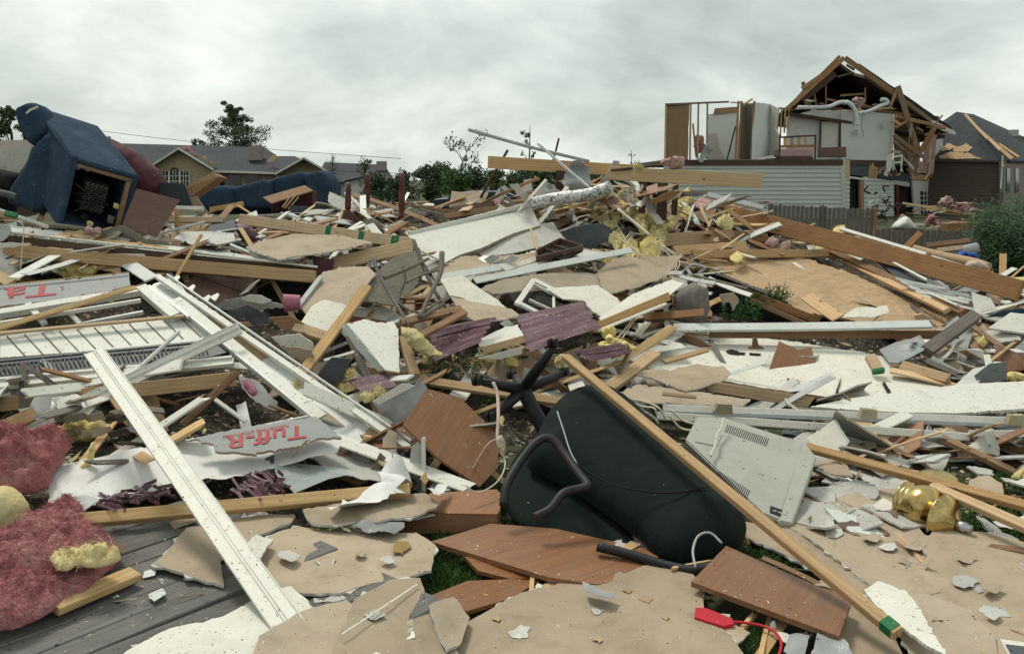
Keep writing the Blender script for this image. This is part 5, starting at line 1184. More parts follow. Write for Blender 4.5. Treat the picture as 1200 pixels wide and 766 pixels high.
PN('clear_plastic', 'clear plastic film drooping over grass beside the pine stud', 'plastic film', [(315, 533), (345, 540), (400, 548), (420, 555), (385, 565), (345, 576), (325, 560)], clearp, k=.16, th=.002, warp=.03)
for i, (x, y) in enumerate([(118, 584), (150, 580), (172, 577), (285, 566), (302, 570), (310, 560)]):
    rnd = random.Random(i)
    r = empty('purple_blind_tangle', ps(x, y, .1), 'tangle of dark purple blind slats under the white wrap, left foreground', 'blind slats', 'purple slat tangles left')
    for j in range(17):
        a = rnd.uniform(-.6, .5) + (0 if i < 3 else .5); l = rnd.uniform(8, 20); x0, y0 = x + rnd.uniform(-16, 16), y + rnd.uniform(-9, 9)
        BM('slat', None, None, (x0, y0), (x0 + l * math.cos(a), y0 + l * math.sin(a)), rnd.uniform(2.5, 5), purple, k=.16 + rnd.uniform(0, .14), th=.003, roll=rnd.uniform(-40, 60), parent=r, bow=.03)
BM('pine_stud', 'pale pine stud lying on the deck under the long white trim board', 'stud', (92, 610), (480, 574), 15, pine_lt, Y=(4.05, 4.42), th=.05, roll=28)
BM('brown_stud', 'reddish brown stud rising inside the window opening, left', 'stud', (214, 498), (278, 436), 8, pine_dk, Y=(5.35, 5.6), th=.05, roll=10)
BM('white_stick', 'thin white stick beside the reddish brown stud, left', 'stick', (252, 468), (288, 494), 5, whitep, Y=(5.45, 5.4), th=.02)
PN('pink_printed_wrap', 'white wrap with pink blotches inside the fallen wall opening', 'wrap', [(280, 440), (300, 446), (325, 472), (322, 482), (300, 470), (284, 456)], wrap, Y=5.55, th=.004, warp=.03, jag=1)
PILLOW('fabric_bundle', 'small magenta cloth bundle inside the fallen wall opening', 'cloth', [(284, 444), (294, 449), (302, 458), (298, 464), (288, 456)], pinkp, Y=5.5, bulge=.04, amp=.02)
PILLOW('moss_yellow_wad', 'dirty yellow insulation wad left of the white trim cross, lower left', 'insulation', [(62, 505), (85, 488), (112, 494), (128, 505), (108, 516), (78, 520)], insY, Y=5.3, bulge=.07, amp=.06, nsc=12)
for i in range(9):
    x, y = 62 + (i * 29) % 80, 488 + (i * 17) % 34
    PN('shingle_scrap', 'curled brown shingle scrap in the hollow at lower left', 'shingle', [(x, y), (x + 22, y - 5), (x + 26, y + 3), (x + 4, y + 8)], [carpet, tandw, shingb][i % 3], Y=5.25 - i * .01, th=.006, warp=.02, jag=1, group='curled shingle scraps lower left')
PN('white_sheet_piece', 'white flat piece just right of the long trim board, lower left', 'board', [(175, 520), (195, 512), (220, 508), (216, 520), (190, 540)], whitep, Y=5.1, th=.01)
PN('grey_sheet_piece', 'bluish metal flashing between the two pink insulation heaps', 'flashing', [(62, 585), (100, 578), (118, 584), (96, 598), (70, 604)], pipeg, k=.12, th=.004, warp=.02)
# pink and yellow insulation on the deck
PILLOW('pink_insulation', 'upper heap of deep pink insulation at the left edge', 'insulation', [(-30, 505), (0, 503), (35, 512), (62, 512), (78, 522), (62, 545), (52, 572), (20, 580), (-30, 582)], insP, Y=[4.8, 4.85, 4.9, 4.9, 4.85, 4.7, 4.45, 4.35, 4.3], bulge=.14, amp=.085, nsc=5, dens=90, wisps=9000)
PILLOW('pink_insulation', 'lower heap of deep pink insulation on the grey deck', 'insulation', [(-30, 640), (10, 625), (40, 608), (80, 586), (95, 592), (98, 612), (120, 630), (142, 648), (130, 668), (100, 692), (60, 712), (20, 730), (-30, 736)], insP, k=.13, bulge=.10, amp=.075, nsc=5, dens=110, wisps=15000)
PILLOW('yellow_foam', 'smooth rounded yellow foam lump at the left edge between pink heaps', 'foam', [(-30, 575), (5, 570), (22, 578), (36, 598), (32, 618), (10, 630), (-30, 628)], insY, Y=4.25, bulge=.14, amp=.025, nsc=4, dens=26)
PILLOW('yellow_insulation', 'yellow insulation strip crossing the lower pink heap', 'insulation', [(58, 655), (80, 650), (105, 646), (128, 648), (142, 655), (120, 662), (92, 662), (70, 668)], insY, k=.36, bulge=.05, amp=.035, nsc=14, dens=40, wisps=600)
PILLOW('yellow_insulation', 'thin yellow insulation tuft on the white wrap', 'insulation', [(92, 548), (100, 540), (108, 518), (112, 524), (108, 545), (98, 556)], insY, Y=4.75, bulge=.03, amp=.02, nsc=14, wisps=20)
BM('board_offcut', 'short clean pine offcut lying on the deck below the pink heap', 'board', (62, 712), (158, 672), 24, pine_lt, k=.1, th=.035, roll=52)
# ================================================================== FOREGROUND drywall
PN('drywall_sheet', 'torn brown paper drywall beneath the long white trim board', 'drywall', [(188, 660), (205, 640), (222, 618), (262, 610), (300, 606), (338, 606), (334, 614), (290, 632), (258, 655), (262, 682), (236, 676), (212, 668)], DW_T, k=0.07, th=.003, jag=1.6, warp=.02)
PN('drywall_chip', 'small white drywall chip leaning by the trim board', 'drywall', [(278, 645), (300, 626), (320, 632), (302, 656), (288, 658)], DW_W, k=.2, th=.013, jag=.8)
PN('drywall_sheet', 'broad brown drywall sheet with a yellow stain, centre left foreground', 'drywall', [(298, 665), (322, 632), (350, 620), (430, 628), (480, 626), (501, 640), (496, 668), (470, 676), (430, 682), (398, 692), (360, 690), (326, 682)], DW_T, k=0.08, th=.003, jag=1.3, warp=.012)
PN('glue_stain', 'yellowish glue stain on the brown drywall sheet', 'stain', [(462, 634), (478, 634), (482, 640), (472, 648), (460, 646)], MAT('glue_stain', (.30, .20, .08), dirt=.2), k=.105, th=.002, jag=.8)
PN('drywall_sheet', 'white faced drywall slab at the bottom edge left of the trim board', 'drywall', [(120, 790), (160, 760), (205, 735), (262, 722), (300, 700), (334, 690), (352, 706), (392, 800)], DW_W, k=0.07, th=.003, jag=1.6, warp=.01)
PN('drywall_sheet', 'brown drywall corner with curled edge right of the trim board, bottom', 'drywall', [(290, 800), (310, 745), (350, 722), (402, 705), (420, 720), (392, 770), (400, 800)], DW_T, k=0.11, th=.003, jag=1.5, warp=.015)
PN('drywall_sheet', 'brown drywall piece with a thin white line across it, bottom', 'drywall', [(385, 800), (402, 745), (420, 705), (455, 685), (490, 682), (500, 715), (532, 765), (545, 800)], DW_T, k=0.12, th=.003, jag=1.5, warp=.01)
BM('white_line', 'thin white joint bead lying across the brown drywall piece, bottom', 'strip', (400, 743), (489, 684), 2.2, whitep, k=.165, th=.003)
PN('drywall_sheet', 'small rounded brown drywall flap between two larger sheets, bottom centre', 'drywall', [(505, 712), (530, 704), (548, 722), (540, 748), (524, 760), (512, 735)], DW_T, k=0.14, th=.003, jag=1, warp=.02)
BIG = fitplane([(525, 766), (620, 690), (800, 672), (870, 766)], [3.06, 3.64, 3.80, 3.06])
PN('drywall_sheet', 'largest brown drywall sheet with ragged top edge, bottom centre', 'drywall', [(515, 800), (527, 762), (546, 738), (566, 724), (590, 710), (618, 694), (648, 688), (668, 680), (700, 678), (716, 668), (728, 676), (750, 668), (762, 661), (772, 668), (800, 674), (812, 688), (814, 722), (842, 740), (880, 800)], DW_T, plane=BIG, th=.003, jag=1.5, warp=.008)
PN('paper_flake', 'crinkled whitish paper flake resting on the largest brown sheet', 'paper', [(682, 684), (700, 688), (722, 694), (716, 702), (698, 700), (686, 692)], greyc, k=.2, th=.002, jag=1, warp=.02)
for i, (x, y, s) in enumerate([(757, 701, 9), (700, 748, 7), (780, 723, 5), (582, 724, 6), (735, 691, 6)]):
    PN('glue_dab', 'dried brown glue dab on the largest drywall sheet', 'glue dab', [(x - s, y), (x, y - s * .5), (x + s, y), (x + s * .3, y + s * .6)], osb, plane=Plane(BIG.p + BIG.n * .009, BIG.n), th=.003, jag=1, group='glue dabs on the largest drywall sheet')
# right foreground drywall
PN('drywall_sheet', 'brown drywall strip between the monitor and the long diagonal stud', 'drywall', [(872, 612), (900, 618), (930, 612), (1010, 668), (1030, 690), (1010, 700), (960, 668), (920, 648), (884, 632)], DW_T, k=0.07, th=.003, jag=1.2, warp=.01)
PN('drywall_sheet', 'broad brown cracked drywall left of the brass lamp', 'drywall', [(925, 612), (955, 596), (1008, 588), (1050, 595), (1075, 622), (1102, 648), (1080, 660), (1078, 676), (1096, 690), (1060, 698), (1022, 682), (980, 650)], DW_T, k=0.09, th=.003, jag=1.6, warp=.012)
PN('drywall_sheet', 'wide brown drywall slab at the right edge below the brass lamp', 'drywall', [(1078, 640), (1105, 626), (1150, 628), (1240, 650), (1240, 800), (1190, 800), (1150, 738), (1118, 712), (1086, 694), (1076, 672), (1092, 655)], DW_T, k=0.11, th=.003, jag=1.6, warp=.012)
PN('drywall_sheet', 'brown drywall fragment at the bottom right under the white wedge', 'drywall', [(1040, 712), (1085, 700), (1130, 715), (1160, 745), (1170, 800), (1095, 800), (1070, 760)], DW_T, k=0.12, th=.003, jag=1.4, warp=.012)
PN('drywall_sheet', 'small brown drywall fragment beneath the green end of the stud', 'drywall', [(985, 722), (1004, 712), (1040, 735), (1070, 800), (985, 800)], DW_T, k=0.08, th=.003, jag=1.5)
PN('drywall_wedge', 'bright white drywall wedge beside the green end of the diagonal stud', 'drywall', [(1012, 690), (1030, 680), (1062, 692), (1078, 712), (1092, 738), (1108, 766), (1086, 756), (1050, 728), (1024, 706)], DW_W, k=.24, th=.013, jag=1.2)
PN('photo_card', 'small printed card lying at the bottom right corner', 'card', [(1172, 748), (1215, 754), (1215, 775), (1186, 775)], [whitep], k=.2, th=.002)
PN('photo_print', 'dark picture printed on the small card at bottom right corner', 'picture', [(1178, 754), (1212, 758), (1212, 772), (1188, 772)], slatepiece, k=.205, th=.001)
for i in range(5):
    x, y = [(1060, 640), (1120, 655), (1010, 630), (1150, 690), (1090, 605)][i]
    PN('curled_paper', 'curled lip of torn drywall paper near the brass lamp', 'paper', [(x, y), (x + 12, y - 5), (x + 26, y - 1), (x + 18, y + 5), (x + 4, y + 6)], [tandw, greydw], k=.13, th=.003, jag=1.2, curl=(.02, 0), group='curled paper lips near the lamp')
# ================================================================== brown furniture pieces in the centre
PN('brown_board', 'brown wood grain panel tilted below the chair base, centre', 'furniture panel', [(472, 497), (500, 455), (540, 466), (585, 511), (583, 548), (562, 570), (512, 535)], brownlam, Y=[5.0, 5.3, 5.3, 5.22, 5.02, 4.8, 4.88], th=.02)
def drawer():
    r = empty('drawer_box', ps(525, 620, .1), 'small reddish brown drawer front box below the tilted panel', 'drawer')
    T = [(470, 600), (503, 577), (586, 573), (584, 603)]
    f0, f1 = pt(470, 601, 4.42), pt(582, 603, 4.38); g0, g1 = pt(472, 625, 4.38), pt(582, 623, 4.35)
    PRISM('front', None, None, [(470, 601), (583, 602), (582, 624), (472, 625)], [4.42, 4.38, 4.36, 4.39], Vector((.02, .05, .0)), brownlam, r, .004)
    PN('top', None, None, [(470, 600), (505, 577), (582, 573), (587, 578), (586, 596), (583, 602)], brownlam, Y=[4.41, 4.66, 4.66, 4.6, 4.44, 4.38], th=.02, parent=r)
drawer()
PN('brown_table_board', 'long reddish brown tabletop lying under the office chair', 'tabletop', [(505, 634), (540, 624), (575, 613), (651, 619), (773, 646), (768, 662), (740, 676), (700, 684), (644, 676)], brownlam, k=.1, th=.024)
PN('brown_shelf_board', 'narrow brown shelf edge just under the long tabletop', 'shelf', [(545, 652), (575, 650), (640, 668), (636, 676), (600, 678), (560, 668)], brownlam, k=.06, th=.02)
PN('brown_shelf_board', 'brown shelf corner between the grass and the largest drywall sheet', 'shelf', [(503, 698), (548, 680), (600, 678), (632, 680), (600, 700), (545, 716)], brownlam, k=.07, th=.02)
PN('brown_desk_leaf', 'brown wood grain desk leaf under the long diagonal stud', 'furniture panel', [(810, 681), (851, 639), (998, 704), (983, 745)], brownlam, Y=[3.6, 3.95, 3.42, 3.12], th=.025)
def redtool():
    r = empty('red_tool', ps(830, 718, .1), 'red plastic tool handle with red cord beside the brown desk leaf', 'tool')
    PN('handle', None, None, [(815, 711), (828, 712), (858, 724), (860, 730), (848, 733), (828, 727), (814, 722)], redp, k=.14, th=.03, parent=r)
    TB('cord', None, None, [(856, 728), (880, 730), (902, 736), (914, 748), (915, 760), (909, 775)], 1.8, redp, k=.12, parent=r)
redtool()
PN('grey_bag_scrap', 'crumpled pale plastic scrap at the bottom edge below the desk leaf', 'plastic', [(918, 766), (925, 745), (940, 738), (948, 748), (944, 766), (935, 780)], greyc, k=.12, th=.004, warp=.03, jag=1)
PN('grey_bag_scrap', 'second pale plastic scrap right of the first by the bottom edge', 'plastic', [(950, 766), (958, 748), (985, 752), (1000, 775), (970, 785)], greyc, k=.12, th=.004, warp=.03, jag=1)
def markedstud(label, A, B, w_, Y, marks, mat=pine, th=.038, roll=30, splint=(0, 0)):
    o = BM('lumber_stud', label, 'stud', A, B, w_, mat, Y=Y, th=th, roll=roll, splint=splint)
    M = WM[o.name]; Lh = max(v.co.x for v in o.data.vertices); Wd = max(v.co.y for v in o.data.vertices); T = max(v.co.z for v in o.data.vertices)
    for t, l in marks:
        v, f = boxmesh(l, Wd * 2 + .003, T * 2 + .003, random.Random(1), seg=2, bev=.003); link('green_marking', v, f, greenp, M @ Matrix.Translation(((t * 2 - 1) * Lh, 0, 0)), o)
    return o
markedstud('long diagonal pine stud across the black chair, green painted lower end', (660, 416), (1052, 742), 11.5, (5.45, 3.12), [(.985, .055)], th=.045, roll=32, splint=(.05, 0))
markedstud('pine stud with green left end running behind the chair base', (414, 433), (672, 473), 10.5, (6.35, 5.95), [(.03, .07), (.36, .02)], th=.04)
markedstud('long upper pine stud slanting over the brass lamp', (945, 524), (1240, 603), 10.5, (5.3, 4.1), [], th=.045, roll=38)
markedstud('lower pine stud resting on the brass lamp at right', (1092, 570), (1240, 634), 12, (4.6, 3.9), [], th=.045, roll=38)
BM('dark_stud', 'dark weathered stud in shadow right of the lamp', 'stud', (1090, 540), (1240, 505), 12, oldwood, Y=(5.7, 6.0), th=.05, roll=20)
PN('grey_white_board', 'upright narrow grey white board leaning by the brown panel, centre', 'board', [(478, 558), (482, 525), (496, 512), (499, 514), (499, 575), (492, 578), (480, 570)], siding, Y=4.95, th=.018)
BM('white_strip', 'white strip edge standing beside the brown panel, centre', 'strip', (497, 576), (496, 513), 5, whitep, Y=(4.85, 4.92), th=.02, roll=0)
PN('drywall_sheet', 'torn brown drywall layered under crumpled white paper, centre left', 'drywall', [(362, 596), (400, 590), (450, 582), (492, 578), (508, 590), (485, 604), (440, 612), (400, 610), (372, 606)], DW_T, k=.2, th=.013, jag=1.8, warp=.025)
PN('crumpled_paper', 'long torn ribbon of white paper over the pine stud end', 'paper', [(384, 590), (400, 582), (430, 574), (460, 568), (478, 576), (462, 582), (436, 590), (410, 596), (388, 596)], wrap, k=.32, th=.003, jag=1.8, warp=.05)
PN('crumpled_paper', 'crumpled white paper piled against the upright board, centre', 'paper', [(440, 560), (452, 550), (470, 546), (484, 556), (482, 572), (462, 578), (446, 572)], wrap, k=.3, th=.003, jag=1.8, warp=.07)
PN('crumpled_paper', 'torn white paper scrap on the drawer top', 'paper', [(500, 575), (512, 568), (526, 566), (520, 576), (508, 582)], wrap, k=.3, th=.003, jag=1.5, warp=.03)
PN('crumpled_metal', 'crumpled grey metal strip under the torn drywall, centre left', 'metal strip', [(402, 612), (440, 612), (470, 604), (474, 618), (456, 626), (430, 622)], sheath, k=.15, th=.004, jag=1, warp=.04)
PN('curled_cardboard', 'bent brown cardboard hanging on the white frame end', 'cardboard', [(448, 515), (456, 502), (466, 508), (462, 540), (458, 556), (446, 544)], tandw, Y=[5.1, 5.2, 5.15, 4.98, 4.95, 5.0], th=.006, warp=.02, jag=.8)
PN('curled_cardboard', 'leaning dark brown cardboard strip left of the crumpled paper', 'cardboard', [(428, 560), (445, 530), (452, 536), (440, 562)], carpet, Y=4.95, th=.008, jag=.8)
PN('grey_plastic', 'crumpled grey plastic tucked behind the brown panel', 'plastic', [(438, 470), (460, 462), (492, 450), (500, 456), (482, 488), (470, 505), (452, 492)], greyc, Y=5.55, th=.004, warp=.06, jag=1)
PN('white_strip_piece', 'white strip over crumpled grey plastic, centre', 'strip', [(436, 470), (470, 450), (480, 450), (486, 452), (444, 474)], whitep, Y=5.45, th=.006)
# ================================================================== MIDDLE LEFT: long pale roof edge, beams
LW = lambda o_: None
PN('long_siding_sheet', 'long pale siding sheet spanning the left pile below the armchair', 'siding', [(-30, 262), (8, 264), (190, 283), (300, 301), (372, 305), (372, 311), (300, 308), (195, 297), (60, 279), (-30, 268)], siding, Y=[8.1, 8.15, 8.5, 8.3, 8.25, 7.9, 7.85, 7.9, 7.75, 7.7], th=.02, jag=.8)
BM('white_edge_strip', 'thin bright white edging along the long pale siding sheet', 'strip', (-30, 268), (372, 313), 2.6, whitep, Y=(7.6, 7.75), th=.03, roll=10)
BM('edge_shadow_strip', 'dark strip modelled as the shadow just under the white edging strip, left', 'board', (10, 280), (372, 318), 8, darkattic, Y=(7.62, 7.8), th=.04, roll=0)  # the shadow below the edging, built as a dark strip
BM('long_beam', 'long orange brown beam spanning the left pile over the dark hollow', 'beam', (6, 294), (372, 325), 14.5, pine, Y=(7.45, 7.65), th=.07, roll=8, splint=(0, .04))
PN('corner_flashing', 'white bent flashing at the left end of the long siding sheet', 'flashing', [(-30, 262), (10, 264), (14, 272), (4, 282), (-30, 292)], siding, Y=7.4, th=.01, warp=.01)
PN('white_scrap', 'white jagged scrap on the left end of the long beam', 'scrap', [(-30, 286), (12, 284), (36, 286), (14, 290), (-30, 292)], whitep, Y=7.3, th=.01, jag=.8)
TB('thin_wire', 'thin pale wire hanging down in front of the long beam, left', 'wire', [(0, 258, ), (26, 262), (26, 290), (23, 330)], .7, cordw, Y=[7.4, 7.3, 7.25, 7.1], sub=4, seg=5)
BM('white_pole', 'white slanting strip at far left above the siding sheet', 'strip', (-20, 240), (56, 266), 4, siding, Y=(7.5, 7.9), th=.03)
BM('short_plank', 'short orange plank with green paint at the far left edge', 'plank', (-10, 250), (20, 255), 8, pine, Y=(7.35, 7.5), th=.04)
BM('green_patch', 'green painted stud end beside the short orange plank', 'stud end', (6, 250), (20, 253), 6.5, greenp, Y=7.3, th=.03)
TB('pale_branch', 'debarked pale branch lying along the siding sheet, left', 'branch', [(20, 262), (60, 264), (100, 268), (120, 271)], 3.2, carpet, Y=[7.9, 8.0, 8.0, 8.05], r2=2)
PN('curled_carpet', 'curled strip of olive carpet humped below the brown panel', 'carpet', [(112, 272), (128, 268), (140, 264), (155, 270), (170, 280), (196, 283), (200, 288), (170, 286), (150, 276), (138, 270), (120, 276)], carpet, Y=7.9, th=.015)
PILLOW('pink_wad', 'small pink wad on the siding sheet left of the brown panel', 'insulation', [(98, 272), (104, 264), (110, 268), (117, 266), (118, 274), (106, 276)], insL, Y=7.85, bulge=.05, amp=.03)
PILLOW('yellow_insulation', 'rounded yellow insulation hanging under the long beam', 'insulation', [(66, 305), (90, 306), (114, 310), (112, 322), (95, 330), (78, 328), (68, 318)], insY, Y=7.55, bulge=.08, amp=.05, nsc=7, dens=26)
PILLOW('yellow_insulation', 'small yellow insulation scrap under the beam at far left', 'insulation', [(12, 302), (30, 303), (54, 306), (52, 313), (36, 311), (20, 308)], insY, Y=7.6, bulge=.05, amp=.05, nsc=7)
for i in range(12):
    BM('rusty_strip', 'thin dark bent strip in the hollow under the long beam', 'strip', (150 + i * 3, 312 + (i * 7) % 9), (170 + i * 6, 336 - (i * 5) % 12), 1.5, [oldwood, darklam, slatepiece][i % 3], Y=7.95, th=.01, bow=.08, group='thin strips under the long beam')
PN('grey_sheet', 'pale grey drywall piece above the long beam, left centre', 'drywall', [(204, 279), (216, 271), (246, 271), (274, 273), (276, 282), (255, 286), (225, 286)], DW_G, Y=[8.3, 8.7, 8.7, 8.7, 8.3, 8.15, 8.15], th=.013, jag=.8)
PN('slate_sheet', 'slate blue sheet scrap behind the pale grey drywall piece', 'sheet', [(240, 271), (248, 262), (276, 257), (274, 271), (258, 272)], slatepiece, Y=[8.9, 9.1, 9.1, 8.8, 8.8], th=.01, jag=.5)
BM('metal_channel', 'grey metal channel between brown panel and slate sheet', 'channel', (190, 273), (240, 260), 3, pipeg, Y=(8.5, 8.9), th=.02)
BM('white_tube', 'white tube end lying before the blue couch', 'tube', (205, 244), (238, 245), 5, whitep, Y=9.4, th=.04)
BM('short_plank', 'short pine plank below the white tube', 'plank', (198, 258), (262, 258), 7, pine, Y=9.1, th=.04)
BM('short_plank', 'light plank in front of the middle couch cushion', 'plank', (246, 246), (285, 239), 6, pine, Y=10.4, th=.03)
PILLOW('purple_cushion', 'dark purple cushion wedged beside the long marked beam', 'cushion', [(277, 263), (290, 264), (302, 272), (304, 280), (290, 284), (280, 276)], purple, Y=8.9, bulge=.1, amp=.02, nsc=5)
PN('brown_drywall', 'large brown drywall flap under the marked pine beam', 'drywall', [(288, 289), (314, 280), (343, 273), (400, 276), (436, 283), (400, 292), (360, 299), (326, 304)], DW_T, Y=[7.9, 8.3, 8.7, 8.6, 8.4, 8.0, 7.8, 7.65], th=.013, jag=.8, warp=.015)
markedstud('long pine beam with three green marks in front of the cherry stand', (281, 257), (484, 286), 12.5, (9.3, 9.0), [(.52, .06), (.71, .06), (.9, .08)], th=.05, roll=12)
BM('pine_stud', 'pine stud rising to the right below the green marked beam', 'stud', (390, 309), (482, 289), 15, pine_lt, Y=(8.3, 8.6), th=.05, roll=10)
BM('long_lath', 'thin pale lath crossing the long beam at an angle, left', 'lath', (196, 343), (236, 275), 3.6, pine, Y=(7.2, 7.6), th=.02)
BM('siding_strip', 'narrow siding strip behind the long beam end', 'strip', (270, 286), (312, 304), 3, siding, Y=(8.1, 7.9), th=.01)
BM('siding_strip', 'narrow dull strip beside the first near the long beam', 'strip', (240, 284), (306, 300), 2.4, carpet, Y=(8.15, 7.95), th=.01)
PN('purple_blinds', 'purple blind slats bunched below the pine stud, left centre', 'blinds', [(366, 300), (392, 304), (388, 318), (380, 330), (368, 322)], purple, Y=7.95, th=.02, jag=.8)
PN('brown_drywall', 'large brown drywall sheet sloping down right of the dark hollow', 'drywall', [(352, 361), (365, 335), (378, 319), (400, 313), (430, 312), (440, 322), (424, 340), (410, 366), (392, 382), (372, 384)], DW_T, Y=[7.0, 7.4, 7.7, 7.8, 7.8, 7.65, 7.3, 6.95, 6.75, 6.7], th=.013, jag=1, warp=.015)
PN('brown_board', 'olive brown panel behind the bent wooden chair legs', 'panel', [(420, 352), (436, 322), (460, 302), (492, 290), (498, 312), (484, 340), (462, 358)], carpet, Y=[7.3, 7.7, 8.0, 8.2, 8.0, 7.7, 7.35], th=.012, jag=.8)
BM('grey_gutter', 'dull gutter edge along the lower side of the dark hollow', 'gutter', (346, 364), (376, 325), 6, pipeg, Y=(6.95, 7.5), th=.03)
v, f = tube_geo([Vector((-.06, 0, 0)), Vector((.07, .03, 0))], [.075, .062], 20); tag(link('pink_bucket', v, f, pinkp, Matrix.Translation(pt(341, 355, 6.95)), smooth=False), 'small pink plastic bucket on its side by the dark hollow', 'bucket')
PN('void_shade_sheet', 'dark sheet painted as the black shade deep in the hollow behind the round tabletop', 'panel', [(130, 318), (372, 324), (372, 365), (300, 372), (150, 345)], darkin, Y=[8.15, 8.15, 7.7, 7.6, 7.9], th=.01, jag=1)  # black void of the hollow, its shade painted on a sheet
PN('drywall_scrap', 'arched piece of torn grey drywall below the round tabletop', 'drywall', [(250, 360), (262, 352), (285, 348), (305, 352), (330, 356), (334, 360), (300, 364), (265, 364)], DW_G, Y=6.95, th=.013, jag=1.2, warp=.03)
PN('drywall_scrap', 'small pale curled drywall piece topmost below the round tabletop', 'drywall', [(282, 350), (292, 345), (306, 346), (318, 352), (310, 356), (290, 353)], DW_W, Y=6.85, th=.013, jag=.6)
PN('slate_scrap', 'slate grey folded scrap below the round tabletop', 'scrap', [(262, 367), (290, 357), (302, 362), (318, 378), (300, 383), (285, 370)], slatepiece, Y=6.65, th=.01, warp=.03, jag=.6)
PN('white_drywall_piece', 'white speckled drywall piece with rounded corner, left centre', 'drywall', [(351, 379), (366, 358), (380, 351), (402, 356), (412, 360), (396, 378), (388, 394), (368, 388)], DW_W, Y=[6.6, 6.95, 7.1, 7.05, 7.0, 6.7, 6.45, 6.5], th=.013, jag=.5)
PN('white_drywall_piece', 'white drywall piece with broken tan edge near the wall section', 'drywall', [(318, 395), (350, 391), (366, 402), (368, 412), (346, 415), (328, 404)], DW_W, Y=6.2, th=.02, jag=.8)
PN('tan_piece', 'tan broken board under the white drywall piece, left centre', 'board', [(330, 404), (366, 410), (368, 420), (352, 422), (338, 416)], tandw, Y=6.1, th=.02, jag=1)
BM('pine_block', 'pine block behind the white drywall pieces, left centre', 'stud', (345, 383), (390, 397), 13, pine, Y=(6.5, 6.45), th=.04)
BM('pine_stud', 'pine stud leaning up from lower left through the centre debris', 'stud', (352, 440), (432, 334), 12, pine, Y=(5.95, 7.0), th=.045, roll=20, splint=(0, .05))
PN('pine_piece', 'thin brown board under the diagonal stud, left centre', 'board', [(315, 372), (340, 370), (372, 388), (352, 392), (330, 386)], pine_dk, Y=6.5, th=.015)
def wedge():
    r = empty('white_box_corner', pt(440, 405, 6.2), 'white painted box corner with ragged top edge, centre left', 'box')
    PN('face', None, None, [(405, 379), (430, 374), (441, 378), (460, 376), (467, 386), (468, 436), (451, 433)], whitep, Y=[6.45, 6.55, 6.55, 6.6, 6.5, 6.05, 6.05], th=.012, jag=.9, parent=r)
    PN('side', None, None, [(393, 383), (406, 379), (452, 433), (443, 435)], siding, Y=[6.5, 6.44, 6.04, 6.12], th=.012, parent=r)
wedge()
PILLOW('yellow_insulation', 'rolled dirty yellow insulation right of the white box corner', 'insulation', [(468, 386), (478, 383), (492, 390), (504, 402), (514, 412), (520, 418), (506, 418), (492, 412), (478, 402)], insY, Y=6.35, bulge=.1, amp=.04, nsc=9, dens=28, wisps=30)
PN('slate_block', 'dark slate square scrap beside the leaning pine stud', 'scrap', [(372, 438), (388, 419), (412, 420), (400, 448), (380, 450)], slatepiece, Y=5.85, th=.02, jag=.6)
BM('white_strip', 'white strip beneath the ragged white box corner', 'strip', (380, 422), (415, 412), 3.4, whitep, Y=(6.0, 6.1), th=.01)
BM('pine_stud', 'tan stud beneath the right side of the white box corner', 'stud', (472, 396), (486, 440), 12, pine, Y=(6.5, 6.15), th=.04)
# bentwood chair frame
def bentchair():
    r = empty('bentwood_chair_frame', ps(470, 350, .3), 'overturned brown bentwood chair frame, curved legs in the air, centre left', 'chair')
    for nm, pts_, y_, w_ in (('curved_leg', [(436, 300), (446, 325), (460, 350), (480, 382)], [7.4, 7.2, 7.0, 6.7], 2.6), ('curved_leg', [(518, 296), (516, 320), (504, 345), (492, 372)], [7.6, 7.4, 7.1, 6.8], 3.4), ('curved_leg', [(485, 282), (496, 312), (510, 342), (528, 368)], [7.9, 7.6, 7.3, 7.0], 2.6), ('curved_leg', [(472, 312), (474, 328), (468, 345), (466, 362)], [7.6, 7.5, 7.3, 7.1], 2.2),
                             ('rail', [(449, 326), (475, 316), (502, 303)], [7.2, 7.4, 7.7], 2.6), ('rail', [(476, 331), (495, 322), (514, 316)], [7.3, 7.4, 7.4], 1.8), ('rail', [(462, 352), (490, 366), (520, 350)], [7.0, 6.9, 7.1], 1.6), ('rail', [(494, 372), (520, 355)], [6.8, 7.1], 2.4)):
        TB(nm, None, None, pts_, w_, oldwood if 'leg' in nm else carpet, Y=y_, parent=r, seg=8, r2=w_ * .8)
bentchair()
BM('tan_stud', 'tan stud lying right under the bentwood chair frame', 'stud', (470, 378), (540, 362), 9, pine_dk, Y=(6.75, 7.1), th=.04)
BM('tan_stud', 'flat tan stud just below the other under the bentwood frame', 'stud', (492, 394), (545, 366), 8, pine_dk, Y=(6.5, 6.95), th=.04)
# ================================================================== CENTRE: white boards
WBP = fitplane([(476, 271), (619, 236), (632, 264), (503, 316)], [9.9, 11.3, 10.6, 8.7])
def whitepanel():
    r = PN('white_board', 'large clean white panel with a raised rim sloping up to the right', 'panel', [(476, 272), (619, 237), (633, 264), (602, 273), (563, 291), (540, 298), (522, 307), (503, 317)], [whitep, whitep, tandw], plane=WBP, th=.03, jag=.25)
    BM('raised_rim', None, None, (479, 274), (620, 240), 5, whitep, Y=(9.75, 11.15), th=.035, roll=0, parent=r)
whitepanel()
PN('grey_board', 'grey tan panel under the large clean white panel', 'panel', [(561, 296), (600, 278), (630, 262), (648, 260), (662, 282), (640, 288), (600, 297), (566, 301)], greydw, Y=[9.6, 10.0, 10.6, 10.8, 10.2, 9.9, 9.6, 9.5], th=.013, warp=.02)
BM('thin_brace', 'thin pine brace against the grey tan panel', 'brace', (622, 268), (631, 296), 2.5, pine_lt, Y=(10.2, 9.6), th=.02)
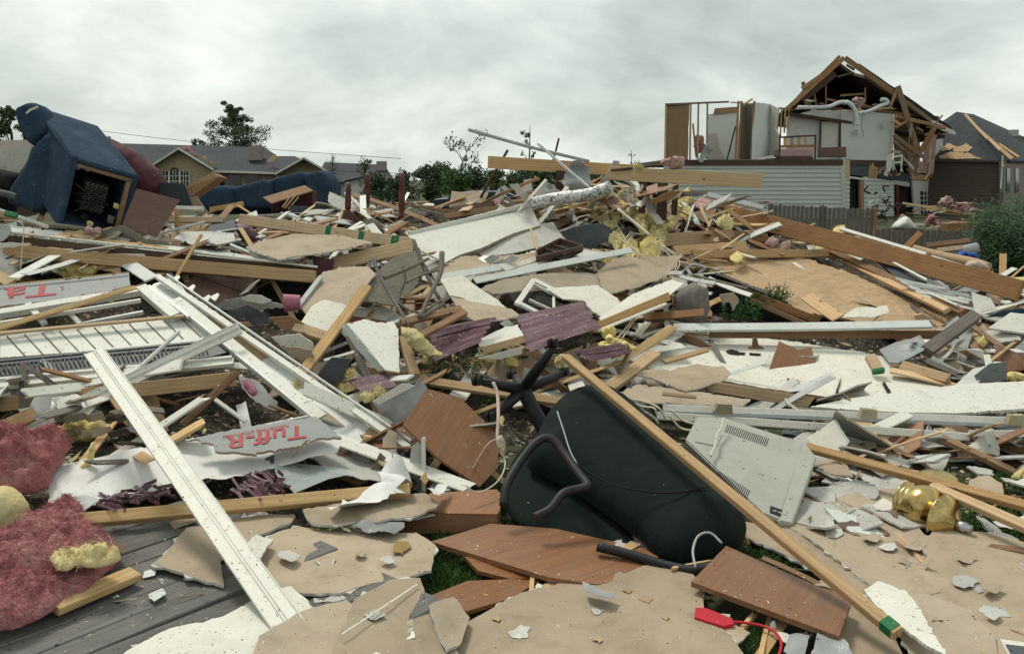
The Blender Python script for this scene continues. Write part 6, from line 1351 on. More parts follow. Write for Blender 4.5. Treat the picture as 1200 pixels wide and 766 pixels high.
PN('drywall_field', 'tan drywall field with rubble below the clean white panel', 'drywall', [(505, 318), (540, 300), (600, 299), (632, 296), (640, 304), (590, 318), (540, 330), (512, 332)], DW_T, Y=[8.8, 9.2, 9.4, 9.6, 9.4, 8.9, 8.6, 8.55], th=.013, jag=1.2, warp=.02)
def tray():
    r = empty('brown_drawer_tray', pt(655, 295, 9.2), 'brown wooden tray with black compartments lying on the white boards', 'tray')
    Pl = fitplane([(628, 297), (655, 283), (684, 292), (660, 304)], [9.35, 9.8, 9.55, 9.15])
    PN('base', None, None, [(628, 298), (656, 284), (683, 293), (660, 304)], darkin, plane=Pl, th=.02, parent=r)
    for a, b in (((628, 298), (656, 284)), ((656, 284), (683, 293)), ((683, 293), (629, 306)), ((629, 306), (628, 298))):
        pa, pb = Pl.hit(*a) + Pl.n * .02, Pl.hit(*b) + Pl.n * .02; v, f = boxmesh((pb - pa).length, .07, .014, random.Random(1), 2); link('side', v, f, darklam, frame((pa + pb) / 2, pb - pa, (pb - pa).cross(Pl.n)), r)
    for t in (.33, .66):
        pa = Pl.hit(628 + 28 * t, 298 - 14 * t) + Pl.n * .01; pb = Pl.hit(631 + 28 * t + 22, 305 - 13 * t) + Pl.n * .01; v, f = boxmesh((pb - pa).length, .04, .01, random.Random(1), 2); link('divider', v, f, darklam, frame((pa + pb) / 2, pb - pa, (pb - pa).cross(Pl.n)), r)
tray()
PN('white_board', 'flat white board behind the brown tray', 'board', [(580, 308), (620, 296), (660, 285), (712, 297), (700, 302), (640, 312), (600, 318)], whitedw, Y=[9.1, 9.5, 10.0, 9.7, 9.5, 9.2, 9.0], th=.013, jag=.8)
BM('white_siding_strip', 'long white siding strip running in front of the brown tray', 'siding strip', (556, 329), (740, 293), 10, siding, Y=(8.35, 9.5), th=.015, roll=45)
BM('white_siding_strip', 'upper white strip from the clean panel toward the brown tray', 'siding strip', (512, 326), (600, 311), 11, siding, Y=(8.3, 8.9), th=.015, roll=45)
BM('pale_strip', 'pale strip between the two white siding strips', 'strip', (590, 316), (632, 302), 8, whitedw, Y=(8.75, 9.2), th=.012, roll=45)
for i, (x, y) in enumerate([(567, 304), (578, 309), (590, 304)]):
    PN('ceiling_tile', ['grey plaster block topmost below the clean white panel', 'middle plaster block below the clean white panel', 'right pale plaster block left of the brown tray'][i], 'plaster block', [(x, y), (x + 11, y - 6), (x + 19, y - 2), (x + 8, y + 6)], gyps, Y=8.9, th=.04, jag=.6)
PN('tan_curved_board', 'long tan drywall sheet bowed under the white siding strip', 'drywall', [(563, 335), (590, 326), (640, 320), (690, 318), (738, 328), (742, 334), (720, 339), (680, 338), (620, 340), (578, 341)], DW_T, Y=[8.2, 8.4, 8.75, 9.0, 9.2, 9.0, 8.75, 8.55, 8.3, 8.1], th=.013, jag=.6, curl=(-.03, 0))
PN('white_table_leaf', 'white panel sloping down to the left of the window sash', 'panel', [(516, 327), (542, 323), (560, 336), (584, 352), (606, 372), (590, 372), (560, 360), (540, 348), (527, 346)], whitedw, Y=[8.2, 8.45, 8.15, 7.8, 7.45, 7.4, 7.6, 7.8, 7.85], th=.015, jag=.4)
PN('tan_flap', 'tan flap hanging below the white panel, centre', 'drywall', [(528, 347), (548, 352), (580, 358), (600, 362), (609, 369), (592, 374), (558, 377), (538, 364)], DW_T, Y=[7.75, 7.75, 7.7, 7.65, 7.5, 7.3, 7.2, 7.4], th=.013, jag=.6)
def sash():
    Pl = fitplane([(575, 345), (650, 338), (690, 362), (610, 372)], [7.9, 8.4, 7.9, 7.45])
    r = PN('sash_backing', None, None, [(596, 345), (648, 339), (670, 356), (612, 366)], darkin, plane=Plane(Pl.p - Pl.n * .04, Pl.n), th=.01)
    r.name = 'window_sash'; tag(r, 'white window sash with crossed muntins lying flat at the centre', 'window sash')
    for a, b, w_ in (((578, 346), (650, 337), 5), ((650, 337), (692, 361), 9), ((584, 346), (622, 370), 7), ((616, 369), (690, 360), 4), ((606, 346), (641, 364), 2.4), ((616, 360), (652, 350), 2.4), ((640, 338), (676, 360), 2)):
        pa, pb = Pl.hit(*a), Pl.hit(*b); v, f = boxmesh((pb - pa).length, w_ * 8 / F * 1.3, .025, random.Random(2), 4); link('frame_bar', v, f, whitep, frame((pa + pb) / 2, pb - pa, Pl.n), r)
sash()
PN('white_sheet', 'white flat sheet right of the window sash', 'panel', [(640, 338), (700, 334), (718, 346), (730, 356), (712, 374), (696, 366), (684, 352), (660, 350)], whitedw, Y=[8.3, 8.6, 8.3, 8.1, 7.65, 7.75, 7.95, 8.1], th=.013, jag=.5)
def blindmat(label, ol, Y, n_, seed):
    Pl = fitplane(ol, Y); r = empty('purple_blinds', Pl.hit(*ol[0]), label, 'blinds')
    a, b, c, d = ol; rnd = random.Random(seed)
    for i in range(n_):
        t = (i + .5) / n_; p = (a[0] + (d[0] - a[0]) * t, a[1] + (d[1] - a[1]) * t); q = (b[0] + (c[0] - b[0]) * t, b[1] + (c[1] - b[1]) * t)
        e0, e1 = rnd.uniform(-.03, .05), rnd.uniform(-.05, .03)
        P0 = Pl.hit(p[0] + (q[0] - p[0]) * e0, p[1] + (q[1] - p[1]) * e0 + rnd.uniform(-.5, .5)); P1 = Pl.hit(p[0] + (q[0] - p[0]) * (1 + e1), q[1] + rnd.uniform(-.6, .6))
        w_ = (Pl.hit(*a) - Pl.hit(*d)).length / n_ * .92; v, f = boxmesh((P1 - P0).length, w_, .003, rnd, 8, .001, bow=.01)
        link('slat', v, f, purple, frame((P0 + P1) / 2 + Pl.n * (i % 3) * .003, P1 - P0, Pl.n + (P1 - P0).cross(Pl.n).normalized() * rnd.uniform(.1, .35)), r)
blindmat('purple blind mat draped over the white board right of centre', [(607, 369), (684, 353), (704, 384), (616, 414)], [7.5, 7.8, 7.05, 6.7], 15, 1)
blindmat('purple blind mat fanned out left of the short white board', [(500, 388), (580, 372), (560, 402), (508, 424)], [6.8, 7.1, 6.65, 6.4], 12, 2)
blindmat('purple slats half hidden beneath the green ended stud', [(410, 445), (452, 436), (466, 452), (424, 462)], [6.0, 6.15, 5.9, 5.8], 7, 3)
blindmat('purple slats between the chair base and the yellow tufts', [(672, 410), (730, 402), (738, 414), (690, 424)], [6.7, 6.9, 6.75, 6.6], 6, 4)
PN('white_box_beam', 'white topped box beam left of the purple blind mat', 'board', [(560, 398), (590, 384), (606, 380), (614, 393), (580, 402), (562, 407)], whitep, Y=[6.95, 7.2, 7.3, 7.0, 6.85, 6.8], th=.02, jag=.5)
BM('box_beam_side', 'pine side of the white topped box beam, centre', 'beam', (560, 412), (614, 397), 9, pine_lt, Y=(6.7, 6.85), th=.03, roll=0)
PN('white_scrap_board', 'white scrap lying under the box beam side, centre', 'panel', [(560, 420), (590, 412), (614, 406), (612, 414), (588, 421)], whitedw, Y=6.5, th=.012, jag=.5)
PN('white_ledge', 'white ledge board right of the purple blind mat', 'panel', [(702, 372), (740, 345), (785, 328), (802, 332), (784, 346), (745, 362), (706, 378)], whitedw, Y=[7.5, 8.3, 8.9, 8.9, 8.4, 7.85, 7.4], th=.015, jag=.5)
BM('pine_edge_beam', 'long pine edge beam running under the white ledge board', 'beam', (692, 386), (786, 346), 10, pine, Y=(7.2, 8.3), th=.05, roll=0, splint=(0, .1))
BM('white_lip', 'thin white lip below the pine edge beam', 'strip', (700, 388), (780, 356), 3.5, whitep, Y=(7.1, 8.0), th=.02)
PN('drywall_patch', 'drab drywall sheet left of the cream wires', 'drywall', [(700, 318), (720, 303), (752, 300), (800, 300), (782, 322), (740, 338), (708, 345)], DW_T, Y=[9.1, 9.6, 9.7, 9.8, 9.2, 8.7, 8.5], th=.013, jag=1, warp=.02)
# ================================================================== CENTRE TOP: beams, pipes, duct
BM('wide_beam', 'upper left wide pine beam standing above the horizon line', 'beam', (572, 190), (745, 200), 14, pine, Y=(11.3, 11.8), th=.05, roll=0)
BM('wide_beam', 'wide pine beam sticking out to the right across the siding house', 'beam', (714, 203), (894, 212), 16, pine_lt, Y=(11.0, 10.4), th=.045, roll=0)
BM('dark_lath', 'thin black strip lying on top of the right wide beam', 'strip', (716, 200), (770, 194), 2.4, darkattic, Y=(10.9, 10.85), th=.03)
TB('long_pipe', 'long thin grey pipe pointing up to the left against the sky', 'pipe', [(549, 152), (620, 172), (690, 189)], 2.0, pipeg, Y=[10.6, 11.0, 11.4], seg=8)
TB('long_pipe', 'thin white pipe dropping from the long pipe to the foil duct', 'pipe', [(630, 168), (660, 194), (692, 221)], 1.6, ductw, Y=[10.9, 10.8, 10.6], seg=8)
TB('foil_duct', 'mottled foil wrapped duct lying on the crest right of centre', 'duct', [(626, 238), (650, 233), (690, 228), (716, 219)], 7.5, foil, Y=[10.8, 10.6, 10.4, 10.3], seg=16)
TB('white_rod', 'pale straight rod slanting down through the yellow insulation', 'rod', [(724, 245), (745, 262), (762, 276)], 1.8, cordw, Y=[10.0, 9.8, 9.6], seg=8)
TB('thin_branch', 'dark thin plank end sticking up left of the wide beam', 'stick', [(563, 232), (580, 202), (595, 176)], 1.7, darkattic, Y=[12, 11.9, 11.8], seg=6)
TB('thin_branch', 'short dark stick standing above the wide beam', 'stick', [(655, 162), (651, 178), (647, 192)], 1.2, darkattic, Y=11.6, seg=6)
PN('grey_cloth', 'grey cloth draped between the two wide beams', 'cloth', [(658, 215), (668, 192), (678, 186), (690, 196), (694, 218), (678, 224)], greyc, Y=11.2, th=.01, warp=.1, jag=1)
for i, (x, y0, y1, w_) in enumerate([(655, 200, 226, 10), (752, 212, 250, 8), (775, 212, 258, 12), (790, 213, 252, 7)]):
    BM('dark_post', 'dark broken post holding up a wide beam at the crest', 'post', (x, y1), (x + 2, y0), w_, darkattic, Y=11.5, th=.1, roll=0, group='dark posts under the wide beams')
for i, (a, b, w_, m_, lab) in enumerate([
    ((520, 254), (640, 236), 7, pine_dk, 'brown plank on the crest left of the foil duct'), ((640, 268), (700, 246), 9, pine_dk, 'pine plank sloping up below the foil duct'),
    ((645, 250), (720, 240), 8, pine, 'pine plank directly beneath the foil duct'), ((655, 284), (690, 262), 5, siding, 'white gutter strip below the foil duct'),
    ((650, 276), (695, 254), 4, whitep, 'second white gutter strip below the foil duct'), ((530, 246), (586, 238), 8, darklam, 'dark red brown plank near the parked dark car'),
    ((660, 292), (740, 268), 7, oldwood, 'weathered plank above the brown tray'), ((700, 276), (800, 262), 6, slatepiece, 'dark metal strip behind the yellow insulation'),
    ((772, 282), (860, 276), 16, pine, 'broad pine plank behind the plywood slab'), ((790, 294), (875, 288), 12, pine, 'second broad pine plank above the plywood slab'),
    ((700, 312), (790, 300), 7, oldwood, 'weathered plank behind the cream wires'), ((812, 298), (985, 297), 10, pine, 'level pine stud across the top of the plywood slab'),
    ((828, 269), (900, 281), 8, pine_dk, 'brown plank left of the long right hand beam'), ((800, 232), (850, 246), 6, pipeg, 'grey pipe end emerging beside the wide beam')]):
    BM('crest_plank', lab, 'plank', a, b, w_, m_, k=.35 if i < 11 else .3, th=.035, roll=25)
BM('gutter_pipe', 'long white downpipe lying along the top of the right hand beam', 'pipe', (826, 228), (893, 244), 5.5, ductw, Y=(12.2, 12.4), th=.07)
PN('black_bucket', 'dark crumpled tub shape in the shadow below the foil duct', 'tub', [(656, 272), (672, 266), (700, 262), (716, 266), (712, 282), (690, 292), (668, 286)], slatepiece, Y=9.9, th=.06, warp=.05, jag=1)
yl = [(668, 238, 12), (640, 228, 9), (700, 250, 12), (714, 258, 13), (733, 236, 12), (742, 250, 14), (752, 258, 16), (762, 248, 12), (772, 268, 12), (792, 242, 9), (806, 232, 10), (804, 250, 9), (722, 282, 11), (738, 296, 15), (765, 292, 17), (756, 306, 10), (714, 306, 8), (765, 318, 10), (850, 262, 10), (787, 262, 8), (748, 197, 7), (688, 232, 8), (656, 240, 8), (770, 286, 14)]
for i, (x, y, s) in enumerate(yl):
    rnd = random.Random(i + 50); n_ = 9
    ol = [(x + s * .85 * math.cos(t * 6.283 / n_) * rnd.uniform(.45, 1.35), y + s * .9 * math.sin(t * 6.283 / n_) * rnd.uniform(.45, 1.4)) for t in range(n_)]
    kk = .5 if y < 290 else .35
    Yv = None if y > 215 else 10.7
    PILLOW('yellow_insulation', 'torn yellow insulation tuft hanging among the beams and wires at the crest', 'insulation', ol, insY, k=kk, Y=Yv, bulge=.09 * s / 14, amp=.085 * s / 14, nsc=9, dens=34, group='yellow insulation tufts at the crest', wisps=1100, sub=2)
for i, (x, y, s, m_) in enumerate([(790, 190, 14, insL), (826, 240, 11, insL), (722, 246, 8, insP), (848, 240, 8, insP), (655, 236, 9, insP), (612, 228, 10, insL), (920, 290, 8, insL), (905, 285, 7, insL), (585, 238, 6, insL)]):
    rnd = random.Random(i + 90); n_ = 8
    ol = [(x + s * math.cos(t * 6.283 / n_) * rnd.uniform(.8, 1.3), y + s * .6 * math.sin(t * 6.283 / n_) * rnd.uniform(.6, 1.15)) for t in range(n_)]
    PILLOW('pink_insulation', ['pale pink insulation lump on top of the right wide beam', 'pink insulation hanging below the right wide beam', 'magenta insulation strip right of the foil duct end', 'reddish insulation beside the white downpipe', 'dark pink insulation under the left wide beam', 'pale pink heap beside the dark car on the crest', 'pink scrap on the long right hand beam', 'pink scrap left of the long right hand beam', 'small pink scrap behind the large clean white panel'][i], 'insulation', ol, m_, Y=10.75 if y < 215 else None, k=.4, bulge=.08, amp=.07, nsc=8, dens=16, wisps=15, sub=3)
for i, pts_ in enumerate([[(762, 282), (785, 300), (782, 318), (770, 330), (745, 345)], [(766, 284), (792, 298), (788, 322), (765, 340), (740, 372)], [(770, 282), (796, 306), (784, 326), (752, 362), (722, 398)], [(700, 232), (722, 262), (736, 290), (742, 330), (756, 352)], [(740, 330), (752, 318), (768, 306), (775, 290)], [(728, 398), (745, 372), (760, 350), (757, 342)], [(700, 255), (716, 275), (735, 285), (752, 300)]]):
    TB('cream_wire', 'cream coloured electric cable looping down from the insulation at the crest', 'cable', pts_, .75, cordw, k=.75, group='cream cables right of centre', seg=6)
for i, pts_ in enumerate([[(866, 270), (885, 258), (905, 246)], [(896, 280), (920, 276), (955, 262)], [(925, 282), (970, 281), (1010, 279)], [(965, 290), (990, 288), (1012, 280)], [(1014, 280), (1022, 282), (1034, 286)]]):
    TB('cream_wire', 'cream cable draped over the long right hand beam', 'cable', pts_, .9, cordw, Y=[13.4, 12.7, 12.3] if i < 2 else 12.2, group='cream cables on the right hand beam', seg=6)
TB('dark_hose', 'bent black hose among the yellow tufts', 'hose', [(745, 305), (742, 290), (750, 280), (765, 274), (790, 270)], 2.4, darklam, k=.5)
# ================================================================== RIGHT: plywood slab, long beam
SL = fitplane([(795, 300), (930, 300), (1110, 362), (1200, 400), (1200, 440), (1085, 405), (935, 362), (890, 335)], [11.0, 11.7, 10.2, 8.9, 8.0, 8.6, 9.6, 10.2])
PN('plywood_slab', 'large worn plywood floor slab lying across the right side', 'plywood', [(785, 296), (850, 288), (930, 299), (1000, 322), (1060, 350), (1120, 366), (1180, 382), (1240, 398), (1240, 450), (1190, 444), (1150, 438), (1085, 410), (1010, 378), (985, 372), (935, 366), (918, 360), (890, 338), (850, 322), (800, 312)], [osb, osb, pine_dk], plane=SL, th=.03, jag=1.0, hard=(), warp=.01)
for i, (a, b, w_) in enumerate([((880, 345), (960, 376), 9), ((1082, 414), (1150, 441), 10), ((880, 352), (945, 380), 6)]):
    BM('slab_joist', ['pine joist under the lower edge of the plywood slab, middle', 'dark joist under the plywood slab right of the old post', 'thin lower joist under the plywood slab, left'][i], 'joist', a, b, w_, pine_dk, Y=[(9.3, 8.9), (8.3, 7.7), (9.2, 8.8)][i], th=.08, roll=0)
BM('wide_board_piece', 'tan board leaning on the plywood slab above the white siding strip', 'board', (945, 347), (982, 373), 15, pine, Y=(9.2, 8.6), th=.02)
PN('white_smear', 'white plaster smear on the plywood slab', 'plaster', [(985, 372), (1005, 360), (1040, 358), (1042, 366), (1020, 372)], whitedw, Y=[8.75, 9.1, 9.1, 8.85, 8.75], th=.006, jag=1.5)
markedstud('massive long brown beam slanting down across the right side', (842, 247), (1196, 341), 21, (13.2, 9.6), [], mat=pine_dk, th=.09, roll=5)
BM('beam_top_strip', 'white strip along the top of the massive beam', 'strip', (985, 268), (1085, 298), 4, whitep, Y=(12.6, 11.2), th=.04)
TB('grey_pipe', 'grey pipe lying on top of the massive beam at right', 'pipe', [(1092, 303), (1140, 318), (1188, 334)], 4.5, pipeg, Y=[11.2, 10.5, 9.85], seg=12)
TB('tan_log', 'tan paper roll behind the massive beam at right', 'roll', [(1062, 290), (1100, 300), (1140, 308), (1158, 314)], 6, pine, Y=[12.4, 12.0, 11.6, 11.4], seg=12)
PILLOW('pinkish_bundle', 'pinkish rounded bundle at the end of the tan paper roll', 'bundle', [(1130, 312), (1138, 305), (1152, 307), (1158, 314), (1146, 316)], pinkcord, Y=11.3, bulge=.08, amp=.02)
BM('short_post', 'short brown board standing up behind the massive beam', 'board', (1058, 294), (1079, 273), 8, pine_dk, Y=(12.0, 12.0), th=.04)
BM('back_plank', 'brown plank by the shrub behind the massive beam', 'plank', (1085, 288), (1136, 282), 6, pine_dk, Y=(13, 13.2), th=.05)
BM('back_plank', 'second brown plank beneath the plank by the shrub', 'plank', (1098, 294), (1132, 290), 6, pine, Y=(12.8, 13.0), th=.05)
TB('grey_tub', 'grey rolled mat near the blue tarp by the shrub', 'mat', [(1118, 296), (1145, 290)], 6, pipeg, Y=13, seg=14, sub=1)
PILLOW('blue_tarp', 'bright blue crumpled tarp by the green shrub', 'tarp', [(1118, 303), (1124, 295), (1136, 294), (1148, 300), (1148, 306), (1134, 305)], bluet, Y=12.6, bulge=.12, amp=.08, nsc=6)
PILLOW('yellow_insulation', 'yellow insulation heap beneath the shrub at right edge', 'insulation', [(1182, 330), (1195, 323), (1215, 326), (1215, 336), (1190, 336)], insY, Y=10.6, bulge=.1, amp=.06)
BM('trim_plank', 'long brown plank with pale rim below the massive beam', 'plank', (965, 290), (1128, 366), 8, pine_dk, Y=(12.1, 9.3), th=.05, roll=35)
BM('trim_plank', 'parallel tan plank lower left of the pale rimmed plank', 'plank', (990, 306), (1110, 364), 7, pine, Y=(11.6, 9.3), th=.05, roll=35)
BM('pale_strip', 'white rim edging the long brown plank', 'strip', (985, 298), (1122, 358), 2.4, whitep, Y=(11.8, 9.35), th=.03)
PN('dark_tray', 'dark framed tray between the massive beam and the pale rim', 'tray', [(1022, 299), (1030, 296), (1085, 325), (1086, 330), (1050, 325)], slatepiece, Y=[11.2, 11.3, 10.4, 10.3, 10.6], th=.04)
BM('white_rail', 'white rail along the dark framed tray', 'rail', (1027, 297), (1086, 328), 2.6, whitep, Y=(11.1, 10.25), th=.03)
PN('siding_pile', 'spread of pale vinyl siding under the massive beam', 'siding', [(1045, 325), (1068, 328), (1100, 330), (1145, 348), (1145, 356), (1118, 358), (1085, 350)], siding, Y=[10.5, 10.5, 10.5, 10.0, 9.8, 9.6, 9.9], th=.01, warp=.04, jag=1.5)
for i in range(12):
    t = i / 12; x0 = 1050 + 35 * t; y0 = 326 + 22 * t
    BM('siding_strip', 'bent pale siding strip heaped under the massive beam', 'siding strip', (x0, y0), (x0 + 58 + (i * 13) % 20, y0 + 12 + (i * 7) % 9), 3, [siding, pipeg, whitep][i % 3], Y=(10.2 - t * .4, 9.8 - t * .4), th=.01, bow=.02, roll=20 + (i * 31) % 40, group='pale siding strips right')
PN('white_flap', 'upright white nailed flap right of the siding strips', 'panel', [(1139, 342), (1160, 350), (1168, 362), (1150, 366), (1150, 376), (1145, 375)], whitep, Y=[9.6, 9.6, 9.4, 9.2, 9.1, 9.1], th=.01, warp=.02)
PN('dark_blue_sheet', 'dark blue sheet at the right edge above the white panel', 'sheet', [(1155, 372), (1175, 364), (1215, 360), (1215, 370), (1185, 370)], bluef, Y=9.2, th=.02, warp=.02)
PN('white_board_piece', 'white panel piece at the right edge over the plywood', 'panel', [(1158, 384), (1184, 366), (1240, 372), (1240, 396)], whitep, Y=[8.7, 9.0, 8.8, 8.5], th=.02)
BM('old_grey_post', 'dark weathered post slanting up over the plywood slab', 'post', (1085, 412), (1143, 370), 14, oldwood, Y=(7.7, 8.4), th=.08, roll=20, rough=.002)
def bag():
    Pl = fitplane([(1030, 412), (1078, 393), (1084, 410), (1050, 428)], [7.9, 8.0, 7.7, 7.5])
    o = PN('grey_plastic_bag', 'grey plastic bag with black lettering caught on the old post', 'bag', [(1030, 409), (1050, 402), (1066, 401), (1078, 393), (1084, 402), (1083, 411), (1068, 418), (1052, 425), (1042, 424)], greyc, plane=Pl, th=.004, warp=.03)
    TEXT('Wal', Pl, (1071, 408), 6, 72, blackink, o, sx=1.1, off=.03)
bag()
BM('split_stud', 'short split pine stud by the bag, right of centre', 'stud', (1055, 428), (1117, 446), 12, pine, Y=(7.5, 7.15), th=.05, splint=(.05, .06), roll=25)
BM('weathered_strip', 'weathered strip behind the short split stud', 'strip', (1078, 420), (1130, 442), 7, oldwood, Y=(7.7, 7.2), th=.03, splint=(.05, .1))
markedstud('small pine block with green end below the grey bag', (1020, 418), (1030, 436), 13, (7.45, 7.3), [(.93, .03)], mat=pine_lt, th=.05)
PN('white_siding_scrap', 'white corner scrap right of the short split stud', 'scrap', [(1116, 454), (1140, 432), (1158, 428), (1150, 444), (1140, 456)], siding, Y=[7.0, 7.3, 7.35, 7.1, 6.95], th=.01)
PN('grey_siding_scrap', 'grey sheet right of the white corner scrap', 'scrap', [(1142, 440), (1160, 426), (1180, 424), (1180, 444), (1150, 456)], sheath, Y=7.1, th=.01)
PILLOW('yellow_insulation', 'small yellow insulation by the plywood slab at right edge', 'insulation', [(1176, 440), (1182, 434), (1200, 438), (1198, 446), (1184, 446)], insY, Y=7.2, bulge=.05, amp=.04)
# white door slabs
VP = fitplane([(801, 388), (1030, 415), (1100, 452), (977, 467), (735, 428)], [8.5, 8.0, 7.15, 6.85, 7.5])
PN('white_ceiling_sheet', 'big speckled white ceiling sheet lying right of centre', 'drywall', [(800, 388), (860, 393), (921, 399), (975, 407), (1030, 416), (1070, 430), (1104, 454), (1040, 462), (977, 470), (920, 458), (850, 446), (790, 437), (735, 428), (762, 410)], DW_W, plane=VP, th=.016, jag=.8, warp=.006)
BM('white_siding_board', 'flat white siding board above the speckled ceiling sheet', 'siding board', (790, 384), (1090, 380), 13, siding, Y=(8.1, 8.1), th=.03, roll=50)
BM('brown_joist', 'brown joist directly under the flat white siding board', 'joist', (832, 391), (1122, 392), 10, pine_dk, Y=(8.15, 8.2), th=.05, roll=0)
BM('pine_block', 'pine block end standing beside the flat white siding board', 'block', (1076, 368), (1078, 378), 9, pine, Y=(8.3, 8.3), th=.05, roll=0)
PN('broken_strut', 'small brown bracket standing on the speckled ceiling sheet', 'bracket', [(877, 407), (882, 406), (883, 396), (887, 396), (889, 404), (896, 408), (894, 409), (878, 409)], darklam, Y=7.65, th=.03)
for i, ol in enumerate([[(850, 411), (858, 409), (866, 412), (874, 413), (872, 415), (862, 415), (855, 414)], [(922, 443), (936, 445), (937, 448), (923, 446)], [(878, 413), (892, 414), (891, 415.5), (878, 415)], [(978, 464), (984, 446), (986, 441), (984, 452)], [(1036, 446), (1044, 460), (1040, 460), (1034, 450)]]):
    PN('torn_hole', 'dark jagged tear in the speckled ceiling sheet', 'tear', ol, darkin, plane=Plane(VP.p + VP.n * .014, VP.n), th=.002, jag=.6, group='dark tears in the ceiling sheet')
BM('white_edge', 'white board edge left of the speckled ceiling sheet', 'board', (742, 424), (798, 390), 10, whitep, Y=(7.3, 8.2), th=.02, roll=40)
BM('pine_stud', 'pine stud rising left of the speckled ceiling sheet', 'stud', (720, 430), (788, 384), 11, pine_lt, Y=(7.2, 8.1), th=.045, roll=35)
BM('pine_stud', 'second pine stud rising to the right past the black chair', 'stud', (712, 456), (768, 414), 15, pine, Y=(6.6, 7.2), th=.045, roll=35)
BM('flat_lath', 'flat tan slat resting on the left of the ceiling sheet', 'slat', (778, 424), (828, 410), 8, pine, Y=(7.1, 7.4), th=.02, roll=50)
PN('torn_tan_paper', 'torn tan drywall paper over the lower left ceiling sheet', 'drywall', [(730, 434), (790, 432), (815, 426), (850, 430), (856, 436), (848, 446), (825, 453), (802, 458), (770, 446)], [tandw, greydw, gyps], Y=[6.95, 7.0, 7.1, 7.1, 7.0, 6.8, 6.6, 6.5, 6.7], th=.012, jag=.9, warp=.01)
PN('torn_tan_paper', 'second torn tan sheet beneath the first, right of the chair', 'drywall', [(722, 460), (748, 450), (800, 456), (880, 468), (870, 476), (800, 474), (745, 470)], DW_T, Y=[6.4, 6.6, 6.6, 6.5, 6.3, 6.25, 6.25], th=.012, jag=.9)
BM('pine_joist', 'reddish joist under the edge of the speckled ceiling sheet', 'joist', (828, 452), (955, 472), 13, pine, Y=(6.75, 6.55), th=.05, roll=5, splint=(.02, .06))
BM('pine_joist', 'thin upper joist beneath the ceiling sheet edge', 'joist', (850, 450), (978, 468), 4, pine_dk, Y=(6.9, 6.7), th=.04, roll=5)
BM('small_lath', 'small orange lath on the second torn tan sheet', 'lath', (776, 461), (816, 465), 5, pine, Y=(6.3, 6.25), th=.02)
PN('long_white_board', 'long white panel tapering left, at the right edge', 'panel', [(950, 476), (1000, 466), (1060, 458), (1130, 450), (1240, 444), (1240, 476), (1180, 480), (1120, 484), (1060, 483), (1000, 480)], whitep, Y=[6.5, 6.6, 6.65, 6.75, 6.8, 6.25, 6.2, 6.15, 6.2, 6.3], th=.02, jag=.4)
BM('door_trim', 'upper of two long white trim rails, right foreground', 'trim', (777, 478), (1240, 495), 8.5, whitep, Y=(6.1, 6.0), th=.025, roll=15)
BM('door_trim', 'lower of two long white trim rails, right foreground', 'trim', (770, 487), (1135, 512), 9, whitep, Y=(5.95, 5.8), th=.03, roll=10)
BM('trim_groove', 'grey rail between the two long white trim rails', 'trim', (778, 483), (1240, 501), 5, pipeg, Y=(6.08, 5.95), th=.02, roll=5)  # plain grey strip set between the white rails
BM('door_trim', 'short white trim continuing at the right edge', 'trim', (1136, 508), (1240, 508), 8, whitep, Y=(5.85, 5.8), th=.025, roll=10)
for i, (x, y) in enumerate([(848, 479), (1018, 485), (1192, 492)]):
    PN('plaster_clump', ['left yellowish block stuck on the white trim rails', 'middle yellowish block stuck on the white trim rails', 'right yellowish block stuck on the white trim rails'][i], 'block', [(x - 11, y + 6), (x - 7, y - 6), (x + 10, y - 5), (x + 11, y + 7)], MAT('yellowed_foam_block', (.42, .36, .22), dirt=.4, bump=.6), Y=5.9, th=.05, jag=.6)
# hollow with stump and weeds
PN('hollow_shade_sheet', 'dark sheet painted as deep shade in the hollow under the flipped siding, right centre', 'hollow', [(770, 380), (790, 345), (840, 335), (900, 342), (930, 360), (925, 376), (850, 380)], darkin, Y=9.4, th=.02, jag=1)  # near-black sheet that paints the shade inside the hollow
v, f = tube_geo([Vector((0, 0, 0)), Vector((.03, -.02, .16)), Vector((.02, -.03, .3)), Vector((0, 0, .34))], [.17, .19, .17, .09], 14); tag(link('stump', [p + Vector((random.uniform(-.012, .012),) * 3) for p in v], f, concrete, Matrix.Translation(pt(806, 376, 8.6)), smooth=True), 'rough grey brown footing stump in the dark hollow', 'stump')
for i, (a, b, w_, m_) in enumerate([((790, 322), (838, 332), 5, siding), ((830, 326), (880, 346), 6, whitep), ((812, 322), (876, 338), 3, carpet), ((796, 340), (834, 344), 4, whitep), ((742, 322), (792, 340), 4, siding), ((838, 320), (900, 344), 3, oldwood), ((770, 322), (800, 320), 5, greydw)]):
    BM('flipped_siding', 'flipped siding or lath edge over the dark hollow', 'siding', a, b, w_, m_, Y=(9.5, 8.9), th=.015, bow=.02, group='siding edges over the dark hollow')
PN('tan_chip', 'tan broken chip hanging over the weeds', 'chip', [(844, 345), (860, 343), (866, 350), (860, 364), (855, 354), (846, 356)], tandw, Y=8.7, th=.02, jag=.8)
TB('thin_pipe', 'thin looping cable at the edge of the hollow', 'cable', [(800, 318), (812, 310), (826, 314), (818, 320)], 1.2, pipeg, Y=9.2)
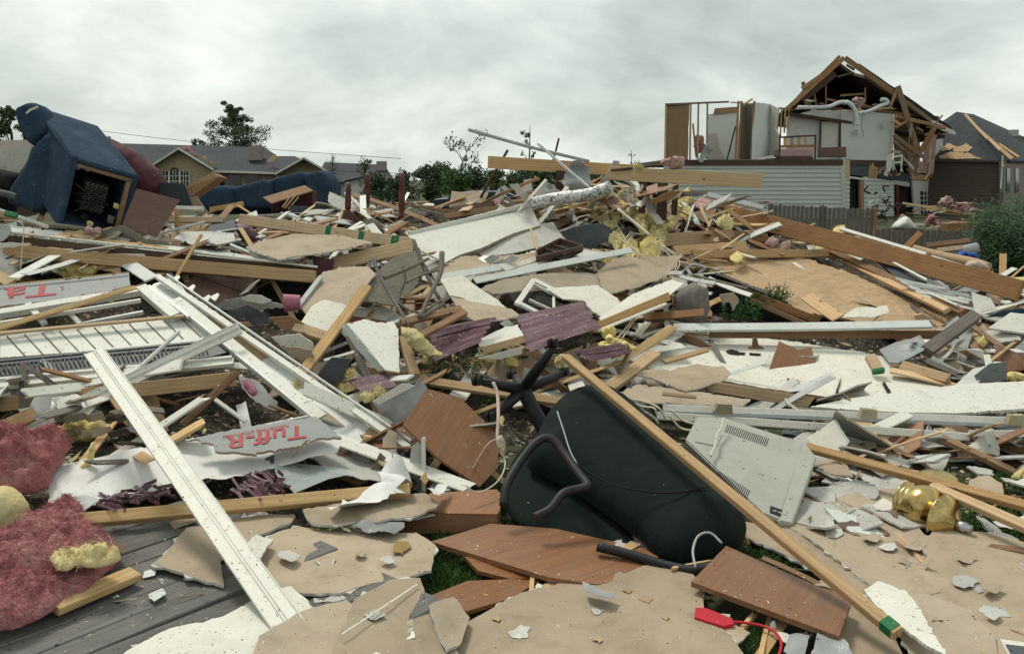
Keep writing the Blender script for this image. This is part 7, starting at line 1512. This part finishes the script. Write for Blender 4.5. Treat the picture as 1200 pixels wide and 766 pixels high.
# cords near the chair and small things
TB('cream_cable', 'thick cream cord hanging down in front of the chair base', 'cord', [(578, 448), (583, 462), (584, 490), (583, 512), (588, 522), (590, 534)], 2.2, pinkcord, Y=[5.3, 5.25, 5.1, 5.0, 4.95, 4.9])
TB('cream_cable', 'thin cream cord loop hanging over the drawer', 'cord', [(588, 525), (592, 545), (582, 565), (560, 577), (545, 568)], .9, cordw, Y=[4.95, 4.8, 4.6, 4.5, 4.5])
TB('cream_cable', 'thin cream cord curling over the brown panel edge', 'cord', [(586, 512), (572, 520), (560, 538), (550, 556)], .8, cordw, Y=4.92)
PILLOW('knot_of_twine', 'knotted twine on the thick cream cord', 'twine', [(581, 516), (588, 510), (593, 522), (590, 536), (584, 526)], cordw, Y=4.9, bulge=.015, amp=.01, nsc=30)
TB('grey_cable', 'pale grey cable loop beside the brown desk leaf', 'cable', [(815, 664), (812, 645), (818, 628), (832, 624), (846, 636)], 1.5, pipeg, Y=[3.75, 3.85, 3.95, 4.0, 3.95])
for i, pts_ in enumerate([[(786, 480), (800, 492), (815, 497), (822, 498)], [(784, 486), (796, 500), (808, 504), (820, 504)], [(738, 470), (752, 476), (766, 478), (770, 486)], [(740, 475), (755, 482), (765, 488), (772, 496)], [(744, 468), (760, 472), (772, 478), (780, 490)]]):
    TB('cream_wire', 'cream cable bundle between the chair and the monitor', 'cable', pts_, 1.3, cordw, Y=[5.85, 5.8, 5.72, 5.7], group='cable bundle by the monitor')
PILLOW('orange_insulation', 'orange yellow insulation wad stuck to the monitor corner', 'insulation', [(804, 520), (812, 515), (820, 522), (824, 534), (816, 540), (806, 530)], insY, Y=5.2, bulge=.04, amp=.03, nsc=14, wisps=20)
PILLOW('yellow_insulation', 'cluster of yellow insulation between the blinds and the pine studs', 'insulation', [(702, 404), (716, 392), (722, 400), (738, 402), (744, 408), (728, 414), (708, 416)], insY, Y=6.95, bulge=.08, amp=.08, nsc=11, dens=24, wisps=40)
PILLOW('yellow_insulation', 'bright yellow insulation lump under the pine edge beam', 'insulation', [(706, 388), (714, 382), (722, 388), (718, 396), (708, 396)], insY, Y=7.1, bulge=.06, amp=.04, nsc=11)
PILLOW('yellow_insulation', 'yellow insulation at the top end of the long diagonal stud', 'insulation', [(648, 424), (658, 414), (668, 418), (672, 430), (658, 434)], insY, Y=6.2, bulge=.05, amp=.05, nsc=14, wisps=30)
PILLOW('yellow_insulation', 'faded yellow insulation tuft at the right edge past the lamp', 'insulation', [(1186, 565), (1192, 552), (1215, 550), (1215, 575), (1192, 576)], insY, Y=5.2, bulge=.05, amp=.04, nsc=12)
for i, (x, y, s) in enumerate([(405, 456, 8), (400, 470, 7), (442, 460, 7), (560, 392, 5), (575, 420, 9), (600, 424, 7), (500, 423, 6), (410, 440, 5), (430, 466, 8), (620, 360, 5), (690, 300, 6), (640, 285, 4), (690, 362, 5), (705, 345, 5), (730, 352, 8), (350, 455, 5), (865, 302, 8), (1152, 400, 6), (960, 291, 6), (985, 269, 9), (1060, 300, 7)]):
    rnd = random.Random(i + 150); n_ = 8
    ol = [(x + s * math.cos(t * 6.283 / n_) * rnd.uniform(.6, 1.4), y + s * .7 * math.sin(t * 6.283 / n_) * rnd.uniform(.6, 1.3)) for t in range(n_)]
    PILLOW('yellow_insulation', 'small stray tuft of yellow insulation on the pile', 'insulation', ol, insY, k=.38, bulge=.03, amp=.03, nsc=14, dens=18, wisps=420, sub=3, group='small stray yellow tufts')

PN('pale_board', 'pale board leaning left of the blue armchair', 'board', [(-40, 180), (0, 176), (37, 171), (31, 190), (22, 203), (0, 198), (-40, 190)], whitedw, Y=9.6, th=.02)
PILLOW('shaded_void_mass', 'nearly black mass standing for the shaded void under the pale board at far left', 'void_shade', [(-40, 192), (0, 199), (24, 205), (20, 225), (14, 250), (0, 262), (-40, 262)], darkin, Y=9.3, bulge=.15, back=.3, amp=.03, nsc=3)  # dark void below the board, its shade given as a black mass
TB('grey_pipe', 'thick dark pipe end at the left edge beside the armchair', 'pipe', [(-40, 222), (0, 226), (20, 231)], 4, slatepiece, Y=8.3)

rq = random.Random(41)
for i, (x, y, s_) in enumerate([(340, 650, 14), (455, 655, 9), (440, 720, 12), (610, 740, 15), (760, 740, 13), (700, 715, 8), (975, 625, 13), (1040, 640, 10), (1130, 680, 15), (1165, 720, 11), (1110, 725, 8)]):
    ol = [(x + s_ * math.cos(t * .785) * rq.uniform(.5, 1.3), y + s_ * .5 * math.sin(t * .785) * rq.uniform(.5, 1.3)) for t in range(8)]
    PN('torn_paper_patch', 'patch where brown face paper has ripped off the drywall in the foreground', 'torn paper', ol, [greydw, gyps][i % 2], k=.128, th=.0012, jag=1.1, step=3, group='ripped paper patches on the foreground drywall')
# ================================================================== loose scraps, each one an object, laid into the pile
LMK = [((60, 560), 'by the pink insulation heaps'), ((120, 430), 'around the shuttered wall section'), ((60, 300), 'under the long left beam'), ((200, 275), 'along the pale siding sheet'), ((300, 255), 'below the blue couch'),
 ((330, 395), 'between the wall section and the leaning stud'), ((435, 262), 'around the cherry stand'), ((455, 350), 'by the bentwood chair frame'), ((470, 435), 'behind the green ended stud'), ((560, 250), 'behind the clean white panel'),
 ((620, 305), 'around the brown tray'), ((640, 400), 'around the purple blind mat'), ((720, 255), 'under the foil duct'), ((760, 345), 'under the cream cables'), ((850, 285), 'behind the plywood slab'), ((1000, 335), 'on the plywood slab'),
 ((1080, 300), 'along the massive beam'), ((1170, 340), 'near the green shrub'), ((900, 425), 'on the speckled ceiling sheet'), ((1080, 425), 'around the old dark post'), ((1150, 480), 'by the long white panel'), ((790, 465), 'between the chair and the ceiling sheet'),
 ((1020, 545), 'under the white trim rails'), ((1130, 580), 'beside the brass lamp'), ((1020, 640), 'on the cracked drywall'), ((870, 720), 'by the brown desk leaf'), ((700, 640), 'under the office chair'), ((550, 600), 'by the small drawer box'),
 ((430, 560), 'near the crumpled white paper'), ((300, 620), 'on the grey deck'), ((650, 730), 'on the largest drywall sheet'), ((430, 700), 'near the white joint bead'), ((180, 720), 'on the deck boards at the bottom')]
def lmk(x, y): return min(LMK, key=lambda l: (l[0][0] - x) ** 2 + 2.5 * (l[0][1] - y) ** 2)[1]
def protos():
    P = {}
    rnd = random.Random(77)
    def mesh(nm, v, f, mats, fm=None, sm=None):
        me = bpy.data.meshes.new(nm); me.from_pydata([tuple(q) for q in v], [], f)
        for m_ in mats: me.materials.append(m_)
        if fm: me.polygons.foreach_set('material_index', fm)
        if sm: me.polygons.foreach_set('use_smooth', sm)
        me.update(); return me
    for i in range(14):
        L_ = rnd.uniform(.35, 1.7); w_ = rnd.choice([.035, .06, .089, .089, .14]); t_ = rnd.choice([.012, .019, .036])
        v, f = boxmesh(L_, w_, t_, rnd, 5, .002, .02 * L_, rough=.0012, splint=(rnd.uniform(.005, .10), rnd.uniform(.005, .12)))
        P.setdefault('plank_scrap', []).append((mesh('plank_scrap', v, f, [rnd.choice([pine, pine, pine_lt, pine_dk, oldwood])]), 'broken board scrap'))
    for i in range(10):
        L_ = rnd.uniform(.2, .8); v, f = boxmesh(L_, rnd.uniform(.008, .022), .006, rnd, 5, .001, .04 * L_, rough=.001, splint=(.06, .06))
        P.setdefault('splinter', []).append((mesh('splinter', v, f, [rnd.choice([pine_lt, pine, oldwood, pine_dk])]), 'thin wood splinter'))
    def shard(nm, lab, mats, r0, r1, th, jag, warp, n):
        for i in range(n):
            rr = rnd.uniform(r0, r1); k = rnd.randint(4, 7); ol = [(rr * math.cos(6.283 * j / k + rnd.uniform(-.3, .3)) * rnd.uniform(.6, 1.2), rr * rnd.uniform(.4, .8) * math.sin(6.283 * j / k + rnd.uniform(-.3, .3))) for j in range(k)]
            ol = jagged(ol, rr * .16, rr * jag, rnd); s_ = rnd.uniform(0, 99); cu = rnd.uniform(-1, 1) * warp * 3
            v, f, fm, sm = panel_mesh(ol, th, rr / 4, (lambda x, y: warp * 2 * noise.noise(Vector((x * 1.5 / rr, y * 1.5 / rr, s_))) + cu * (x / rr) ** 2))
            P.setdefault(nm, []).append((mesh(nm, v, f, mats[i % len(mats)], fm, sm), lab))
    shard('drywall_scrap', 'torn drywall scrap', [DW_T, DW_W, DW_G, DW_T, DW_W], .08, .34, .0125, .06, .008, 16)
    shard('paper_scrap', 'curled torn paper scrap', [[wrap] * 3, [tandw, wrap, wrap], [greydw] * 3], .05, .18, .002, .09, .045, 10)
    shard('shingle_scrap', 'bent shingle or dark sheet scrap', [[slatepiece] * 3, [carpet] * 3, [oldwood] * 3, [darklam] * 3], .07, .2, .005, .04, .012, 8)
    shard('white_scrap', 'white painted scrap', [[whitep] * 3, [siding] * 3, [whitep] * 3], .05, .22, .01, .03, .003, 8)
    for i in range(8):
        L_ = rnd.uniform(.3, 1.1); v, f = boxmesh(L_, rnd.uniform(.03, .10), .005, rnd, 8, .001, .05 * L_, rough=.001, splint=(.03, .05))
        P.setdefault('siding_scrap', []).append((mesh('siding_scrap', v, f, [rnd.choice([siding, whitep, siding, sheath, pipeg])]), 'bent pale strip'))
    for i in range(10):
        L_ = rnd.uniform(.5, 1.7); v, f = boxmesh(L_, rnd.uniform(.03, .07), .012, rnd, 9, .002, .02 * L_, rough=.001, splint=(.04, .15))
        P.setdefault('lath_scrap', []).append((mesh('lath_scrap', v, f, [rnd.choice([pine_lt, pine, pine_lt, oldwood])]), 'long thin lath scrap'))
    for i in range(10):
        L_ = rnd.uniform(.5, 1.6); v, f = boxmesh(L_, rnd.uniform(.05, .13), .016, rnd, 8, .004, .012 * L_, rough=.0006, splint=(.02, .08))
        P.setdefault('trim_scrap', []).append((mesh('trim_scrap', v, f, [rnd.choice([whitep, whitep, siding])]), 'long white trim scrap'))
    shard('sheet_scrap', 'broken plywood or sheathing scrap', [[osb, osb, pine_dk], [sheath, sheath, tandw], [brownlam] * 3, DW_W, DW_T], .15, .42, .012, .035, .004, 14)
    return P
PR = protos()
def scatter():
    rnd = random.Random(99)
    kinds = ['plank_scrap'] * 30 + ['splinter'] * 14 + ['drywall_scrap'] * 20 + ['paper_scrap'] * 7 + ['shingle_scrap'] * 5 + ['white_scrap'] * 8 + ['siding_scrap'] * 12 + ['lath_scrap'] * 20 + ['trim_scrap'] * 22 + ['sheet_scrap'] * 22
    def put_one(kd, x, y, k, s=1, tilt=.35, base=None):
        me, lab = rnd.choice(PR[kd]); o = bpy.data.objects.new(kd, me); scene.collection.objects.link(o)
        p = ps(x, y, k) if base is None else base
        if y < 420 and tilt == .35: tilt = .24
        q1, q2 = ps(x, y, 0), ps(x, y - 8, 0); sl = math.atan2(max(-.2, q2.z - q1.z), max(.02, q2.y - q1.y))
        M = Matrix.Translation(p) @ Matrix.Rotation(sl, 4, 'X') @ Matrix.Rotation(rnd.gauss(0, tilt), 4, 'X') @ Matrix.Rotation(rnd.gauss(0, tilt), 4, 'Y') @ Matrix.Rotation(rnd.uniform(0, 6.283), 4, 'Z') @ Matrix.Rotation(rnd.choice([0, math.pi]), 4, 'X') @ Matrix.Scale(s, 4)
        o.matrix_basis = M
        l = lmk(x, y); tag(o, lab + ' ' + l, lab.split(' ')[-1] if kd != 'siding_scrap' else 'strip', lab + 's ' + l)
    EXC = [(-40, 315, 160, 355), (-40, 355, 235, 450), (170, 330, 420, 530), (225, 480, 420, 535), (578, 335, 700, 372), (620, 278, 690, 310), (795, 480, 960, 620), (1045, 540, 1145, 632), (-40, 480, 150, 740), (500, 370, 710, 420), (480, 235, 640, 310), (470, 450, 590, 630), (585, 460, 880, 665), (1028, 392, 1090, 430)]
    def crest(x):
        T = [(-40, 258), (150, 262), (390, 248), (560, 238), (700, 232), (820, 240), (900, 262), (1000, 286), (1190, 332), (1260, 340)]
        for (a, p), (b, q) in zip(T, T[1:]):
            if a <= x <= b: return p + (q - p) * (x - a) / (b - a)
        return 250
    n = 0
    while n < 1080:
        x = rnd.uniform(-40, 1240); c = crest(x); y = c + (540 - c) * rnd.random() ** 1.25
        if y < 275 and x < 200: continue
        if any(a < x < c_ and b < y < d_ for a, b, c_, d_ in EXC) and rnd.random() < .97: continue
        if any(a < x < c_ and b < y < d_ for a, b, c_, d_ in [(785, 368, 1095, 398), (745, 395, 1100, 468), (840, 300, 1130, 368), (950, 455, 1240, 515), (560, 320, 745, 342)]) and rnd.random() < .95: continue
        kd = rnd.choice(kinds); k = rnd.uniform(-.05, .30) if y < 400 else rnd.uniform(-.02, .17)
        put_one(kd, x, y, k, rnd.uniform(.7, 1.15)); n += 1
    n = 0
    while n < 95:                                  # thin low cover in the foreground
        x = rnd.uniform(420, 1240); y = rnd.uniform(540, 766)
        if 560 < y and 820 > x > 500 and y > 690: continue
        kd = rnd.choice(['drywall_scrap', 'drywall_scrap', 'paper_scrap', 'splinter', 'white_scrap', 'plank_scrap']); put_one(kd, x, y, rnd.uniform(.065, .095), rnd.uniform(.3, .7), .04); n += 1
    for i in range(60):                             # small bits on the deck
        put_one(rnd.choice(['drywall_scrap', 'paper_scrap', 'white_scrap', 'splinter']), rnd.uniform(90, 470), rnd.uniform(600, 715), .035, rnd.uniform(.12, .35), .08)
    for i in range(130):                            # heap packed up under the wide beams
        x = rnd.gauss(705, 62); y = rnd.uniform(212 + abs(x - 705) * .12, 262); b_ = pt(x, y, rnd.uniform(10.9, 12.2)) if y < 240 else None
        put_one(rnd.choice(['plank_scrap', 'lath_scrap', 'drywall_scrap', 'splinter', 'trim_scrap', 'sheet_scrap', 'paper_scrap']), x, y, rnd.uniform(.2, .6), .85, .4, b_)
    for i in range(110):                            # rubble under the trim rails and round the lamp
        x = rnd.uniform(925, 1240); y = rnd.uniform(508, 625)
        if 1045 < x < 1145 and y > 545: continue
        put_one(rnd.choice(['drywall_scrap', 'drywall_scrap', 'white_scrap', 'paper_scrap', 'shingle_scrap', 'splinter']), x, y, rnd.uniform(.02, .14), rnd.uniform(.6, 1.1), .15)
    for i in range(90):                             # the ridge line reads as a jumble
        x = rnd.uniform(380, 900); y = crest(x) + rnd.uniform(-6, 14)
        put_one(rnd.choice(['plank_scrap', 'plank_scrap', 'splinter', 'siding_scrap', 'drywall_scrap']), x, y, rnd.uniform(.1, .5), 1, .3)
scatter()
# ================================================================== crumbs lying on whatever is there, and grass
bpy.context.view_layer.update(); dg = bpy.context.evaluated_depsgraph_get()
def drop(x, y, z=3.2): 
    ok, loc, nor, idx, ob, mt = scene.ray_cast(dg, Vector((x, y, z)), Vector((0, 0, -1)))
    return (loc, nor, ob) if ok else None
def crumbs():
    rnd = random.Random(5); B = {k: ([], []) for k in range(5)}; G = ([], []); mats = [whitedw, tandw, insY, darkin, pine_lt]
    for i in range(15000):
        px, py = rnd.uniform(-20, 1220), 245 + (766 - 245) * rnd.random() ** .85; p = ps(px, py, rnd.uniform(0, .2))
        if p.y > 13: continue
        h = drop(p.x, p.y, 2.4)
        if not h: continue
        loc, nor, ob = h
        if nor.z < .25: continue
        rn = ob.parent.name if ob.parent else ob.name
        if rn.startswith('pink_ins') or rn.startswith('yellow_') or rn.startswith('blue_a'): continue
        if rn.startswith('office') and rnd.random() < .97: continue
        if any(a < x < c_ and b < y < d_ for a, b, c_, d_ in [(785, 368, 1095, 398), (745, 395, 1100, 468), (840, 300, 1130, 368), (950, 455, 1240, 515), (560, 320, 745, 342)]) and rnd.random() < .95: continue
        if ob.name.startswith('lawn') or ob.name.startswith('debris_m'): s = rnd.uniform(.008, .035)
        else:
            s = rnd.uniform(.0025, .009) if loc.y > 5.2 else rnd.uniform(.0018, .0065)
            if rnd.random() < (.35 if loc.y > 5.2 else .72): continue
            if ob.name.startswith('casing') and rnd.random() < .8: continue
        m_ = rnd.choice([0, 0, 0, 1, 1, 1, 1, 3, 3, 4, 4, 2]); V, Fc = B[m_]; k = len(V)
        a = Vector((rnd.gauss(0, 1), rnd.gauss(0, 1), 0)); a = (a - nor * a.dot(nor)).normalized(); b = nor.cross(a); el = rnd.choice([1, 1, 3]) if m_ in (2, 4) else rnd.uniform(.5, 1.3)
        o = loc + nor * s * .12; hh = nor * s * rnd.uniform(.15, .5)
        V += [o - a * s * el, o + b * s * .6, o + a * s * el * .8, o - b * s * .7, o + hh]; Fc += [(k, k + 1, k + 4), (k + 1, k + 2, k + 4), (k + 2, k + 3, k + 4), (k + 3, k, k + 4)]
    labs = ['white plaster crumbs strewn over the whole pile', 'brown paper crumbs strewn over the whole pile', 'yellow fibre crumbs strewn over the whole pile', 'dark dirt crumbs strewn over the whole pile', 'pale wood crumbs strewn over the whole pile']
    for m_ in range(5): tag(link('fine_rubble', B[m_][0], B[m_][1], mats[m_]), labs[m_], 'rubble', kind='stuff')
    V, Fc = [], []
    spots = [(525, 672, 30, 40), (590, 440, 60, 20), (680, 440, 50, 30), (880, 748, 40, 24), (395, 685, 22, 14), (400, 565, 60, 22), (1010, 595, 50, 22), (1075, 600, 30, 14), (650, 640, 120, 24), (940, 640, 60, 30), (1150, 615, 60, 20), (560, 590, 40, 40), (1240, 560, 60, 40)]
    for (cx_, cy_, rx, ry) in spots:
        for i in range(int(rx * ry * .55)):
            px, py = cx_ + rnd.gauss(0, .6) * rx, cy_ + rnd.gauss(0, .6) * ry
            p = ptz(px, py, 0) if py > 470 else ps(px, py, -.05)
            h = drop(p.x, p.y, 2.4)
            if not h or not (h[2].name.startswith('lawn') or h[2].name.startswith('debris_m')): continue
            loc = h[0]
            for b_ in range(7):
                q = loc + Vector((rnd.gauss(0, .022), rnd.gauss(0, .022), 0)); l = rnd.uniform(.03, .085); d = Vector((rnd.gauss(0, .5), rnd.gauss(0, .5), 1)).normalized() * l; w_ = Vector((rnd.uniform(-1, 1), rnd.uniform(-1, 1), 0)).normalized() * rnd.uniform(.0016, .003); k = len(V)
                V += [q - w_, q + w_, q + d * .6 + w_ * .8, q + d + Vector((d.x, d.y, 0)) * .6, q + d * .6 - w_ * .8]; Fc.append((k, k + 1, k + 2, k + 3, k + 4))
    tag(link('grass', V, Fc, grassm), 'short green grass in gaps between the wreckage', 'grass', kind='stuff')
    # leafy weeds by the hollow and behind the stud
    for i, (px, py, r_, n_) in enumerate([(890, 362, .28, 900), (868, 370, .22, 500), (520, 432, .3, 700), (480, 428, .2, 300), (910, 350, .16, 260)]):
        c = ps(px, py, .15); rr = random.Random(i); v, f = leaves(Vector((0, 0, .06)), r_, n_, .018, rr, 1, (1.2, .8, .6)); T = []
        for j in range(9):
            q = Vector((rr.gauss(0, .1), rr.gauss(0, .06), rr.uniform(.1, .25))); T.append(tube_geo([Vector((q.x * .2, q.y * .2, -.1)), q], [.004, .002], 4))
        v2, f2 = merge([(v, f)]); w = link('weeds', v2, f2, leafS, Matrix.Translation(c)); tag(w, ['green leafy weeds beside the stump hollow', 'darker weeds left in the hollow', 'leafy twigs tangled behind the green ended stud', 'small leafy twigs right of the yellow roll', 'weed sprigs touching the plywood slab'][i], 'weeds', kind='stuff')
        v3, f3 = merge(T); link('stem', v3, f3, bark, Matrix.Translation(c), w)
crumbs()
